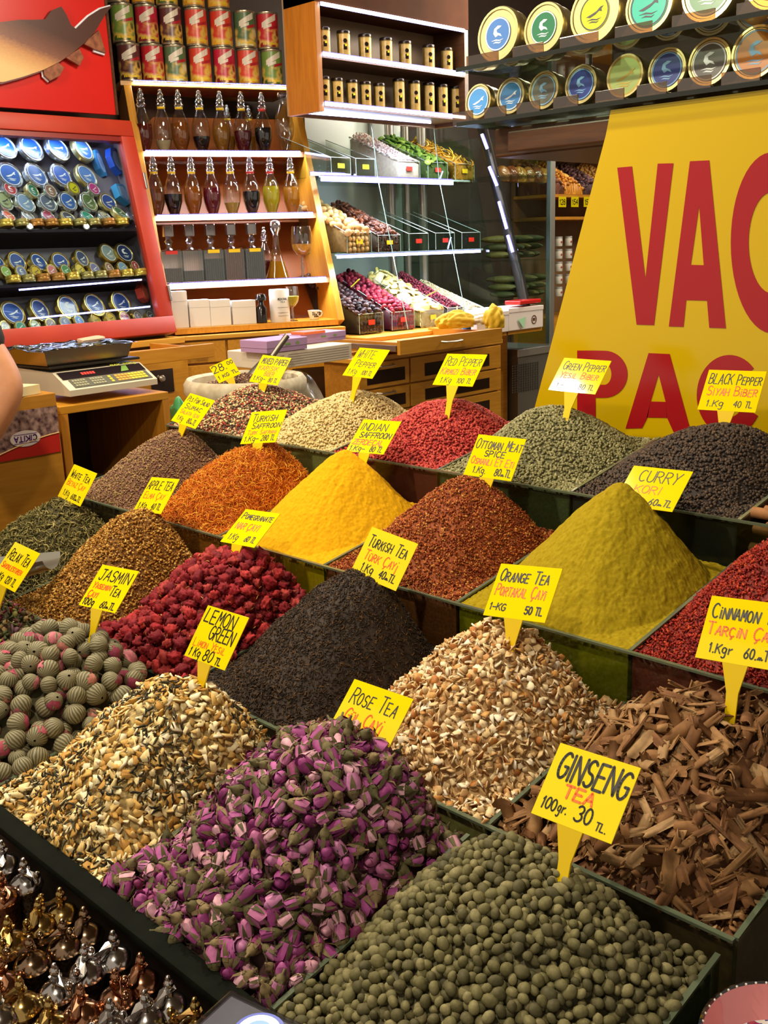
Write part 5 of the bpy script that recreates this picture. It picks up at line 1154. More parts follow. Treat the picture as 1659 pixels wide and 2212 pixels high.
for k, (A, B) in enumerate(SH):
    la, lb = BC.loc(*A), BC.loc(*B); ym = (la[1] + lb[1]) / 2; q = BC.w(0, ym); shelf_z.append(q[2] + .004)
    bb = MB(frame(a_, -n0, (0, 0, 1), q)).box(.0, xW - .01, .0, .26, -.020, .004 if k < 4 else .006)
    v = np.concatenate(bb.v); bb.v = [(v - BC.P) @ np.stack([BC.ex, BC.ey, BC.ez], 1)]
    bb.build('shelf', OAK if k == 4 else wood('shelf_pink_brown', '#8c4a30', '#a05a3a', 1, .4), t)
    if k < 4: led(BC.w(.01, ym - .002, .004), BC.w(xW - .03, ym - .002, .004), f'bright bluish light strip on the {ORD[k]} shelf edge of the bottle case', .010, beads=52, out=n0, watts=7., aim=-n0 * .55 - np.array([0, 0, 1.]))
def bc_place(px, k, back=.085):
    """a spot on shelf k under photo column px"""
    A, B = SH[k]; py = A[1] + (B[1] - A[1]) * (px - A[0]) / (B[0] - A[0])
    q = on_plane(px, py, BC.w(0, BC.loc(*A)[1]) - n0 * back, n0); q[2] = shelf_z[k] + .002; return q
BOT = thin_glass('bottle_glass', '#f4f8f8', 1.3, .05, .10); STOP = thin_glass('stopper_glass', '#e8f0f8', 1.6, .05, .26)
BAND = {'y': plain('band_yellow', '#d8b41c', .4), 'r': plain('band_red', '#c03028', .4)}
def prof_liq(prof, fill, inset=.94):
    zt = prof[0][1] + fill * (prof[-1][1] - prof[0][1]); out = []
    for i, (r, z) in enumerate(prof):
        if z > zt:
            r0, z0 = prof[i - 1]; k = (zt - z0) / max(1e-6, z - z0); out.append(((r0 + (r - r0) * k) * inset, zt)); break
        out.append((r * inset, z + (.004 if i == 0 else 0)))
    out.append((.0004, out[-1][1])); return out
def decanter(q, h, shape, fill, liq, band, label):
    t = thing('decanter', label, 'bottle', M=frame(a_, -n0, (0, 0, 1), q), group='oil and syrup decanters')
    s = h
    if shape == 'pear':
        body = [(.090, 0), (.105, .012), (.085, .03), (.115, .10), (.150, .22), (.158, .33), (.148, .45), (.110, .57), (.070, .66), (.056, .71)]
        st = [(.045, .70), (.072, .725), (.085, .755), (.060, .78), (.070, .81), (.072, .835), (.045, .86), (.052, .89), (.050, .915), (.030, .94), (.036, .965), (.026, .99), (.002, 1.)]
    elif shape == 'cone':
        body = [(.20, 0), (.21, .02), (.17, .15), (.11, .35), (.06, .55), (.05, .72), (.06, .75)]
        st = [(.04, .75), (.06, .79), (.095, .86), (.10, .90), (.085, .96), (.04, .995), (.002, 1.)]
    elif shape == 'vase':
        body = [(.11, 0), (.13, .015), (.05, .05), (.09, .12), (.165, .30), (.18, .45), (.15, .62), (.08, .78), (.06, .86), (.09, .93)]
        st = [(.085, .93), (.10, .96), (.08, 1.)]
    body = [(r * s, z * s) for r, z in body]; st = [(r * s, z * s) for r, z in st]
    MB().lathe(body, 24, caps=True).build('glass_body', BOT, t, smooth=True)
    if fill > 0: MB().lathe(prof_liq(body, fill), 24).build('liquid', liquid('liq_' + liq[1:], liq, .35), t, smooth=True)
    MB().lathe(st, 18).build('stopper', STOP, t, smooth=True)
    if band: rb = body[-1][0] * 1.12; MB().lathe([(rb, body[-1][1] - .022 * s), (rb * 1.05, body[-1][1] - .018 * s), (rb * 1.05, body[-1][1] + .012 * s), (rb, body[-1][1] + .015 * s)], 20).build('neck_band', BAND[band], t, smooth=True)
    return t
def square_decanter(q, h, fill, liq, tag_, label):
    t = thing('square_decanter', label, 'bottle', M=frame(a_, -n0, (0, 0, 1), q), group='square cut glass decanters')
    s = h; w_ = .175 * s
    b = MB(); n = 9
    for side in range(4):                     # fluted walls
        Mx = RZ(side * math.pi / 2)
        for i in range(n):
            x0 = -w_ + 2 * w_ * i / n; x1 = x0 + 2 * w_ / n * .9; b.box(x0, x1, -w_ - .0022, -w_, .02 * s, .55 * s, 0, Mx)
    b.box(-w_, w_, -w_, w_, 0, .58 * s, bev=.006); b.lathe([(.10 * s, .575 * s), (.05 * s, .61 * s), (.05 * s, .67 * s), (.07 * s, .685 * s)], 16)
    b.build('glass_body', BOT, t)
    MB().box(-w_ * .92, w_ * .92, -w_ * .92, w_ * .92, .02 * s, (.02 + .53 * fill) * s).build('liquid', liquid('liq_' + liq[1:], liq, .30), t)
    MB().lathe([(.045 * s, .68 * s), (.075 * s, .72 * s), (.045 * s, .76 * s), (.05 * s, .80 * s)], 14).box(-.085 * s, .085 * s, -.085 * s, .085 * s, .80 * s, 1.0 * s, bev=.004).build('stopper', STOP, t)
    if tag_: MB().box(-w_ * .6, w_ * .6, -w_ - .004, -w_ - .0025, .50 * s, .56 * s).build('paper_tag', BAND[tag_], t)
    return t
S3 = lambda c: 240 + c / 3.19
mp_ = BC.mpp(480, 400)
for i, (cx, col, fill, cn, bd, shp) in enumerate([(235, '#6a1a0c', .62, 'dark red', None, 'pear'), (370, '#c8b48c', .26, 'pale cream', 'y', 'pear'), (490, '#8c4a0c', .66, 'amber', 'y', 'pear'), (630, '#120c0a', .36, 'half full black', 'y', 'pear'), (770, '#96600f', .62, 'golden brown', 'y', 'pear'), (915, '#5a0c18', .50, 'wine red', 'y', 'pear'), (1055, '#0e0c10', .58, 'black', 'r', 'pear'), (1200, '#c8a050', 0, 'empty clear', None, 'vase')]):
    decanter(bc_place(S3(cx), 1), 128 * mp_, shp, fill, col, bd, f'glass decanter with {cn} liquid, {ORD[i]} on the top lit shelf' if fill else 'empty clear vase shaped decanter at the right of the top lit shelf')
for j, cx in enumerate((815, 962)): decanter(bc_place(S3(cx), 1, .17), 105 * mp_, 'pear', .5, '#8c5a10', 'y', f'small amber decanter standing behind the front row, {["left", "right"][j]} one of the top lit shelf')
for i, (cx, col, fill, cn, bd) in enumerate([(320, '#7a3c0c', .62, 'brown amber', 'y'), (440, '#140c0c', .50, 'black', 'y'), (575, '#a0560c', .66, 'orange amber', 'y'), (705, '#6a0f20', .64, 'wine red', 'y'), (840, '#c0a048', .28, 'little pale yellow', 'y'), (975, '#0c0c14', .55, 'blue black', 'r'), (1110, '#c4b01c', .66, 'yellow green', 'r'), (1250, '#c47c10', .64, 'orange gold', 'y')]):
    decanter(bc_place(S3(cx), 2), 124 * mp_, 'pear', fill, col, bd, f'glass decanter with {cn} liquid, {ORD[i]} on the second lit shelf')
for i, (cx, col, fill, cn, tg) in enumerate([(420, '#4a2a1c', .45, 'brown', 'r'), (562, '#2a1a18', .35, 'low dark brown', None), (705, '#0c1c20', .72, 'dark teal', 'y'), (845, '#7a2c10', .98, 'red brown', 'y'), (985, '#0c0e1c', .96, 'blue black', 'y')]):
    square_decanter(bc_place(S3(cx), 3), 118 * mp_, fill, col, tg, f'square cut decanter with {cn} liquid, {ORD[i]} on the third lit shelf')
decanter(bc_place(S3(1070), 3, .17), 112 * mp_, 'pear', .5, '#5a1410', None, 'dark red decanter standing behind the conical flask')
decanter(bc_place(S3(1150), 3), 124 * mp_, 'cone', .40, '#b4780f', None, 'conical glass flask with ball stopper on the third lit shelf')
def goblet(q, h, label, col, fill, snift=False):
    t = thing('goblet', label, 'glass', M=frame(a_, -n0, (0, 0, 1), q), group='stemmed glasses')
    s = h
    cup = [(.03, .40), (.10, .44), (.19, .56), (.225, .72), (.21, .88), (.185, 1.0)]
    cup = [(r * s, z * s) for r, z in cup]
    MB().lathe([(.16 * s, 0), (.165 * s, .012 * s), (.04 * s, .04 * s), (.025 * s, .12 * s), (.04 * s, .20 * s), (.025 * s, .28 * s), (.03 * s, .40 * s)], 20).build('stem', STOP, t, smooth=True)
    MB().lathe(cup, 22, caps=False).build('cup', BOT, t, smooth=True)
    c2 = [(r * .93, z + .004) for r, z in cup[:5]]; MB().lathe(prof_liq(c2, fill, 1.), 20).build('contents', noisy('goblet_' + col[1:], col, '#c8b428' if not snift else '#d89a30', 160, .4), t, smooth=True)
goblet(bc_place(S3(1325), 3), 110 * mp_, 'large goblet with amber contents at the right of the third lit shelf', '#b87c18', .5, True)
goblet(bc_place(S3(1255), 4, .05), 74 * mp_, 'goblet filled with yellow green flakes beside the white canister', '#a89418', .62)
CARD = plain('white_card', '#d8d4cc', .55)
for i, (cx, w_, h_, dp) in enumerate([(485, 108, 240, .06), (620, 140, 178, .06), (762, 140, 172, .06), (925, 165, 158, .07)]):
    q = bc_place(S3(cx), 4, .05); W = w_ / 3.19 * mp_; H_ = h_ / 3.19 * mp_
    t = thing('white_carton', f'plain white carton, {ORD[i]} from the left on the lowest shelf of the bottle case', 'box', M=frame(a_, -n0, (0, 0, 1), q), group='white cartons under the decanters')
    MB().box(-W / 2, W / 2, 0, dp, 0, H_, bev=.0015).build('carton', CARD, t); MB().box(-W / 2 - .0004, W / 2 + .0004, -.0006, dp * .6, H_ * .72, H_ * .725).build('lid_seam', plain('card_seam', '#9a968e', .6), t)
q = bc_place(S3(1042), 4, .06); solo(MB(frame(a_, -n0, (0, 0, 1), q)).lathe([(.022, 0), (.026, .004), (.026, .07), (.014, .085), (.012, .10), (.024, .105), (.026, .12), (.020, .135), (.004, .14)], 20), 'black_bottle', plain('black_bottle', '#1a1210', .15, coat=.4), 'small black bottle between white cartons and the canister', 'bottle', smooth=True)
q = bc_place(S3(1168), 4, .06); t = thing('white_canister', 'white round canister with small printed text beside the yellow goblet', 'canister', M=frame(a_, -n0, (0, 0, 1), q))
MB().lathe([(.046, 0), (.048, .003), (.048, .150), (.046, .154)], 28).build('body', CARD, t, smooth=True)
b = MB(RX(math.pi / 2) @ T(0, 0, .0484)); lettering(b, 'MEDICINAL', -.024, .024, .105, .009, .0016); lettering(b, 'TEA', -.012, .012, .092, .007, .0012)
for yy in (.070, .045, .030): b.box(-.026, .026, yy, yy + .0012, 0, .0006)
b.build('print', INK, t)
q = bc_place(S3(1400), 4, .06); t = thing('small_cup', 'small white coffee cup with dark print at the right of the lowest shelf', 'cup', M=frame(a_, -n0, (0, 0, 1), q))
MB().lathe([(.018, 0), (.021, .003), (.027, .030), (.030, .046), (.028, .046), (.020, .006)], 24, caps=True).build('bowl', plain('porcelain', '#e4e0d8', .15, coat=.5), t, smooth=True)
MB().tube([(.027, 0, .038), (.038, 0, .040), (.043, 0, .030), (.038, 0, .018), (.024, 0, .014)], .003).build('handle', plain('porcelain', '#e4e0d8', .15), t, smooth=True)
b = MB(); [b.box(-.016 + .008 * i, -.011 + .008 * i, -.0305 + .001 * abs(i - 2) + .002, -.024, .014 + .009 * j, .021 + .009 * j) for i in range(5) for j in range(3) if (i + j) % 4]
b.build('print', INK, t)

# ---- fruit tea cans stacked above the bottle case
CANBODY = plain('can_tinplate', '#b8a88c', .3, .8)
top = BC.w(0, yT); zt = top[2] + .022
MB_top = MB(frame(a_, -n0, (0, 0, 1), (top[0], top[1], zt - .022))).box(-.05, xW + .03, -.005, .42, 0, .020)
o = solo(MB_top, 'can_ledge', OAK, 'narrow wooden ledge on the bottle case carrying the fruit cans', 'ledge')
FR = {'green apple': ('#6f8c3c', '#3f5a20'), 'red': ('#c0242c', '#8c1418'), 'dark purple': ('#5a2c2c', '#34181c'), 'orange red': ('#d0402c', '#c8881c'), 'green': ('#4f6a44', '#c8c8a0'), 'pomegranate red': ('#b82038', '#7c1020'), 'red orange': ('#cc3a24', '#d89a20')}
ROWC = [(1, [('dark purple', 283), ('red', 333), ('green', 382), ('red orange', 435), ('pomegranate red', 487), ('orange red', 538), ('green apple', 589)]),
        (2, [('green apple', 276), ('pomegranate red', 327), ('dark purple', 378), ('orange red', 432), ('red orange', 485), ('green', 536), ('red', 584)]),
        (3, [('red', 270), ('red orange', 323), ('green apple', 373), ('orange red', 430), ('red orange', 483)])]
hc, rc = 75 * mp_ * 1.02, 23.5 * mp_ * 1.02
def can_mesh(cn):
    c1, c2 = FR[cn]
    if cn in CN: return CN[cn]
    body = MB().lathe([(rc * .95, 0), (rc * 1.02, .002), (rc * 1.02, .005), (rc, .008), (rc, hc - .010), (rc * 1.03, hc - .007), (rc * 1.03, hc - .001), (rc * .95, hc)], 28).mesh('can', CANBODY, 40)
    m_ = NT('fruit_label_' + cn); tc = m_.n('ShaderNodeTexCoord'); sp = m_.n('ShaderNodeSeparateXYZ'); m_.l(tc.outputs['Object'], sp.inputs[0])
    vo = m_.n('ShaderNodeTexVoronoi'); vo.inputs['Scale'].default_value = 26; m_.l(tc.outputs['Object'], vo.inputs['Vector'])
    fr_ = m_.ramp([(0, c2), (.3, c2), (.5, '#d8b050'), (.8, c1)], vo.outputs['Distance'])
    zz = m_.ramp([(0, (1, 1, 1, 1)), (.46, (1, 1, 1, 1)), (.56, (0, 0, 0, 1))], sp.outputs[2]); mr = m_.n('ShaderNodeMapRange'); mr.inputs[1].default_value = 0; mr.inputs[2].default_value = hc; m_.l(sp.outputs[2], mr.inputs[0]); m_.l(mr.outputs[0], zz.inputs[0])
    mx = m_.n('ShaderNodeMix', data_type='RGBA'); m_.l(zz.outputs[0], mx.inputs[0]); mx.inputs[6].default_value = lin(c1); m_.l(fr_.outputs[0], mx.inputs[7]); m_.l(mx.outputs[2], m_.b.inputs['Base Color']); m_.b.inputs['Roughness'].default_value = .35
    b = MB(); seg = 28
    b.lathe([(rc * 1.006, .009), (rc * 1.006, hc - .011)], seg, 0, caps=False)
    def wrap(x0, x1, f0, f1, g0, g1, mi):      # slanted bands printed on the front, white script and a red stripe
        v = []; n = 6
        for i in range(n + 1):
            x = x0 + (x1 - x0) * i / n; a = -math.pi / 2 + x
            for z_ in (f0 + (f1 - f0) * i / n, g0 + (g1 - g0) * i / n): v.append((rc * 1.012 * math.cos(a), rc * 1.012 * math.sin(a), z_ * hc))
        b.add(v, [(2 * i, 2 * i + 2, 2 * i + 3, 2 * i + 1) for i in range(n)], mi)
    wrap(-.85, .55, .56, .78, .70, .95, 1); wrap(-.70, .10, .52, .60, .60, .68, 1); wrap(-.1, .9, .50, .58, .57, .66, 2); wrap(-.8, .8, .10, .10, .16, .16, 3)
    lb = b.mesh('label', [m_.m, plain('label_script', '#d8ccb8', .4), plain('label_red_stripe', '#a81c24', .4), plain('label_yellow', '#d8b428', .4)], 40)
    CN[cn] = (body, lb); return CN[cn]
for (rw, lst) in ROWC:
    for i, (cn, px) in enumerate(lst):
        q = on_plane(px, 176, BC.w(0, yT) - n0 * .06, n0); q[2] = zt + (rw - 1) * (hc + .0015)
        t = thing('fruit_can', f'tall {cn} printed fruit can, {ORD[i]} in the {["bottom", "middle", "top"][rw-1]} row above the bottle case', 'can', M=frame(a_, -n0, (0, 0, 1), q), group='stacked fruit cans')
        for me, nm_ in zip(can_mesh(cn), ('can', 'label')):
            o = bpy.data.objects.new(nm_, me); COL.objects.link(o); o.parent = t

# ---- wall cabinet with dark tins
XC = -3.6; yl = at(690, 5, x=XC)[1]; yr = at(1003, 62, x=XC)[1]
zs = [at(690, 222, x=XC)[2], at(690, 112, x=XC)[2], at(690, 5, x=XC)[2]]
zs = [(zs[0] + at(1003, 248, x=XC)[2]) / 2, (zs[1] + at(1003, 157, x=XC)[2]) / 2, (zs[2] + at(1003, 62, x=XC)[2]) / 2]
t = thing('tin_cabinet', 'wooden wall cabinet with two lit shelves of dark gold tins', 'cabinet', (XC, (yl + yr) / 2, zs[0]))
MB().box(XC - .21, XC, yl - .028, yl, zs[0] - .04, 3.05).build('left_side', wood('cabinet_side', '#9a5c18', '#b06e20', 2, .4), t); MB().box(XC - .21, XC, yr, yr + .028, zs[0] - .04, 3.05).build('right_side', WD, t)
MB().box(XC - .22, XC - .21, yl - .028, yr + .028, zs[0] - .04, 3.05).build('back_panel', noisy('cabinet_back', '#8a7054', '#9a8064', 3, .5), t)
for z in zs[:2]: MB().box(XC - .21, XC, yl, yr, z - .022, z).build('shelf', WD, t)
MB().box(XC - .21, XC + .004, yl - .028, yr + .028, zs[2], 3.05).build('top_panel', noisy('cabinet_fascia', '#3f2112', '#542e18', 4, .75, spec=.1), t)
for k, z in enumerate(zs): led((XC + .002, yl + .004, z - .008), (XC + .002, yr - .004, z - .008), f'continuous white light bar on the {["bottom", "middle", "top"][k]} edge of the dark tin cabinet', .013, dots=False, watts=1.6, aim=(-.55, 0, -1 if k else -.9))
TB = plain('dark_tin', '#2a1c14', .3, .5); TG = noisy('olive_gold_tin', '#7c6832', '#a08a4c', 30, .3, .7); TL = noisy('gold_tin_label', '#a8803a', '#c8a458', 40, .35); TS = plain('sticker_yellow', '#e4e01c', .5)
def dark_tin(px, py, h, z, label, r=.030):
    p = at(px, py, x=XC - .07); q = (XC - .07, p[1], z + .0005)
    t = thing('gold_label_tin', label, 'tin', M=T(*q) @ RZ(math.pi / 2 - .55), group='dark tins with gold labels')
    MB().lathe([(r * .96, 0), (r, .002), (r, h - .010), (r * 1.02, h - .008), (r * 1.02, h - .002), (r * .95, h)], 24).build('can', TG, t, smooth=True)
    b = MB(); n = 8; v = []
    for i in range(n + 1):
        a = -math.pi / 2 - .95 + 1.9 * i / n; v += [(r * 1.01 * math.cos(a), r * 1.01 * math.sin(a), .012), (r * 1.01 * math.cos(a), r * 1.01 * math.sin(a), h - .016)]
    b.add(v, [(2 * i, 2 * i + 2, 2 * i + 3, 2 * i + 1) for i in range(n)]); l_ = b.build('label', TL, t)
    b = MB(); b.lathe([(.0095, 0), (.0095, .001)], 14, 0, T(0, -r * 1.012, h * .62) @ RX(math.pi / 2)); b.box(-.008, .008, -r * 1.02, -r * .99, h * .30, h * .48); b.build('portrait_mark', TB, l_); MB().lathe([(r * 1.025, h - .012), (r * 1.03, h - .010), (r * 1.03, h - .001), (r * .98, h + .001)], 24).build('lid', TB, t, smooth=True)
    MB().box(-.001, .008, -r * 1.03, -r * .99, h * .42, h * .50).build('price_sticker', TS, l_)
f4 = lambda c: 600 + c / 3.318
for i, (cx, cy) in enumerate([(332, 345), (475, 360), (628, 385), (778, 405), (915, 430), (1082, 445), (1212, 460)]): dark_tin(f4(cx), cy / 3.318, .118, zs[1], f'dark tin with gold label, {ORD[i]} on the upper shelf of the lit wall cabinet', .031)
for i, cx in enumerate((335, 430, 535, 632, 730)): dark_tin(f4(cx), (690 + i * 12) / 3.318, .118, zs[0], f'short gold label tin, {ORD[i]} on the lower shelf of the lit wall cabinet', .027)
for i, cx in enumerate((870, 982, 1085, 1180, 1275)): dark_tin(f4(cx), (745 + i * 12) / 3.318, .150, zs[0], f'tall gold label tin, {ORD[i]} of the tall ones on the lower cabinet shelf', .029)
# ---- glass fruit display
FX = [(-3.63, 1.185), (-3.73, 1.575), (-3.82, 1.944)]       # front edge x and top z of counter, lower and upper shelf
YL_, YR_ = 3.47, 4.60
t = thing('fruit_display', 'glass fronted lit display with sloping bins of dried fruit', 'display case', (-3.9, 4.1, 1.18))
CG = thin_glass('clear_shelf_glass', '#eef7f4', .6); GE2 = plain('green_glass_edge', '#8aa8a0', .2, coat=.3)
MB().box(-4.36, -4.34, 3.86, YR_, 1.16, 2.45).build('back_panel', plain('display_back', '#c8d4d0', .25), t)
for k, (xf, z) in enumerate(FX[1:]):
    g = MB().prism([(xf, YL_), (xf, YR_), (-4.34, YR_), (-4.34, 3.86), (-4.0, 3.62)], z - .008, z).build('glass_shelf', CG, t); MB().box(xf - .001, xf + .0015, YL_, YR_, z - .009, z + .001).build('glass_edge', GE2, g)
for k, y in enumerate((YR_,)):
    MB().prism([(-4.34, 1.19), (-3.60, 1.19), (-3.84, 2.25), (-4.34, 2.25)], -.003, .003, 0, frame((1, 0, 0), (0, 0, 1), (0, -1, 0), (0, y, 0))).build('side_pane', CG, t)
b = MB(); [b.tube([(-3.625, y, 1.19), (-3.72, y, 1.58), (-3.81, y, 1.95), (-3.845, y, 2.24)], .0022, 6) for y in (3.86, 4.33)]
b.build('pane_joints', GE2, t)
for i, y in enumerate((4.38, 4.47, 4.56)):
    MB().lathe([(.026 - .008 * (i % 2), 1.19), (.026 - .008 * (i % 2), 2.45)], 14, 0, T(-4.22 + .04 * i, y, 0)).build('post', plain('pale_aluminium', '#b8b4ac', .3, .8), t, smooth=True)
led(at(652, 242, x=-3.74), at(930, 264, x=-3.74), 'white light bar along the top of the fruit display', .012, dots=False, watts=17., aim=(-.45, 0, -1))
led((FX[2][0] + .003, YL_ + .01, FX[2][1] - .016), (FX[2][0] + .003, YR_ - .15, FX[2][1] - .016), 'bright white light bar under the upper glass shelf of the fruit display', .020, dots=False, watts=17., aim=(-.45, 0, -1))
led((FX[1][0] + .003, YL_ + .01, FX[1][1] - .014), (FX[1][0] + .003, YR_ - .03, FX[1][1] - .014), 'white light bar under the lower glass shelf of the fruit display', .011, dots=False, watts=15., aim=(-.35, 0, -1))
led((-3.90, YL_ + .02, FX[2][1] + .012), (-3.90, 3.72, FX[2][1] + .012), 'short white light bar standing on the upper glass shelf of the fruit display', .012, dots=False)
# counter under it
t = thing('counter', 'honey coloured wooden counter under the fruit display', 'counter', (-3.7, 4.1, FZ))
MB().box(-4.4, -3.52, 3.46, 4.60, 1.160, 1.183, bev=.003).build('counter_top', wood('counter_oak', '#c4882a', '#d69c38', 1, .35), t)
MB().box(-4.4, -3.56, 3.46, 4.60, FZ, 1.160).build('counter_body', W_, t)

PLEX = thin_glass('clear_bin', '#f2f6f2', .8, .03, .02)
def fruit_bin(pxc, lev, wpx, label, contents, tagc, fh=.085, bh=.235, dp=.36, fill=1.):
    xf, z = FX[lev]; xf -= .03
    py = {0: 716, 1: 541, 2: 372}[lev]
    p = at(pxc, py, x=xf); y = p[1]; s = (p - CAM) @ RC[:, 2] / FPX; W = wpx * s * 1.10
    zb = z + .004
    t = thing('fruit_bin', label, 'bin', (xf - dp / 2, y, zb), 'clear dried fruit bins')
    Q = [(xf - dp, zb), (xf, zb), (xf, zb + fh), (xf - dp, zb + bh)]
    for sgn in (-1, 1):
        MB().prism(Q, -.0015, .0015, 0, frame((1, 0, 0), (0, 0, 1), (0, -1, 0), (0, y + sgn * W / 2, 0))).build('side_wall', PLEX, t)
    MB().box(xf - .002, xf + .001, y - W / 2, y + W / 2, zb, zb + fh).build('front_wall', PLEX, t)
    rim = MB(); [rim.tube([(xf - dp, y + sg * W / 2, zb + bh), (xf, y + sg * W / 2, zb + fh), (xf, y + sg * W / 2, zb)], .0016, 6) for sg in (-1, 1)]
    rim.tube([(xf, y - W / 2, zb + fh), (xf, y + W / 2, zb + fh)], .0016, 6).build('bright_rim', plain('bin_rim', '#b4c8c4', .3), t)
    MB().box(xf - dp, xf, y - W / 2, y + W / 2, zb, zb + .003).build('bin_floor', PLEX, t)
    MB().box(xf + .001, xf + .003, y - .022, y + .022, zb + fh * .42, zb + fh * .68).build('name_tag', plain('tag_' + tagc, {'r': '#d83020', 'y': '#e8d020'}[tagc], .4), t)
    if not contents: return
    kind, core, mats, va, sp, nm, lab, cat, many = contents
    x0, x1, y0, y1 = xf - dp + .004, xf - .004, y - W / 2 + .003, y + W / 2 - .003
    def fn(xx, yy):
        u = (xx - x0) / (x1 - x0); v = (yy - y0) / (y1 - y0)
        return zb + fh * fill + (bh - fh) * (1 - u) * .98 + .030 * np.sin(np.clip(v, 0, 1) * np.pi) * (1 - .5 * u) + .004 * vnoise(u * 7, v * 5, int(pxc)) - .006
    fn.b = (x0, x1, y0, y1); fn.zf = zb + .118 + .004
    sx = (x1 - x0) / max(3, int((x1 - x0) / sp)); P, N = sample(fn, sp, .35)
    Ms = orient(P, N, .35, .85, 1.15, sp * .18, kind == 'free')
    V, F = heap_grid(fn, 20, drop=.008); F3 = np.concatenate([F[:, :3], F[:, [0, 2, 3]]])
    if many:
        singles(nm, Ms, [mk(nm, v, mats, True) for v in va], lab, cat, lab.split(' in the ')[0] + ' pile')
        # pieces pressed against the front wall
        gy, gz = np.meshgrid(np.arange(y0 + sp / 2, y1, sp * .9), np.arange(zb + sp * .4, zb + fh, sp * .8)); Pf = np.stack([np.full(gy.size, xf - .012), gy.ravel(), gz.ravel()], -1)
        Mf = orient(Pf, np.tile([1., 0, .2], (len(Pf), 1)), .2, .8, 1., 0, kind == 'free')
        a, f, r, mi = merge(Mf, va); V2 = np.concatenate([V, a]); F2 = np.concatenate([F3, f + len(V)]); R2 = np.concatenate([np.zeros(len(V)), r])
        link_arrays(nm + '_bed', V2, F2, R2, [core] + list(mats), np.concatenate([np.zeros(len(F3), int), mi + 1]), True, f'mass of {lab.split(" in the ")[0]}s filling the bin below the top layer', cat)
    else:
        a, f, r, mi = merge(Ms, va); V2 = np.concatenate([V, a]); F2 = np.concatenate([F3, f + len(V)]); R2 = np.concatenate([rng.random(len(V)), r])
        link_arrays(nm, V2, F2, R2, [core] + list(mats), np.concatenate([np.zeros(len(F3), int), mi + 1]), True, lab, cat)
def disc(r, th, seed=0, hole=False):
    rr = np.random.default_rng(seed); b = MB().lathe([(.0005, -th / 2), (r * .95, -th / 2), (r, 0), (r * .95, th / 2), (r * .3, th * .4), (.0005, th * .45)], 14)
    V = np.concatenate(b.v); V[:, 2] += (V[:, 0] ** 2 - V[:, 1] ** 2) * rr.uniform(2, 7); return V, tri(b.f)
PC = lambda n, c, s=120, r=.6: pieces(n, c, s, r, .3)
fruit_bin(884, 2, 62, 'bin of white and pale pink flakes on the upper glass shelf', ('flat', noisy('pink_core', '#d8c0bc', '#ecdcd6', 60, .8), [PC('pale_pink_flake', ['#e8d8d4', '#f0e6e0', '#dcbcbc', '#f2ece8'])], [chip(.020, .016, .006, s)[:2] for s in range(5)], .014, 'coconut_flakes', 'heap of white and pale pink flakes on the upper glass shelf', 'sweets', False), 'r')
fruit_bin(946, 2, 58, 'bin of green kiwi slices on the upper glass shelf', ('flat', noisy('kiwi_core', '#3c5426', '#54703a', 60, .8), [PC('kiwi_slice_skin', ['#4f7a2c', '#6a9438', '#3f6424', '#86a84a', '#5a8430'])], [disc(.019, .006, s) for s in range(4)], .026, 'kiwi_slice', 'dried green kiwi slice in the bin on the upper glass shelf', 'fruit', True), 'r')
fruit_bin(1004, 2, 58, 'bin of yellow mango strips on the upper glass shelf', ('flat', noisy('mango_core', '#a87818', '#c8962c', 60, .8), [PC('mango_strip_skin', ['#dcae2c', '#e8c24a', '#cc9820', '#ecd070', '#d4a028'])], [stick(.055, .014, .006, s, .3) for s in range(4)], .026, 'mango_strip', 'dried yellow mango strip in the bin on the upper glass shelf', 'fruit', True), 'y')
fruit_bin(777, 1, 66, 'bin of tan dried figs on the lower glass shelf', ('free', noisy('fig_core', '#7a5630', '#9a7444', 60, .8), [PC('dried_fig_skin', ['#b08850', '#c09a62', '#a27840', '#cbaa78', '#b8905a'], 70)], [blob(.021, .020, .016, 2, .2, s) for s in range(5)], .033, 'dried_fig', 'tan wrinkled dried fig in the bin on the lower glass shelf', 'fruit', True), 'y', .095, .25)
fruit_bin(842, 1, 62, 'bin of dark brown dates on the lower glass shelf', ('free', noisy('date_core', '#2a140c', '#3e2014', 60, .6), [PC('date_skin', ['#4a2414', '#5c2e1a', '#3a1c10', '#6e3a20', '#512818'], 90, .4)], [blob(.018, .010, .010, 2, .1, s) for s in range(5)], .019, 'date', 'dark brown date in the bin on the lower glass shelf', 'fruit', True), 'y', .080, .235)
for i, px in enumerate((905, 962, 1018)): fruit_bin(px, 1, 56, f'empty clear bin on the lower glass shelf, {ORD[i]} from the dates', None, 'r', .085, .21)
fruit_bin(790, 2, 52, 'empty clear bin on the upper glass shelf beside the pink flakes', None, 'y', .085, .21); fruit_bin(737, 2, 52, 'empty clear bin at the left end of the upper glass shelf', None, 'y', .085, .21)
fruit_bin(803, 0, 66, 'bin of dark prunes on the counter under the glass shelves', ('free', noisy('prune_core', '#1c1416', '#2c2022', 60, .5), [PC('prune_skin', ['#2a1c20', '#38262a', '#22181c', '#453034', '#4c3430'], 90, .35)], [blob(.019, .015, .012, 2, .2, s) for s in range(5)], .025, 'prune', 'dark wrinkled prune in the bin on the counter', 'fruit', True), 'r', .095, .265, .40)
fruit_bin(872, 0, 64, 'bin of red dried cherries on the counter under the glass shelves', ('free', noisy('cherry_core', '#4a1020', '#661a2a', 60, .5), [PC('cherry_skin', ['#7a1a30', '#8e2438', '#661428', '#a03044', '#8a2a30'], 90, .35)], [blob(.016, .015, .012, 2, .16, s) for s in range(5)], .023, 'dried_cherry', 'glossy red dried cherry in the bin on the counter', 'fruit', True), 'r', .090, .270, .40)
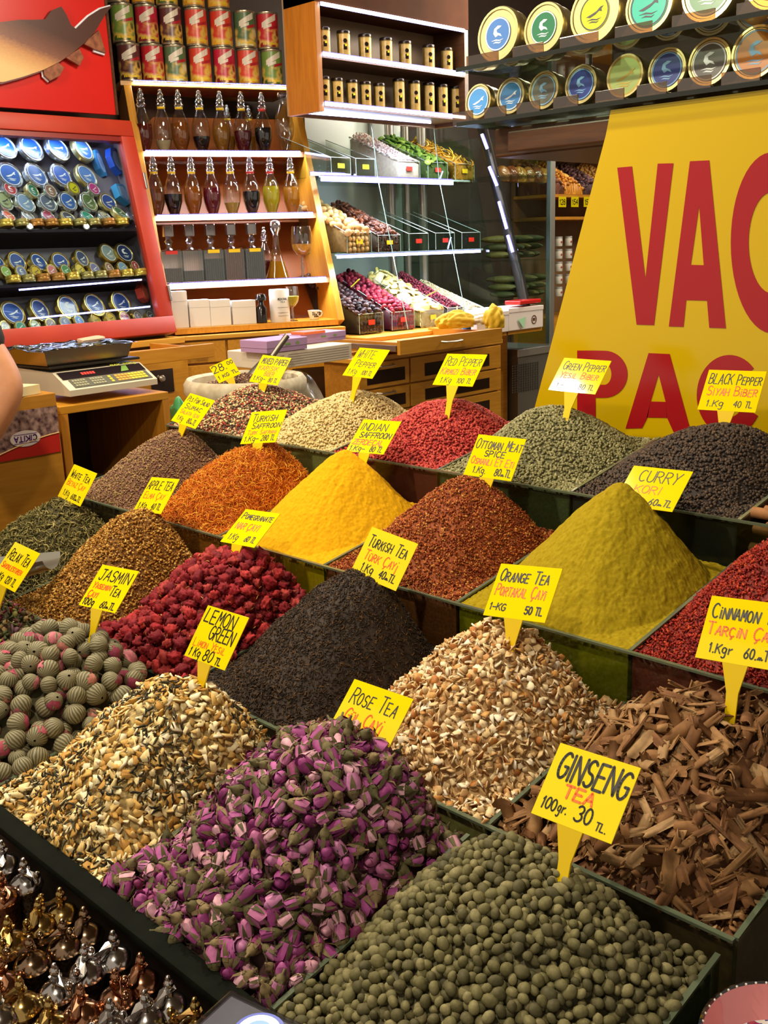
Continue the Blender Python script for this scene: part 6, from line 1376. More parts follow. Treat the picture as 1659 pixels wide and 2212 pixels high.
fruit_bin(936, 0, 62, 'bin of cream banana slices on the counter under the glass shelves', ('flat', noisy('banana_core', '#a89048', '#c4ac64', 60, .7), [PC('banana_slice_flesh', ['#e2cf88', '#ecdca0', '#d6bf6c', '#f0e4b4', '#dcc678'], 90)], [disc(.022, .006, s) for s in range(4)], .027, 'banana_slice', 'round cream dried banana slice in the bin on the counter', 'fruit', True), 'y', .085, .270, .40)
fruit_bin(984, 0, 46, 'bin of small dark red berries on the counter', ('free', noisy('berry_core', '#36101c', '#4c1828', 60, .5), [PC('berry_skin', ['#5c1628', '#701e30', '#481020', '#82283a'], 90, .4)], [blob(.009, .008, .007, 1, .2, s) for s in range(4)], .012, 'cranberries', 'heap of small dark red berries beside the banana slices', 'fruit', False), 'r', .085, .25, .40)
fruit_bin(1028, 0, 50, 'bin of pale seeds on the counter at the right end', ('free', noisy('seed_core', '#a89878', '#c4b494', 80, .8), [PC('pale_seed', ['#d4c4a4', '#c8b48c', '#e0d4b8'], 90)], [blob(.006, .004, .003, 1, .1, s) for s in range(3)], .009, 'pale_seeds', 'heap of pale seeds at the right end of the counter', 'seeds', False), 'r', .070, .20, .40)
q = on_plane(777, 1, np.array([-3.6, 3.4, 1.3]), np.array([1., 0, 0]))
for i, (px, py, a) in enumerate(((768, 612, -.7), (931, 635, -.4))):
    p = at(px, py, x=-3.70); solo(MB(T(*p) @ RZ(.4) @ RY(a)).box(-.03, .03, -.008, .008, 0, .003, bev=.001), 'green_scoop_tab', plain('lime_plastic', '#b8d820', .4), f'lime green plastic strip lying on the {["prunes", "banana slices"][i]}', 'strip')

# ---- drawer cabinet in front of the display
XD = -3.30
yl_ = at(772, 800, x=XD)[1]; yr_ = at(1084, 800, x=XD)[1]; ym_ = at(886, 800, x=XD)[1]; ytop = 1.10
t = cab_ = thing('drawer_cabinet', 'honey coloured wooden drawer cabinet with glass fronted drawers, top drawer pulled out', 'cabinet', (XD - .2, (yl_ + yr_) / 2, FZ))
MB().box(-3.52, XD - .02, yl_, yr_, FZ, ytop).build('carcass', wood('drawer_oak', '#a96c18', '#bd8026', 1, .4), t)
MB().box(-3.56, XD, yl_ - .02, yr_ + .01, ytop, ytop + .022, bev=.003).build('cabinet_top', wood('counter_oak', '#c4882a', '#d69c38', 1, .35), t)
DARKG = plain('dark_window', '#2a1a10', .1, coat=.6); HND = plain('brushed_handle', '#b4aa98', .3, .9)
DW = wood('drawer_front_oak', '#b47818', '#c68c26', 1, .38)
def handle(par, y, z, L=.11, x=XD):
    MB().tube([(x, y - L / 2, z), (x + .022, y - L / 2 + .012, z - .002), (x + .028, y, z - .003), (x + .022, y + L / 2 - .012, z - .002), (x, y + L / 2, z)], .006, 8, flat=.7).build('handle', HND, par, smooth=True)
zr_ = [at(980, 758, x=XD)[2], at(980, 812, x=XD)[2], at(980, 862, x=XD)[2], .62, .45, .27]
for ci_, (ya, yb) in enumerate(((yl_ + .008, ym_ - .006), (ym_ + .006, yr_ - .008))):
    for j in range(len(zr_) - 1):
        z1, z0 = zr_[j] - .004, zr_[j + 1] + .004
        if z0 > z1: continue
        d = MB().box(XD - .018, XD, ya, yb, z0, z1, bev=.002).build('drawer', DW, t)
        fr_ = [(ya + yb) / 2 - (yb - ya) * .36, (ya + yb) / 2 + (yb - ya) * .36] if ci_ == 1 else [ya + .05, yb - .03]
        MB().box(XD - .001, XD + .001, fr_[0], fr_[1], z0 + .018, z1 - .035).build('window', DARKG, d)
        handle(d, (ya + yb) / 2, z1 - .016)
# the open drawer
xo = -3.10
ya = at(864, 752, x=xo)[1]; yb = at(1085, 720, x=xo)[1]; zz1 = at(975, 722, x=xo)[2]; zz0 = at(975, 748, x=xo)[2]
od = MB().box(xo - .018, xo, ya, yb, zz0 - .01, zz1, bev=.002).build('drawer', DW, cab_)
MB().box(xo - .45, xo - .018, ya + .02, ya + .035, zz0, zz1 - .012).build('side', W_x, od); MB().box(xo - .45, xo - .018, yb - .035, yb - .02, zz0, zz1 - .012).build('side', W_x, od)
MB().box(xo - .45, xo - .018, ya + .035, yb - .035, zz0, zz0 + .010).build('bottom', W_x, od)
MB().box(xo - .45, xo - .03, ya + .005, ya + .018, zz0 + .005, zz0 + .030).build('runner', STEEL, od)
handle(od, (ya + yb) / 2 - .02, (zz0 + zz1) / 2, .13, xo)
# yellow cloth on it
def crumple(name, c, size, seed, mat, label, cat, amp=.35):
    V, F = ICO[3]; V2 = V.copy(); r = np.random.default_rng(seed)
    bm = bmesh.new(); bmesh.ops.create_icosphere(bm, subdivisions=5, radius=1.0); V2 = np.array([v.co[:] for v in bm.verts]); F2 = [tuple(v.index for v in f.verts) for f in bm.faces]; bm.free()
    k = r.normal(size=(14, 3)) * 3.2; ph = r.uniform(0, 6, 14)
    d = sum(np.abs(np.sin(V2 @ k[i] + ph[i])) for i in range(14)) / 14 - .6
    V3 = V2 * (1 + amp * 2.2 * d)[:, None]; V3[:, 2] = np.maximum(V3[:, 2], -.55) + .55
    return solo(MB(T(*c)).add(V3 * np.array(size), F2), name, mat, label, cat, smooth=True)
p = at(985, 708, x=-3.30); crumple('cleaning_cloth', (p[0], p[1], zz1 + .004), (.06, .12, .05), 3, plain('cloth_yellow', '#c8a41c', .8), 'crumpled yellow cloth lying at the top of the open drawer', 'cloth')
p = at(1068, 700, x=-3.22); crumple('cloth_end', (p[0], p[1], zz1 - .01), (.05, .05, .07), 5, plain('cloth_yellow', '#c8a41c', .8), 'dull yellow cloth tip hanging at the drawer end', 'cloth')
p = at(1035, 690, x=-3.34); crumple('paper_wrap', (p[0], p[1], zz1 + .004), (.07, .08, .05), 8, plain('white_tissue', '#d8d0c4', .7), 'crumpled white wrapping paper beside the yellow cloth', 'paper')
for i, (px, c1, c2, nm_) in enumerate(((988, '#d8b048', '#e0d8c8', 'amber'), (1008, '#d8d8d4', '#2f6fb8', 'white and blue'))):
    p = at(px, 702, x=-3.40); t = thing('squeeze_bottle', f'{nm_} plastic squeeze bottle standing by the dark red berries', 'bottle', M=T(p[0], p[1], ytop + .024 + .03), group='squeeze bottles')
    MB().lathe([(.018, 0), (.022, .004), (.022, .085), (.012, .105), (.010, .112)], 20).build('body', plain('sq_' + c1[1:], c1, .3), t, smooth=True)
    MB().lathe([(.0225, .022), (.0225, .062)], 20, caps=False).build('label', plain('sql_' + c2[1:], c2, .4), t); MB().lathe([(.012, .112), (.011, .124), (.004, .130), (.003, .150)], 14).build('nozzle', plain('sq_cap', '#e0dcd4', .3), t, smooth=True)
# pastry boxes
PB_ = plain('pastry_box_card', '#dcd0c8', .5)
for i, (pxa, pxb, pyb, pyt) in enumerate(((1030, 1100, 716, 672), (1098, 1174, 706, 660))):
    xx = -3.40; A = at(pxa, pyb, x=xx); B = at(pxb, pyb, x=xx); H_ = at(pxb, pyt, x=xx)[2] - at(pxb, pyb, x=xx)[2]; z0 = 1.105
    t = thing('pastry_box', f'white pastry carton with brown round print, {["left", "right"][i]} of the two beside the glass fridge', 'box', (xx - .1, (A[1] + B[1]) / 2, A[2]), 'white pastry cartons')
    z0 = min(A[2], B[2])
    MB().box(xx - .2, xx, A[1] + .004, B[1] - .004, z0, z0 + H_, bev=.003).build('carton', PB_, t); MB().box(xx - .202, xx + .002, A[1] + .002, B[1] - .002, z0 + H_ * .82, z0 + H_ + .003, bev=.002).build('lid', PB_, t)
    b = MB(frame((0, 1, 0), (0, 0, 1), (1, 0, 0), (xx + .0005, 0, 0))); cy_ = A[1] + (B[1] - A[1]) * .72
    b.lathe([(.024, 0), (.024, .001), (.019, .001), (.019, 0)], 24, 0, T(cy_, z0 + H_ * .40, 0), caps=False); [b.box(cy_ - .012 + .009 * j, cy_ - .006 + .009 * j, z0 + H_ * .40 - .009 + .004 * (j % 2), z0 + H_ * .40 + .009, 0, .001) for j in range(3)]
    b.build('print', plain('print_brown', '#5a3a20', .5), t)
    solo(MB().box(xx - .18, xx - .01, A[1], B[1], z0 - .02, z0 - .001), 'box_stand', DW, f'wooden rail under the {["left", "right"][i]} pastry carton', 'rail')
p = at(1130, 652, x=-3.45); solo(MB(T(p[0], p[1], p[2] - .01) @ RZ(.1)).box(-.05, .05, -.11, .11, 0, .022, bev=.005), 'red_pack', plain('red_foil_pack', '#c0201c', .2, coat=.5), 'flat shiny red pack on top of the white pastry cartons', 'pack')
p = at(1128, 690, x=-3.394); solo(MB(T(*p)).add([(0, -.035, 0), (0, .035, .012), (.004, .01, -.05)], [(0, 1, 2)]).add([(-.003, -.035, 0), (-.003, .035, .012), (.001, .01, -.05)], [(0, 2, 1)]), 'green_leaflet', plain('leaflet_green', '#9cc8a0', .4), 'small pale green paper corner on the right pastry carton', 'paper')

# ---- glass door fridge
xq = -3.50; A = at(1187, 742, x=xq); ytR = A[1]; ytL = 4.62
t = thing('display_fridge', 'tall glass fridge with steel frame standing behind the stall', 'fridge', (-3.8, (ytL + ytR) / 2, FZ))
zb = at(1187, 742, x=xq)[2]; GREYM = plain('fridge_grey', '#6f6a60', .4, .5); ALU = plain('pale_aluminium', '#b8b4ac', .3, .8)
MB().box(-4.5, xq, ytL, ytR + .05, FZ, zb - .01, bev=.004).build('base', GREYM, t)
MB().box(xq, xq + .006, ytL - .01, ytR + .05, zb - .05, zb - .01, bev=.002).build('base_trim', ALU, t)
pg0 = at(1105, 850, x=xq); pg1 = at(1165, 778, x=xq)
b = MB(); n = 12
for i in range(n):
    for j in range(n):
        yy = pg0[1] + (pg1[1] - pg0[1]) * i / n; z_ = pg0[2] + (pg1[2] - pg0[2]) * j / n; b.box(xq + .001, xq + .003, yy, yy + (pg1[1] - pg0[1]) / n * .6, z_, z_ + (pg1[2] - pg0[2]) / n * .6)
b.build('vent_grille', plain('grille_dark', '#3c3832', .5), t)
MB().box(xq - .03, xq, ytR, ytR + .045, zb - .01, 2.25, bev=.003).build('corner_post', ALU, t)
MB().box(xq - .004, xq, ytL, ytR, zb, 2.2).build('front_pane', CG, t)
MB().box(-4.5, xq, ytR, ytR + .004, zb, 2.2).build('side_pane', CG, t)
MB().box(-4.5, -4.47, ytL, ytR, zb, 2.2).build('back', plain('fridge_back', '#3c3a30', .4), t)
for z in (1.27, 1.50, 1.72, 1.95): MB().box(-4.47, xq - .02, ytL, ytR, z, z + .008).build('shelf', CG, t)
A = at(1040, 292, y=4.60); B = at(1106, 545, y=4.60)
b = MB()
for k, (pa_, pb_) in enumerate((((1040, 290), (1052, 322)), ((1056, 360), (1073, 402)), ((1077, 435), (1094, 495)), ((1096, 508), (1107, 545)))):
    a1 = at(*pa_, y=4.60); b1 = at(*pb_, y=4.60)
    led(a1, b1, f'short upright white light strip beside the fruit display, {ORD[k]} from the top', .013, beads=12, out=(.7, -.7, 0))
post = thing('leaning_post', 'dark leaning post with light strips between fruit display and fridge', 'post', (A[0], 4.61, 1.19))
MB().tube([at(1040, 270, y=4.665), at(1122, 600, y=4.665), at(1140, 690, y=4.665)], .035, 10, flat=.5).build('post', plain('post_dark', '#1f1c1c', .3), post, smooth=True)
ROLL = pieces('pastrami_skin', ['#4a4a22', '#5c5428', '#3c3c1c', '#6a5a30'], 60, .6, .35)
for sh, (px, py, nx, nz) in enumerate(((1110, 640, 4, 3), (1100, 565, 4, 3))):
    for i in range(nx):
        for j in range(nz):
            p = at(px - 25 + 22 * i, py, x=-3.85); p[2] = (1.280, 1.510)[sh] + .024 + .044 * j
            solo(MB(T(*p) @ RZ(.2 * ((i + j) % 3 - 1))).add(blob(.11, .035, .022, 2, .15, i + j * 3)[0], [tuple(x) for x in blob(.11, .035, .022, 2, .15, i + j * 3)[1]]), 'cured_sausage', ROLL, f'olive brown cured sausage stacked on the {["lowest", "second"][sh]} fridge shelf', 'sausage', f'cured sausages on the {["lowest", "second"][sh]} fridge shelf', smooth=True)
for k in range(6):
    p = at(1085 + 18 * k, 395, x=-4.0); p[2] = 1.958 + .05; pick_ = ['#8a5a2c', '#6a3a20', '#a8742e'][k % 3]
    crumple('snack_bag', (p[0], p[1], p[2] - .05), (.05, .045, .06), 20 + k, plain('snack_' + pick_[1:], pick_, .3, coat=.4), f'brown snack bag, {ORD[k]} along the upper fridge shelf', 'bag', .15)

# ---- neighbouring shelves seen past the fridge
xn = -4.3; y0n = at(1192, 480, x=xn)[1]; y1n = at(1420, 480, x=xn)[1]
t = thing('far_shelf', 'far shelf unit with dried fruit heaps and jars seen past the fridge', 'shelf', (xn, (y0n + y1n) / 2, FZ))
MB().box(xn - .35, xn - .33, y0n, y1n, FZ, 2.5).build('back_panel', noisy('far_back', '#6a4a30', '#80603e', 3, .6), t)
zS = [at(1240, 682, x=xn)[2], at(1240, 468, x=xn)[2], at(1240, 420, x=xn)[2], at(1240, 312, x=xn)[2]]
for z in zS: MB().box(xn - .33, xn, y0n, y1n, z - .02, z).build('shelf', W_, t)
MB().box(xn - .33, xn, y0n, y1n, FZ, zS[0] - .02).build('base', DW, t); MB().box(xn - .33, xn + .02, y0n, y1n, zS[3], zS[3] + .35).build('fascia', plain('far_fascia', '#5a1c3c', .5), t)
led((xn + .022, y0n + .01, zS[3] - .012), (xn + .022, y1n - .1, zS[3] - .012), 'white light bar on the far shelf past the fridge', .014, dots=False, watts=5., aim=(-.3, 0, -1))
yb0 = [at(px, 400, x=xn)[1] for px in (1192, 1222, 1262, 1310, 1360)]
for k, (cols, lb) in enumerate(((['#6a3a20', '#8a5434', '#522a18'], 'dark dates'), (['#c88420', '#dc9c34', '#b06a14'], 'orange dried apricots'), (['#4a2c24', '#603a2c', '#3a2018'], 'dark raisins'), (['#9a6a2c', '#b4843c'], 'tan nuts'))):
    ya, yb = yb0[k] + .004, yb0[k + 1] - .004
    def fn(xx, yy, ya=ya, yb=yb):
        u = (xx - (xn - .3)) / .29; v = (yy - ya) / (yb - ya); return zS[2] + .03 + .16 * (1 - u) + .05 * np.sin(np.clip(v, 0, 1) * np.pi)
    fn.b = (xn - .30, xn - .01, ya, yb); fn.zf = zS[2] + .12
    va = [blob(.02, .013, .011, 1, .2, s) for s in range(4)]; P, N = sample(fn, .024); Ms = orient(P, N, .4, .8, 1.2, .006, True)
    V, F = heap_grid(fn, 16, drop=.005); F3 = np.concatenate([F[:, :3], F[:, [0, 2, 3]]]); a, f, r, mi = merge(Ms, va)
    link_arrays('dried_fruit', np.concatenate([V, a]), np.concatenate([F3, f + len(V)]), np.concatenate([rng.random(len(V)), r]), [PC('far_' + lb.split()[-1], cols)], None, True, f'heap of {lb} on the far shelf past the fridge', 'fruit')
for k in range(4):
    p = at(1215 + 27 * k, 436, x=xn + .015); t = thing('shelf_price_sign', f'yellow price tag on the far shelf, {ORD[k]} from the left', 'price sign', M=frame((0, 1, 0), (0, 0, 1), (1, 0, 0), p), group='far yellow price tags')
    MB().box(-.045, .045, -.035, .035, -.002, 0).build('plate', YEL, t); b = MB(); lettering(b, ['128', '154', '150', '148'][k], -.034, .034, -.018, .034, .006); b.build('digits', INK, t)
JW = plain('jar_white', '#d8d0c0', .35); JR = plain('jar_red', '#b8382c', .4); JL = plain('jar_lid', '#c8c4bc', .3, .5)
k = 0
for row in range(5):
    for col in range(3):
        p = at(1207 + 21 * col, 640 - 27 * row - col, x=xn - .03); k += 1
        if row > 2 and col > 1: continue
        t = thing('spice_jar', f'small white jar with red mark, column {["one","two","three"][col]}, {ORD[row]} from below, on far shelf', 'jar', M=T(p[0], p[1], p[2]), group='small white jars on the far shelf')
        MB().lathe([(.024, 0), (.026, .003), (.026, .050), (.024, .054)], 16).build('body', JW, t, smooth=True); MB().lathe([(.0265, .054), (.0265, .064), (.024, .066)], 16).build('lid', JL, t, smooth=True)
        MB().lathe([(.008, 0), (.008, .001)], 10, 0, T(.0262, -.004, .028) @ RY(math.pi / 2)).build('red_mark', JR, t)

# ================================================================== behind the left end of the stall
# counters below the cases
t = thing('wall_counter', 'honey coloured wooden counter and cupboards below the red display case', 'counter', (-4.0, 2.0, FZ))
xk = -3.92; z1 = at(250, 742, x=xk)[2]; z2 = at(250, 756, x=xk)[2]
MB().box(-4.6, xk, .8, 2.70, z1 - .028, z1, bev=.003).build('counter_top', wood('counter_oak', '#c4882a', '#d69c38', 1, .35), t)
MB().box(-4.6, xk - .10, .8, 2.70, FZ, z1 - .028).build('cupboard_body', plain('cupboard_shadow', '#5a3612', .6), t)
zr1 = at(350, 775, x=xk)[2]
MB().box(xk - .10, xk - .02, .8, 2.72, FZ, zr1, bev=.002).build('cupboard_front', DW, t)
pa_, pb_ = at(328, 852, x=xk - .02), at(372, 795, x=xk - .02)
MB().box(xk - .021, xk - .016, pa_[1], pb_[1], pa_[2], pb_[2]).build('cupboard_window', DARKG, t)
MB().lathe([(.012, 0), (.016, .012), (.010, .022)], 14, 0, T(xk - .016, at(352, 818, x=xk)[1], at(352, 818, x=xk)[2]) @ RY(math.pi / 2)).build('knob', HND, t, smooth=True)
xo2 = -3.45; A = at(268, 788, x=xo2); B = at(464, 762, x=xo2); zt_ = at(400, 748, x=xo2)[2]; zb_ = at(400, 778, x=xo2)[2]
od = MB().box(xo2 - .02, xo2, A[1], B[1], zb_, zt_, bev=.002).build('drawer', DW, t); MB().box(xo2 - .42, xo2 - .02, A[1] + .02, B[1] - .02, zb_ + .005, zb_ + .015).build('bottom', W_x, od)
for yy in (A[1] + .02, B[1] - .035): MB().box(xo2 - .42, xo2 - .02, yy, yy + .015, zb_ + .01, zt_ - .015).build('side', W_x, od)
# cupboard below the bottle case
t = thing('case_counter', 'honey coloured cupboard with drawers and glass doors under the bottle case', 'cupboard', M=frame(a_, -n0, (0, 0, 1), BC.w(0, yB - .03)))
W2 = xW + .01; h0 = FZ - BC.w(0, yB - .03)[2]
MB().box(-.05, W2, -.03, .45, -.02, .0, bev=.003).build('counter_top', wood('counter_oak_x', '#c4882a', '#d69c38', 0, .35), t)
MB().box(-.05, W2, -.005, .45, h0, -.02).build('carcass', wood('cupboard_oak', '#a06a18', '#b47a24', 0, .4), t)
for i in range(3):
    xa = -.04 + i * W2 / 3; xb = xa + W2 / 3 - .012
    d = MB().box(xa, xb, -.022, -.005, -.125, -.028, bev=.002).build('drawer', DW, t); MB().tube([((xa + xb) / 2 - .05, -.022, -.075), ((xa + xb) / 2 - .04, -.045, -.075), ((xa + xb) / 2 + .04, -.045, -.075), ((xa + xb) / 2 + .05, -.022, -.075)], .006).build('handle', HND, d, smooth=True)
    e_ = MB().box(xa, xb, -.022, -.005, -.60, -.135, bev=.002).build('door', DW, t); MB().box(xa + .035, xb - .035, -.024, -.021, -.55, -.185).build('window', DARKG, e_)
    MB().tube([(xb - .06, -.022, -.150), (xb - .055, -.040, -.150), (xb - .02, -.040, -.150), (xb - .015, -.022, -.150)], .005).build('handle', HND, e_, smooth=True)

# box table with the scale
xt = -2.80; A = at(140, 872, x=xt); B = at(357, 852, x=xt); ztb = (A[2] + B[2]) / 2
t = thing('open_box_table', 'plain wooden open fronted box carrying the shop scale', 'table', (xt - .25, (A[1] + B[1]) / 2, FZ))
ya, yb = A[1] - .02, B[1] + .012
MB().box(xt - .50, xt, ya, yb, ztb - .024, ztb, bev=.002).build('top', DW, t)
MB().box(xt - .50, xt, ya, ya + .026, FZ, ztb - .024).build('left_side', W_v, t); MB().box(xt - .50, xt, yb - .024, yb, FZ, ztb - .024).build('right_side', W_v, t)
MB().box(xt - .50, xt - .488, ya + .026, yb - .024, FZ, ztb - .024).build('back', plain('box_inside_brown', '#4a2c14', .7), t); MB().box(xt - .48, xt - .05, ya + .026, yb - .024, .80, .815).build('inner_shelf', plain('box_inside_brown2', '#6a4a24', .7), t)
solo(MB().box(xt - .40, xt - .14, ya + .05, ya + .24, .816, .90, bev=.003), 'storage_box', plain('grey_card', '#6a6050', .6), 'grey cardboard box inside the open box table', 'box')
# scale
zs_ = ztb + .012; ysc = at(250, 845, x=xt - .02)[1]
MS = T(xt - .02, ysc, zs_) @ RZ(math.pi / 2 + .06)
t = thing('shop_scale', 'beige electronic shop scale with steel pan and yellow keys on the open box', 'scale', M=MS)
SCB = plain('scale_beige', '#c8bca4', .4); prof = [(0, .012), (0, .030), (.085, .078), (.32, .085), (.32, .030), (.30, .012)]
Msc = frame((0, 1, 0), (0, 0, 1), (1, 0, 0))
MB().prism(prof, -.160, .160, 0, Msc).build('housing', SCB, t)
sl = math.atan2(.048, .085); F_ = frame((1, 0, 0), (0, math.cos(sl), math.sin(sl)), (0, -math.sin(sl), math.cos(sl)), (0, 0, .030))
kp = MB(F_).box(-.135, .148, .008, .050, .0005, .0020).build('keypad', plain('keypad_grey', '#4a4a3c', .4), t)
ky, kg = MB(F_), MB(F_)
for r in range(3):
    for c in range(5): kg.box(-.128 + .0095 * c, -.1205 + .0095 * c, .013 + .012 * r, .022 + .012 * r, .002, .0035); kg.box(-.066 + .0095 * c, -.0585 + .0095 * c, .013 + .012 * r, .022 + .012 * r, .002, .0035)
    ky.box(.000, .009, .013 + .012 * r, .022 + .012 * r, .002, .0035)
    for c in range(9): ky.box(.024 + .0125 * c, .034 + .0125 * c, .013 + .012 * r, .022 + .012 * r, .002, .0035, mi=1 if (c < 4) else 0)
kg.build('grey_keys', plain('key_grey', '#8a866a', .4), kp); ky.build('yellow_keys', [plain('key_yellow', '#e0c02c', .4), plain('key_orange', '#dc9a30', .4)], kp)
dp_ = MB(F_).box(-.150, .152, .054, .092, .0005, .0022).build('display_panel', plain('display_dark', '#241c20', .12, coat=.6), t)
b = MB(F_)
for i in range(5): b.box(-.075 + .010 * i, -.068 + .010 * i, .068, .080, .0022, .0027)
b.build('red_digits', emitter('digit_red', '#ff2818', 1.6), dp_)
b = MB(F_); b.add([(.062, .060, .0024), (.080, .088, .0024), (.098, .089, .0024), (.092, .062, .0024)], [(0, 1, 2, 3)]); b.build('green_sticker', plain('sticker_green', '#6c9a24', .4), dp_)
b = MB(F_); lettering(b, 'MAX 30K§', .045, .140, .0935, .007, .0022, z=.003); b.build('yellow_marking', plain('mark_yellow', '#d8e020', .4), t)
MB().box(-.165, .165, .088, .32, .088, .096, bev=.003).build('weighing_plate', plain('scale_plate_dark', '#3c3830', .3, .6), t)
t2 = thing('weighing_pan', 'shallow steel weighing pan lined with plastic on the scale', 'pan', M=MS @ T(-.02, .20, .098))
MB().box(-.145, .145, -.10, .11, 0, .004).add([(-.145, -.10, 0), (.145, -.10, 0), (.145, .11, 0), (-.145, .11, 0), (-.160, -.115, .048), (.160, -.115, .048), (.160, .125, .048), (-.160, .125, .048)], [(0, 1, 5, 4), (1, 2, 6, 5), (2, 3, 7, 6), (3, 0, 4, 7)]).build('tray', plain('pan_steel', '#a89c8c', .22, 1.), t2)
gv, gf = heap_grid.__defaults__ and (None, None) or (None, None)
nx_ = 24; xx, yy = np.meshgrid(np.linspace(-.185, .175, nx_), np.linspace(-.13, .14, nx_), indexing='ij'); zz_ = .049 + .010 * vnoise((xx + .3) * 26, (yy + .3) * 26, 9) + .006 * vnoise((xx + .3) * 60, (yy + .3) * 60, 10)
idx = np.arange(nx_ * nx_).reshape(nx_, nx_); fq = np.stack([idx[:-1, :-1], idx[1:, :-1], idx[1:, 1:], idx[:-1, 1:]], -1).reshape(-1, 4)
solo(MB(MS @ T(-.02, .20, .098)).add(np.stack([xx, yy, zz_], -1).reshape(-1, 3), [tuple(q) for q in fq]), 'plastic_sheet', thin_glass('sheet_plastic', '#d8dce0', 1.4, .08, .22), 'clear crinkled plastic sheet over the weighing pan', 'sheet', smooth=True)
solo(MB(MS @ T(.085, .235, .150) @ RZ(.35) @ RX(.25)).prism([(-.060, -.012), (.045, -.016), (.062, -.008), (.066, .004), (.060, .014), (.045, .018), (-.060, .012)], 0, .008), 'scoop_handle', plain('pale_wood', '#d0a88c', .5), 'pale wooden scoop end sticking out of the weighing pan', 'scoop')
# CIKITA box
xb_ = -2.74; A = at(120, 848, x=xb_); zt2 = A[2]
t = thing('wooden_box', 'plain wooden box with an upside down red coffee poster at the left edge', 'box', (xb_ - .25, A[1] - .4, FZ))
MB().box(xb_ - .42, xb_, A[1] - .80, A[1], FZ, zt2, bev=.003).build('body', wood('box_board', '#a06a1a', '#b27a24', 1, .45), t)
pl0 = at(131, 975, x=xb_); pl1 = at(122, 876, x=xb_); yl3 = A[1] - .225
MPo = frame((0, 1, 0), (0, 0, 1), (1, 0, 0), (xb_ + .001, 0, 0))
po = MB(MPo).prism([(yl3, pl0[2]), (pl0[1], pl0[2]), (pl1[1], pl1[2]), (yl3, pl1[2])], 0, .001).build('poster', noisy('bean_photo', '#3a2028', '#a8887c', 60, .3, detail=2), t)
zm = pl0[2] + (pl1[2] - pl0[2]) * .42
red_ = [(yl3, pl0[2]), (pl0[1], pl0[2])] + [(pl0[1] - (pl0[1] - yl3) * i / 10, zm - .040 * (i / 10) ** 1.5 * 1.2) for i in range(11)]
MB(MPo).prism(red_, .001, .0016).build('red_wave', plain('wave_red', '#b0241c', .35), po)
MB(MPo).tube([(y_, z_, .0018) for y_, z_ in red_[2:]], .0018).build('gold_line', plain('wave_gold', '#d8b074', .35), po)
oc = at(54, 947, x=xb_); ro = np.linalg.norm(at(88, 943, x=xb_) - at(21, 951, x=xb_)) / 2
MO = MPo @ T(oc[1], oc[2], .002) @ RZ(-.02)
el = lambda k: [(ro * k * math.cos(i * math.pi / 16), ro * k * .50 * math.sin(i * math.pi / 16)) for i in range(32)]
MB(MO).prism(el(1), 0, .0006).prism(el(.96), .0006, .0009, 1).build('white_oval', [plain('oval_rim', '#b8a090', .4), plain('oval_white', '#d8ccc8', .4)], po)
b = MB(MO @ T(0, 0, .001) @ RZ(math.pi)); lettering(b, 'ÇIKITA'.replace('Ç', 'C'), -ro * .72, ro * .72, -ro * .16, ro * .32, ro * .07, z=.0004); b.box(-ro * .75, ro * .75, ro * .25, ro * .28, 0, .0004); b.box(-ro * .75, ro * .75, -ro * .28, -ro * .25, 0, .0004)
b.build('purple_lettering', plain('print_purple', '#5a2a7a', .4), po)
p = at(40, 852, x=xb_ - .05); solo(MB(T(p[0], p[1], zt2 + .001) @ RZ(.3)).prism([(-.05, -.06), (.045, -.07), (.045, .04), (-.05, .035)], 0, .026), 'paper_packet', plain('cream_paper', '#dcc894', .6), 'cream folded paper packet on the wooden box', 'packet')
# green carrier bag
p = at(372, 875, x=-2.86); crumple('green_bag', (-2.86, p[1] + .02, FZ), (.075, .06, (p[2] + .03 - FZ) / 1.58), 33, plain('bag_green', '#3f9a5c', .35, coat=.3), 'tall thin green plastic bag standing beside the open box table', 'bag', .16)
# sack of mixed pepper with scoop and price card
xs_ = -3.0; pc = at(531, 836, x=xs_); rs = np.linalg.norm(at(632, 826, x=xs_) - at(430, 840, x=xs_)) / 2 * .96; zs2 = pc[2] + .012
t = thing('spice_sack', 'white woven sack with rolled rim full of mixed pepper behind the stall', 'sack', (xs_, pc[1], FZ))
MB(T(xs_, pc[1], 0)).lathe([(rs * .85, FZ), (rs * 1.02, FZ + .03), (rs * 1.06, .6), (rs * .98, zs2 - .12), (rs * .96, zs2 - .05), (rs * 1.02, zs2 - .045), (rs * 1.08, zs2 - .02), (rs * 1.08, zs2 + .01), (rs * 1.02, zs2 + .028), (rs * .93, zs2 + .02), (rs * .90, zs2 - .01)], 40, caps=False).build('bag', noisy('sack_white', '#b8a888', '#d8ccb0', 30, .7), t, smooth=True)
MB(T(xs_, pc[1], 0)).lathe([(rs * .995, zs2 - .16), (rs * .99, zs2 - .09)], 40, caps=False).build('orange_band', plain('sack_orange', '#c86a2c', .6), t, smooth=True)
def fns(x, y): return zs2 - .012 + .05 * np.clip(1 - np.hypot(x - xs_, y - pc[1]) / rs, 0, 1)
k = rs * .66; fns.b = (xs_ - k, xs_ + k, pc[1] - k, pc[1] + k); fns.zf = zs2 + .08
th_ = np.arange(0, 900) * 2.399; rd_ = np.sqrt(np.arange(900) / 900) * rs * .9; P = np.stack([xs_ + rd_ * np.cos(th_), pc[1] + rd_ * np.sin(th_), np.zeros(900)], -1); P[:, 2] = fns(P[:, 0], P[:, 1])
va = [blob(.0048, .0045, .0042, 1, .12, s) for s in range(4)]; Ms = orient(P, np.tile([0, 0, 1.], (900, 1)), .3, .8, 1.2, 0, True); a, f, r, mi = merge(Ms, va)
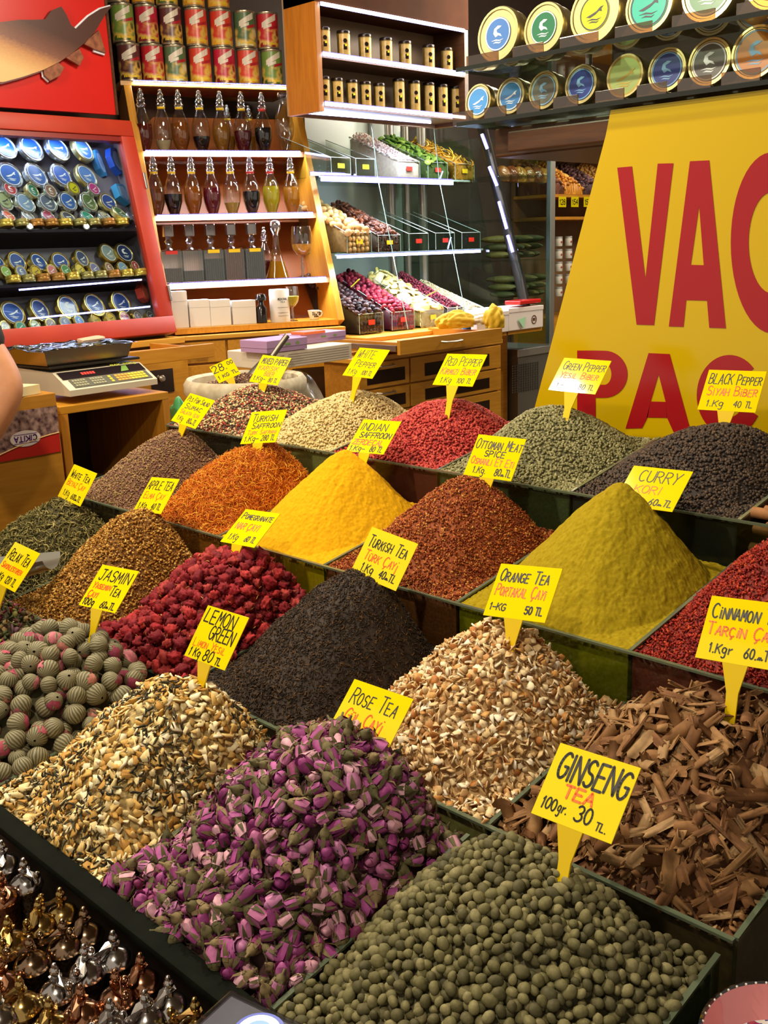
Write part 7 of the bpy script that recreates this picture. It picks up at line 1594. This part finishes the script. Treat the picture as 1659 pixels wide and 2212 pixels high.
b = MB(T(xs_, pc[1], 0)).lathe([(rs * .9, zs2 - .06), (rs * .9, zs2 - .016), (rs * .5, zs2 + .008), (.001, zs2 + .034)], 32, caps=False); V = np.concatenate(b.v); F = tri(b.f)
link_arrays('sack_pepper', np.concatenate([V, a]), np.concatenate([F, f + len(V)]), np.concatenate([rng.random(len(V)), r]), [PC('sack_pepper_corn', ['#8c6a58', '#5c4438', '#b89c80', '#7a5a4a'], 200, .7)], None, False, 'mixed pepper filling the white sack', 'spice')
p = at(540, 800, x=-2.98); MSc = T(p[0] - .03, p[1], zs2 + .01) @ RZ(1.2) @ RY(-.75)
t = thing('metal_scoop', 'dull metal scoop stuck upright in the sack pepper', 'scoop', M=MSc)
b = MB(); n = 9; v = []
for i in range(5):
    x = -.02 + .15 * i / 4; rr = .045 - .006 * max(0, i - 2)
    for j in range(n + 1): a = math.pi + math.pi * j / n; v.append((x, rr * math.cos(a), rr * math.sin(a) * .8))
b.add(v, [(i * (n + 1) + j, i * (n + 1) + j + 1, (i + 1) * (n + 1) + j + 1, (i + 1) * (n + 1) + j) for i in range(4) for j in range(n)]); b.add(v[-(n + 1):] + [(.13, 0, 0)], [(j, j + 1, n + 1) for j in range(n)])
b.build('bowl', plain('scoop_metal', '#7c7468', .35, .9), t, smooth=True); MB().tube([(.13, 0, -.015), (.17, 0, -.010), (.23, 0, -.004)], .011, 10).build('handle', plain('scoop_metal', '#7c7468', .35, .9), t, smooth=True)
pp = at(486, 800, x=-2.96)
price_sign((pp[0], pp[1], pp[2], .85, .70, -.10 + .55), [('28.', -.040, .012, .004, .030, 0, .0034), ('00', .018, .040, .016, .014, 0, .0026), ('1 KG TL', -.036, .040, -.026, .014, 0, .0026)], 'small yellow card reading 28.00 stuck in the sack beside the metal scoop', stake=.06, w_=.085, h_=.078, rnd_seed=77)
# lilac boxes, white carton and clear bag
xl_ = -3.02; L0 = at(585, 790, x=xl_); L1 = at(765, 778, x=xl_); zc1 = at(690, 750, x=xl_)[2]; zc0 = at(690, 785, x=xl_)[2]
t = thing('printed_carton', 'white carton with ruled print lying under the lilac boxes', 'box', (xl_ - .12, (L0[1] + L1[1]) / 2, zc0))
MCt = T(xl_, (L0[1] + L1[1]) / 2, zc0) @ RZ(math.pi / 2 + .05); hl = (L1[1] - L0[1]) / 2
t['_local'] = 1; t.matrix_world = Matrix(MCt.tolist())
MB().box(-hl, hl, 0, .26, 0, zc1 - zc0, bev=.003).build('carton', plain('carton_cream', '#d8cab4', .55), t)
b = MB()
for i in range(5): b.box(-hl * .62, hl * .92, -.0012, -.0002, (zc1 - zc0) * (.18 + .15 * i), (zc1 - zc0) * (.18 + .15 * i) + .0014)
for i in range(4): b.box(-hl * .95, -hl * .72, -.0012, -.0002, (zc1 - zc0) * (.3 + .15 * i), (zc1 - zc0) * (.3 + .15 * i) + .002)
b.build('ruled_print', plain('print_grey', '#8a7e70', .5), t)
LIL = plain('lilac_card', '#b490b8', .45)
for i, (pxa, pxb, dz, dx) in enumerate(((578, 668, 0, .02), (650, 752, 0, -.13))):
    ya_ = at(pxa, 742, x=xl_ + dx)[1]; yb_ = at(pxb, 738, x=xl_ + dx)[1]; z0 = zc1 + .002; hh = at(620, 718, x=xl_)[2] - at(620, 744, x=xl_)[2]
    if i == 1: hh *= .85
    w2 = (yb_ - ya_) / 2
    t = thing('lilac_box', f'flat lilac cardboard sweet box, {["left one in front", "right one further back"][i]} on the white carton', 'box', M=T(xl_ + dx - .01, (ya_ + yb_) / 2, z0) @ RZ(math.pi / 2 + .04), group='lilac sweet boxes')
    MB().box(-w2, w2, 0, .15 if i == 0 else .12, 0, hh * .8).build('tray', LIL, t); MB().box(-w2 - .002, w2 + .002, -.002, .152 if i == 0 else .122, hh * .35, hh, bev=.002).build('lid', LIL, t)
    b = MB(); b.box(-.012, .014, -.0032, -.002, hh * .50, hh * .68); b.add([(w2 * .5, -.0032, hh * .45), (w2 * .5 + .012, -.0032, hh * .6), (w2 * .5, -.0032, hh * .75), (w2 * .5 - .012, -.0032, hh * .6)], [(0, 1, 2, 3)]); b.build('print', plain('lilac_print', '#7a9a50', .5), t)
p = at(676, 716, x=xl_ - .13); solo(MB(T(xl_ - .16, p[1], zc1 + .002 + hh) @ RZ(1.6)).box(-.06, .06, -.04, .04, 0, .012, bev=.003), 'orange_pack', plain('orange_pack', '#e8703c', .4), 'flat orange pack lying on the lilac boxes', 'pack')
pm = at(690, 830, x=-3.12)
crumple('clear_bag', (-3.14, (L0[1] + L1[1]) / 2, FZ), (.16, .20, (zc0 - FZ - .003) / 1.62), 44, plain('bag_clear_grey', '#a89c88', .25, coat=.4), 'big greyish clear plastic bag standing under the white carton', 'bag', .13)
# scoop in the white tea
p = at(66, 1240, z=.97); MSc = T(p[0] - .02, p[1] - .01, p[2] - .015) @ RZ(.55) @ RY(-.12)
t = thing('tea_scoop', 'wide bright metal scoop half buried between white tea and apple tea', 'scoop', M=MSc)
b = MB(); v = []; n = 10
for i in range(6):
    x = -.16 + .24 * i / 5; rr = .055 * (1 - .35 * max(0, (i - 3) / 2)); 
    for j in range(n + 1): a = math.pi * 1.08 + math.pi * .84 * j / n; v.append((x, rr * math.cos(a), .055 + rr * math.sin(a)))
b.add(v, [(i * (n + 1) + j, i * (n + 1) + j + 1, (i + 1) * (n + 1) + j + 1, (i + 1) * (n + 1) + j) for i in range(5) for j in range(n)])
b.build('bowl', plain('bright_scoop', '#c0bcae', .28, .9), t, smooth=True)
# ================================================================== the shopkeeper at the left edge
def skin_body(name, pts, edges, mats, parent=None, sub=2):
    """one continuous limb surface grown along a skeleton; pts: (x, y, z, rx, ry)"""
    me = bpy.data.meshes.new(name); me.from_pydata([p[:3] for p in pts], edges, [])
    o = bpy.data.objects.new(name, me); COL.objects.link(o)
    o.modifiers.new('skin', 'SKIN'); 
    for i, p in enumerate(pts): me.skin_vertices[0].data[i].radius = (p[3], p[4])
    me.skin_vertices[0].data[0].use_root = True
    s = o.modifiers.new('sub', 'SUBSURF'); s.levels = sub; s.render_levels = sub
    dg = bpy.context.evaluated_depsgraph_get(); m2 = bpy.data.meshes.new_from_object(o.evaluated_get(dg))
    bpy.data.objects.remove(o, do_unlink=True); bpy.data.meshes.remove(me)
    for q in (mats if isinstance(mats, list) else [mats]): m2.materials.append(q)
    m2.shade_smooth(); m2.name = name
    o = bpy.data.objects.new(name, m2); COL.objects.link(o)
    if parent is not None: o.parent = parent
    return o
el_ = at(13, 836, x=-2.46); sh_ = np.array([el_[0] - .12, el_[1] - .10, el_[2] + .29]); wr_ = np.array([el_[0] - .02, el_[1] - .14, el_[2] - .21])
cx_, cy_ = sh_[0] - .02, sh_[1] - .20          # body centre; the right shoulder is towards +y
fz = FZ; zsh = sh_[2]
SK = noisy('skin', '#b8805e', '#c48c68', 30, .5); 
pr = thing('person', 'person in dark short sleeved top at the left edge, bare elbow bent', 'person', (cx_, cy_, fz))
pr['_local'] = 1
L = lambda p: (p[0] - cx_, p[1] - cy_, p[2] - fz)
H_ = zsh - fz
P = []; E_ = []
def node(p, r, frm=None, r2=None):
    P.append((*L(p), r, r2 or r)); i = len(P) - 1
    if frm is not None: E_.append((frm, i))
    return i
pel = node((cx_, cy_, fz + H_ * .62), .15, None, .12)
wai = node((cx_, cy_, fz + H_ * .75), .14, pel, .11); che = node((cx_ + .01, cy_, fz + H_ * .90), .155, wai, .12); nb = node((cx_ + .01, cy_, zsh + .05), .065, che); nk = node((cx_ + .02, cy_, zsh + .11), .055, nb); 
hd0 = node((cx_ + .03, cy_, zsh + .17), .075, nk, .085); hd1 = node((cx_ + .035, cy_, zsh + .24), .080, hd0, .095); hd2 = node((cx_ + .03, cy_, zsh + .305), .062, hd1, .075)
def arm(sd, s, e, w_, fdir):
    a = node(s, .068, che); b = node((np.array(s) * .45 + np.array(e) * .55),   .058, a); c = node(e, .060, b); d = node(np.array(e) * .55 + np.array(w_) * .45, .052, c); h = node(w_, .029, d, .024)
    f = unit(np.array(w_) - np.array(e)); palm = np.array(w_) + f * .055; pm = node(palm, .036, h, .018); side = unit(np.cross(f, [0, 0, 1])); dn = np.cross(side, f)
    for k, (off, ln) in enumerate(((-.027, .068), (-.009, .078), (.009, .074), (.026, .058))):
        k0 = node(palm + f * .035 + side * off, .0095, pm); k1 = node(palm + f * (.035 + ln * .45) + side * off * 1.1 + dn * .010, .0085, k0); node(palm + f * (.035 + ln * .85) + side * off * 1.1 + dn * .034, .0072, k1)
    t0 = node(palm - f * .015 + side * -.036 * sd, .0115, pm); t1 = node(palm + f * .012 + side * -.055 * sd + dn * .008, .010, t0); node(palm + f * .040 + side * -.058 * sd + dn * .016, .0082, t1)
arm(1, sh_, el_, wr_, 1)
arm(-1, (sh_[0] + .02, cy_ - .20, zsh), (sh_[0] + .10, cy_ - .27, zsh - .28), (sh_[0] + .30, cy_ - .16, zsh - .34), 1)
for sd in (-1, 1):
    h = node((cx_, cy_ + sd * .095, fz + H_ * .56), .095, pel); k = node((cx_ + .015, cy_ + sd * .10, fz + H_ * .33), .062, h); a = node((cx_ - .01, cy_ + sd * .10, fz + .09), .042, k); node((cx_ + .10, cy_ + sd * .115, fz + .035), .036, a, .034)
skin_body('body', P, E_, SK, pr, 2)
# face, ears, hair
fc = np.array(L((cx_ + .04, cy_, zsh + .235)))
b = MB(T(*fc)).tube([(.082, 0, .028), (.094, 0, .006), (.104, 0, -.012), (.088, 0, -.022)], [.008, .010, .014, .009], 10)
[b.ball((-.005, s * .083, 0), (.018, .008, .030), sub=2) for s in (-1, 1)]
b.build('nose_and_ears', SK, pr, smooth=True)
b = MB(T(*fc)); [b.ball((.076, s * .032, .022), (.012, .014, .009), sub=2) for s in (-1, 1)]; b.build('eyes', plain('eye', '#2a1c14', .2), pr, smooth=True)
MB(T(*fc)).ball((.082, 0, -.046), (.012, .026, .008)).build('mouth', plain('lips', '#8c4a3c', .5), pr, smooth=True)
V, F = ICO[3]; hv = V * np.array([.118, .104, .112]) * (1 + .03 * np.sin(V @ np.array([22., 17, 9])))[:, None] + np.array([-.020, 0, .040]); keep = [q for q in F if not (V[list(q)][:, 0].mean() > .30 and V[list(q)][:, 2].mean() < .52) and V[list(q)][:, 2].mean() > -.62]
MB(T(*fc)).add(hv, keep).build('hair', noisy('hair_dark', '#14100c', '#221a14', 60, .5), pr, smooth=True)
# clothing: dark T-shirt with short sleeves, trousers, shoes
DK = noisy('dark_cloth', '#121012', '#1e1a1c', 30, .8)
P2, E2 = [], []
def nd(p, r, frm=None, r2=None):
    P2.append((*L(p), r, r2 or r)); i = len(P2) - 1
    if frm is not None: E2.append((frm, i))
    return i
pz = nd((cx_, cy_, fz + H_ * .50), .190, None, .165); p0 = nd((cx_, cy_, fz + H_ * .60), .178, pz, .148); p1 = nd((cx_, cy_, fz + H_ * .75), .158, p0, .128); p2_ = nd((cx_ + .01, cy_, fz + H_ * .90), .172, p1, .138); nd((cx_ + .01, cy_, zsh + .045), .085, p2_)
eL = np.array((sh_[0] + .10, cy_ - .27, zsh - .28)); sL = np.array((sh_[0] + .02, cy_ - .20, zsh))
a1 = nd(sh_, .082, p2_); nd(sh_ * .18 + el_ * .82, .080, a1); a2 = nd(sL, .076, p2_); nd(sL * .42 + eL * .58, .064, a2)
skin_body('t_shirt', P2, E2, DK, pr, 2)
P2, E2 = [], []
qa = nd((cx_, cy_, fz + H_ * .70), .172, None, .145); q0 = nd((cx_, cy_, fz + H_ * .60), .160, qa, .132)
for sd in (-1, 1):
    h = nd((cx_, cy_ + sd * .095, fz + H_ * .55), .108, q0); k = nd((cx_ + .015, cy_ + sd * .10, fz + H_ * .33), .078, h); nd((cx_ - .01, cy_ + sd * .10, fz + .08), .062, k)
skin_body('trousers', P2, E2, noisy('dark_denim', '#1a1e2c', '#262a38', 40, .8), pr, 2)
for sd in (-1, 1):
    MB(T(*L((cx_ + .03, cy_ + sd * .11, fz)))).ball((.03, 0, .035), (.14, .05, .045)).box(-.10, .16, -.045, .045, 0, .018, bev=.006).build('shoe', plain('shoe_black', '#141212', .4), pr, smooth=True)
for o in bpy.data.objects:
    for k in ('_org', '_local'):
        if k in o: del o[k]
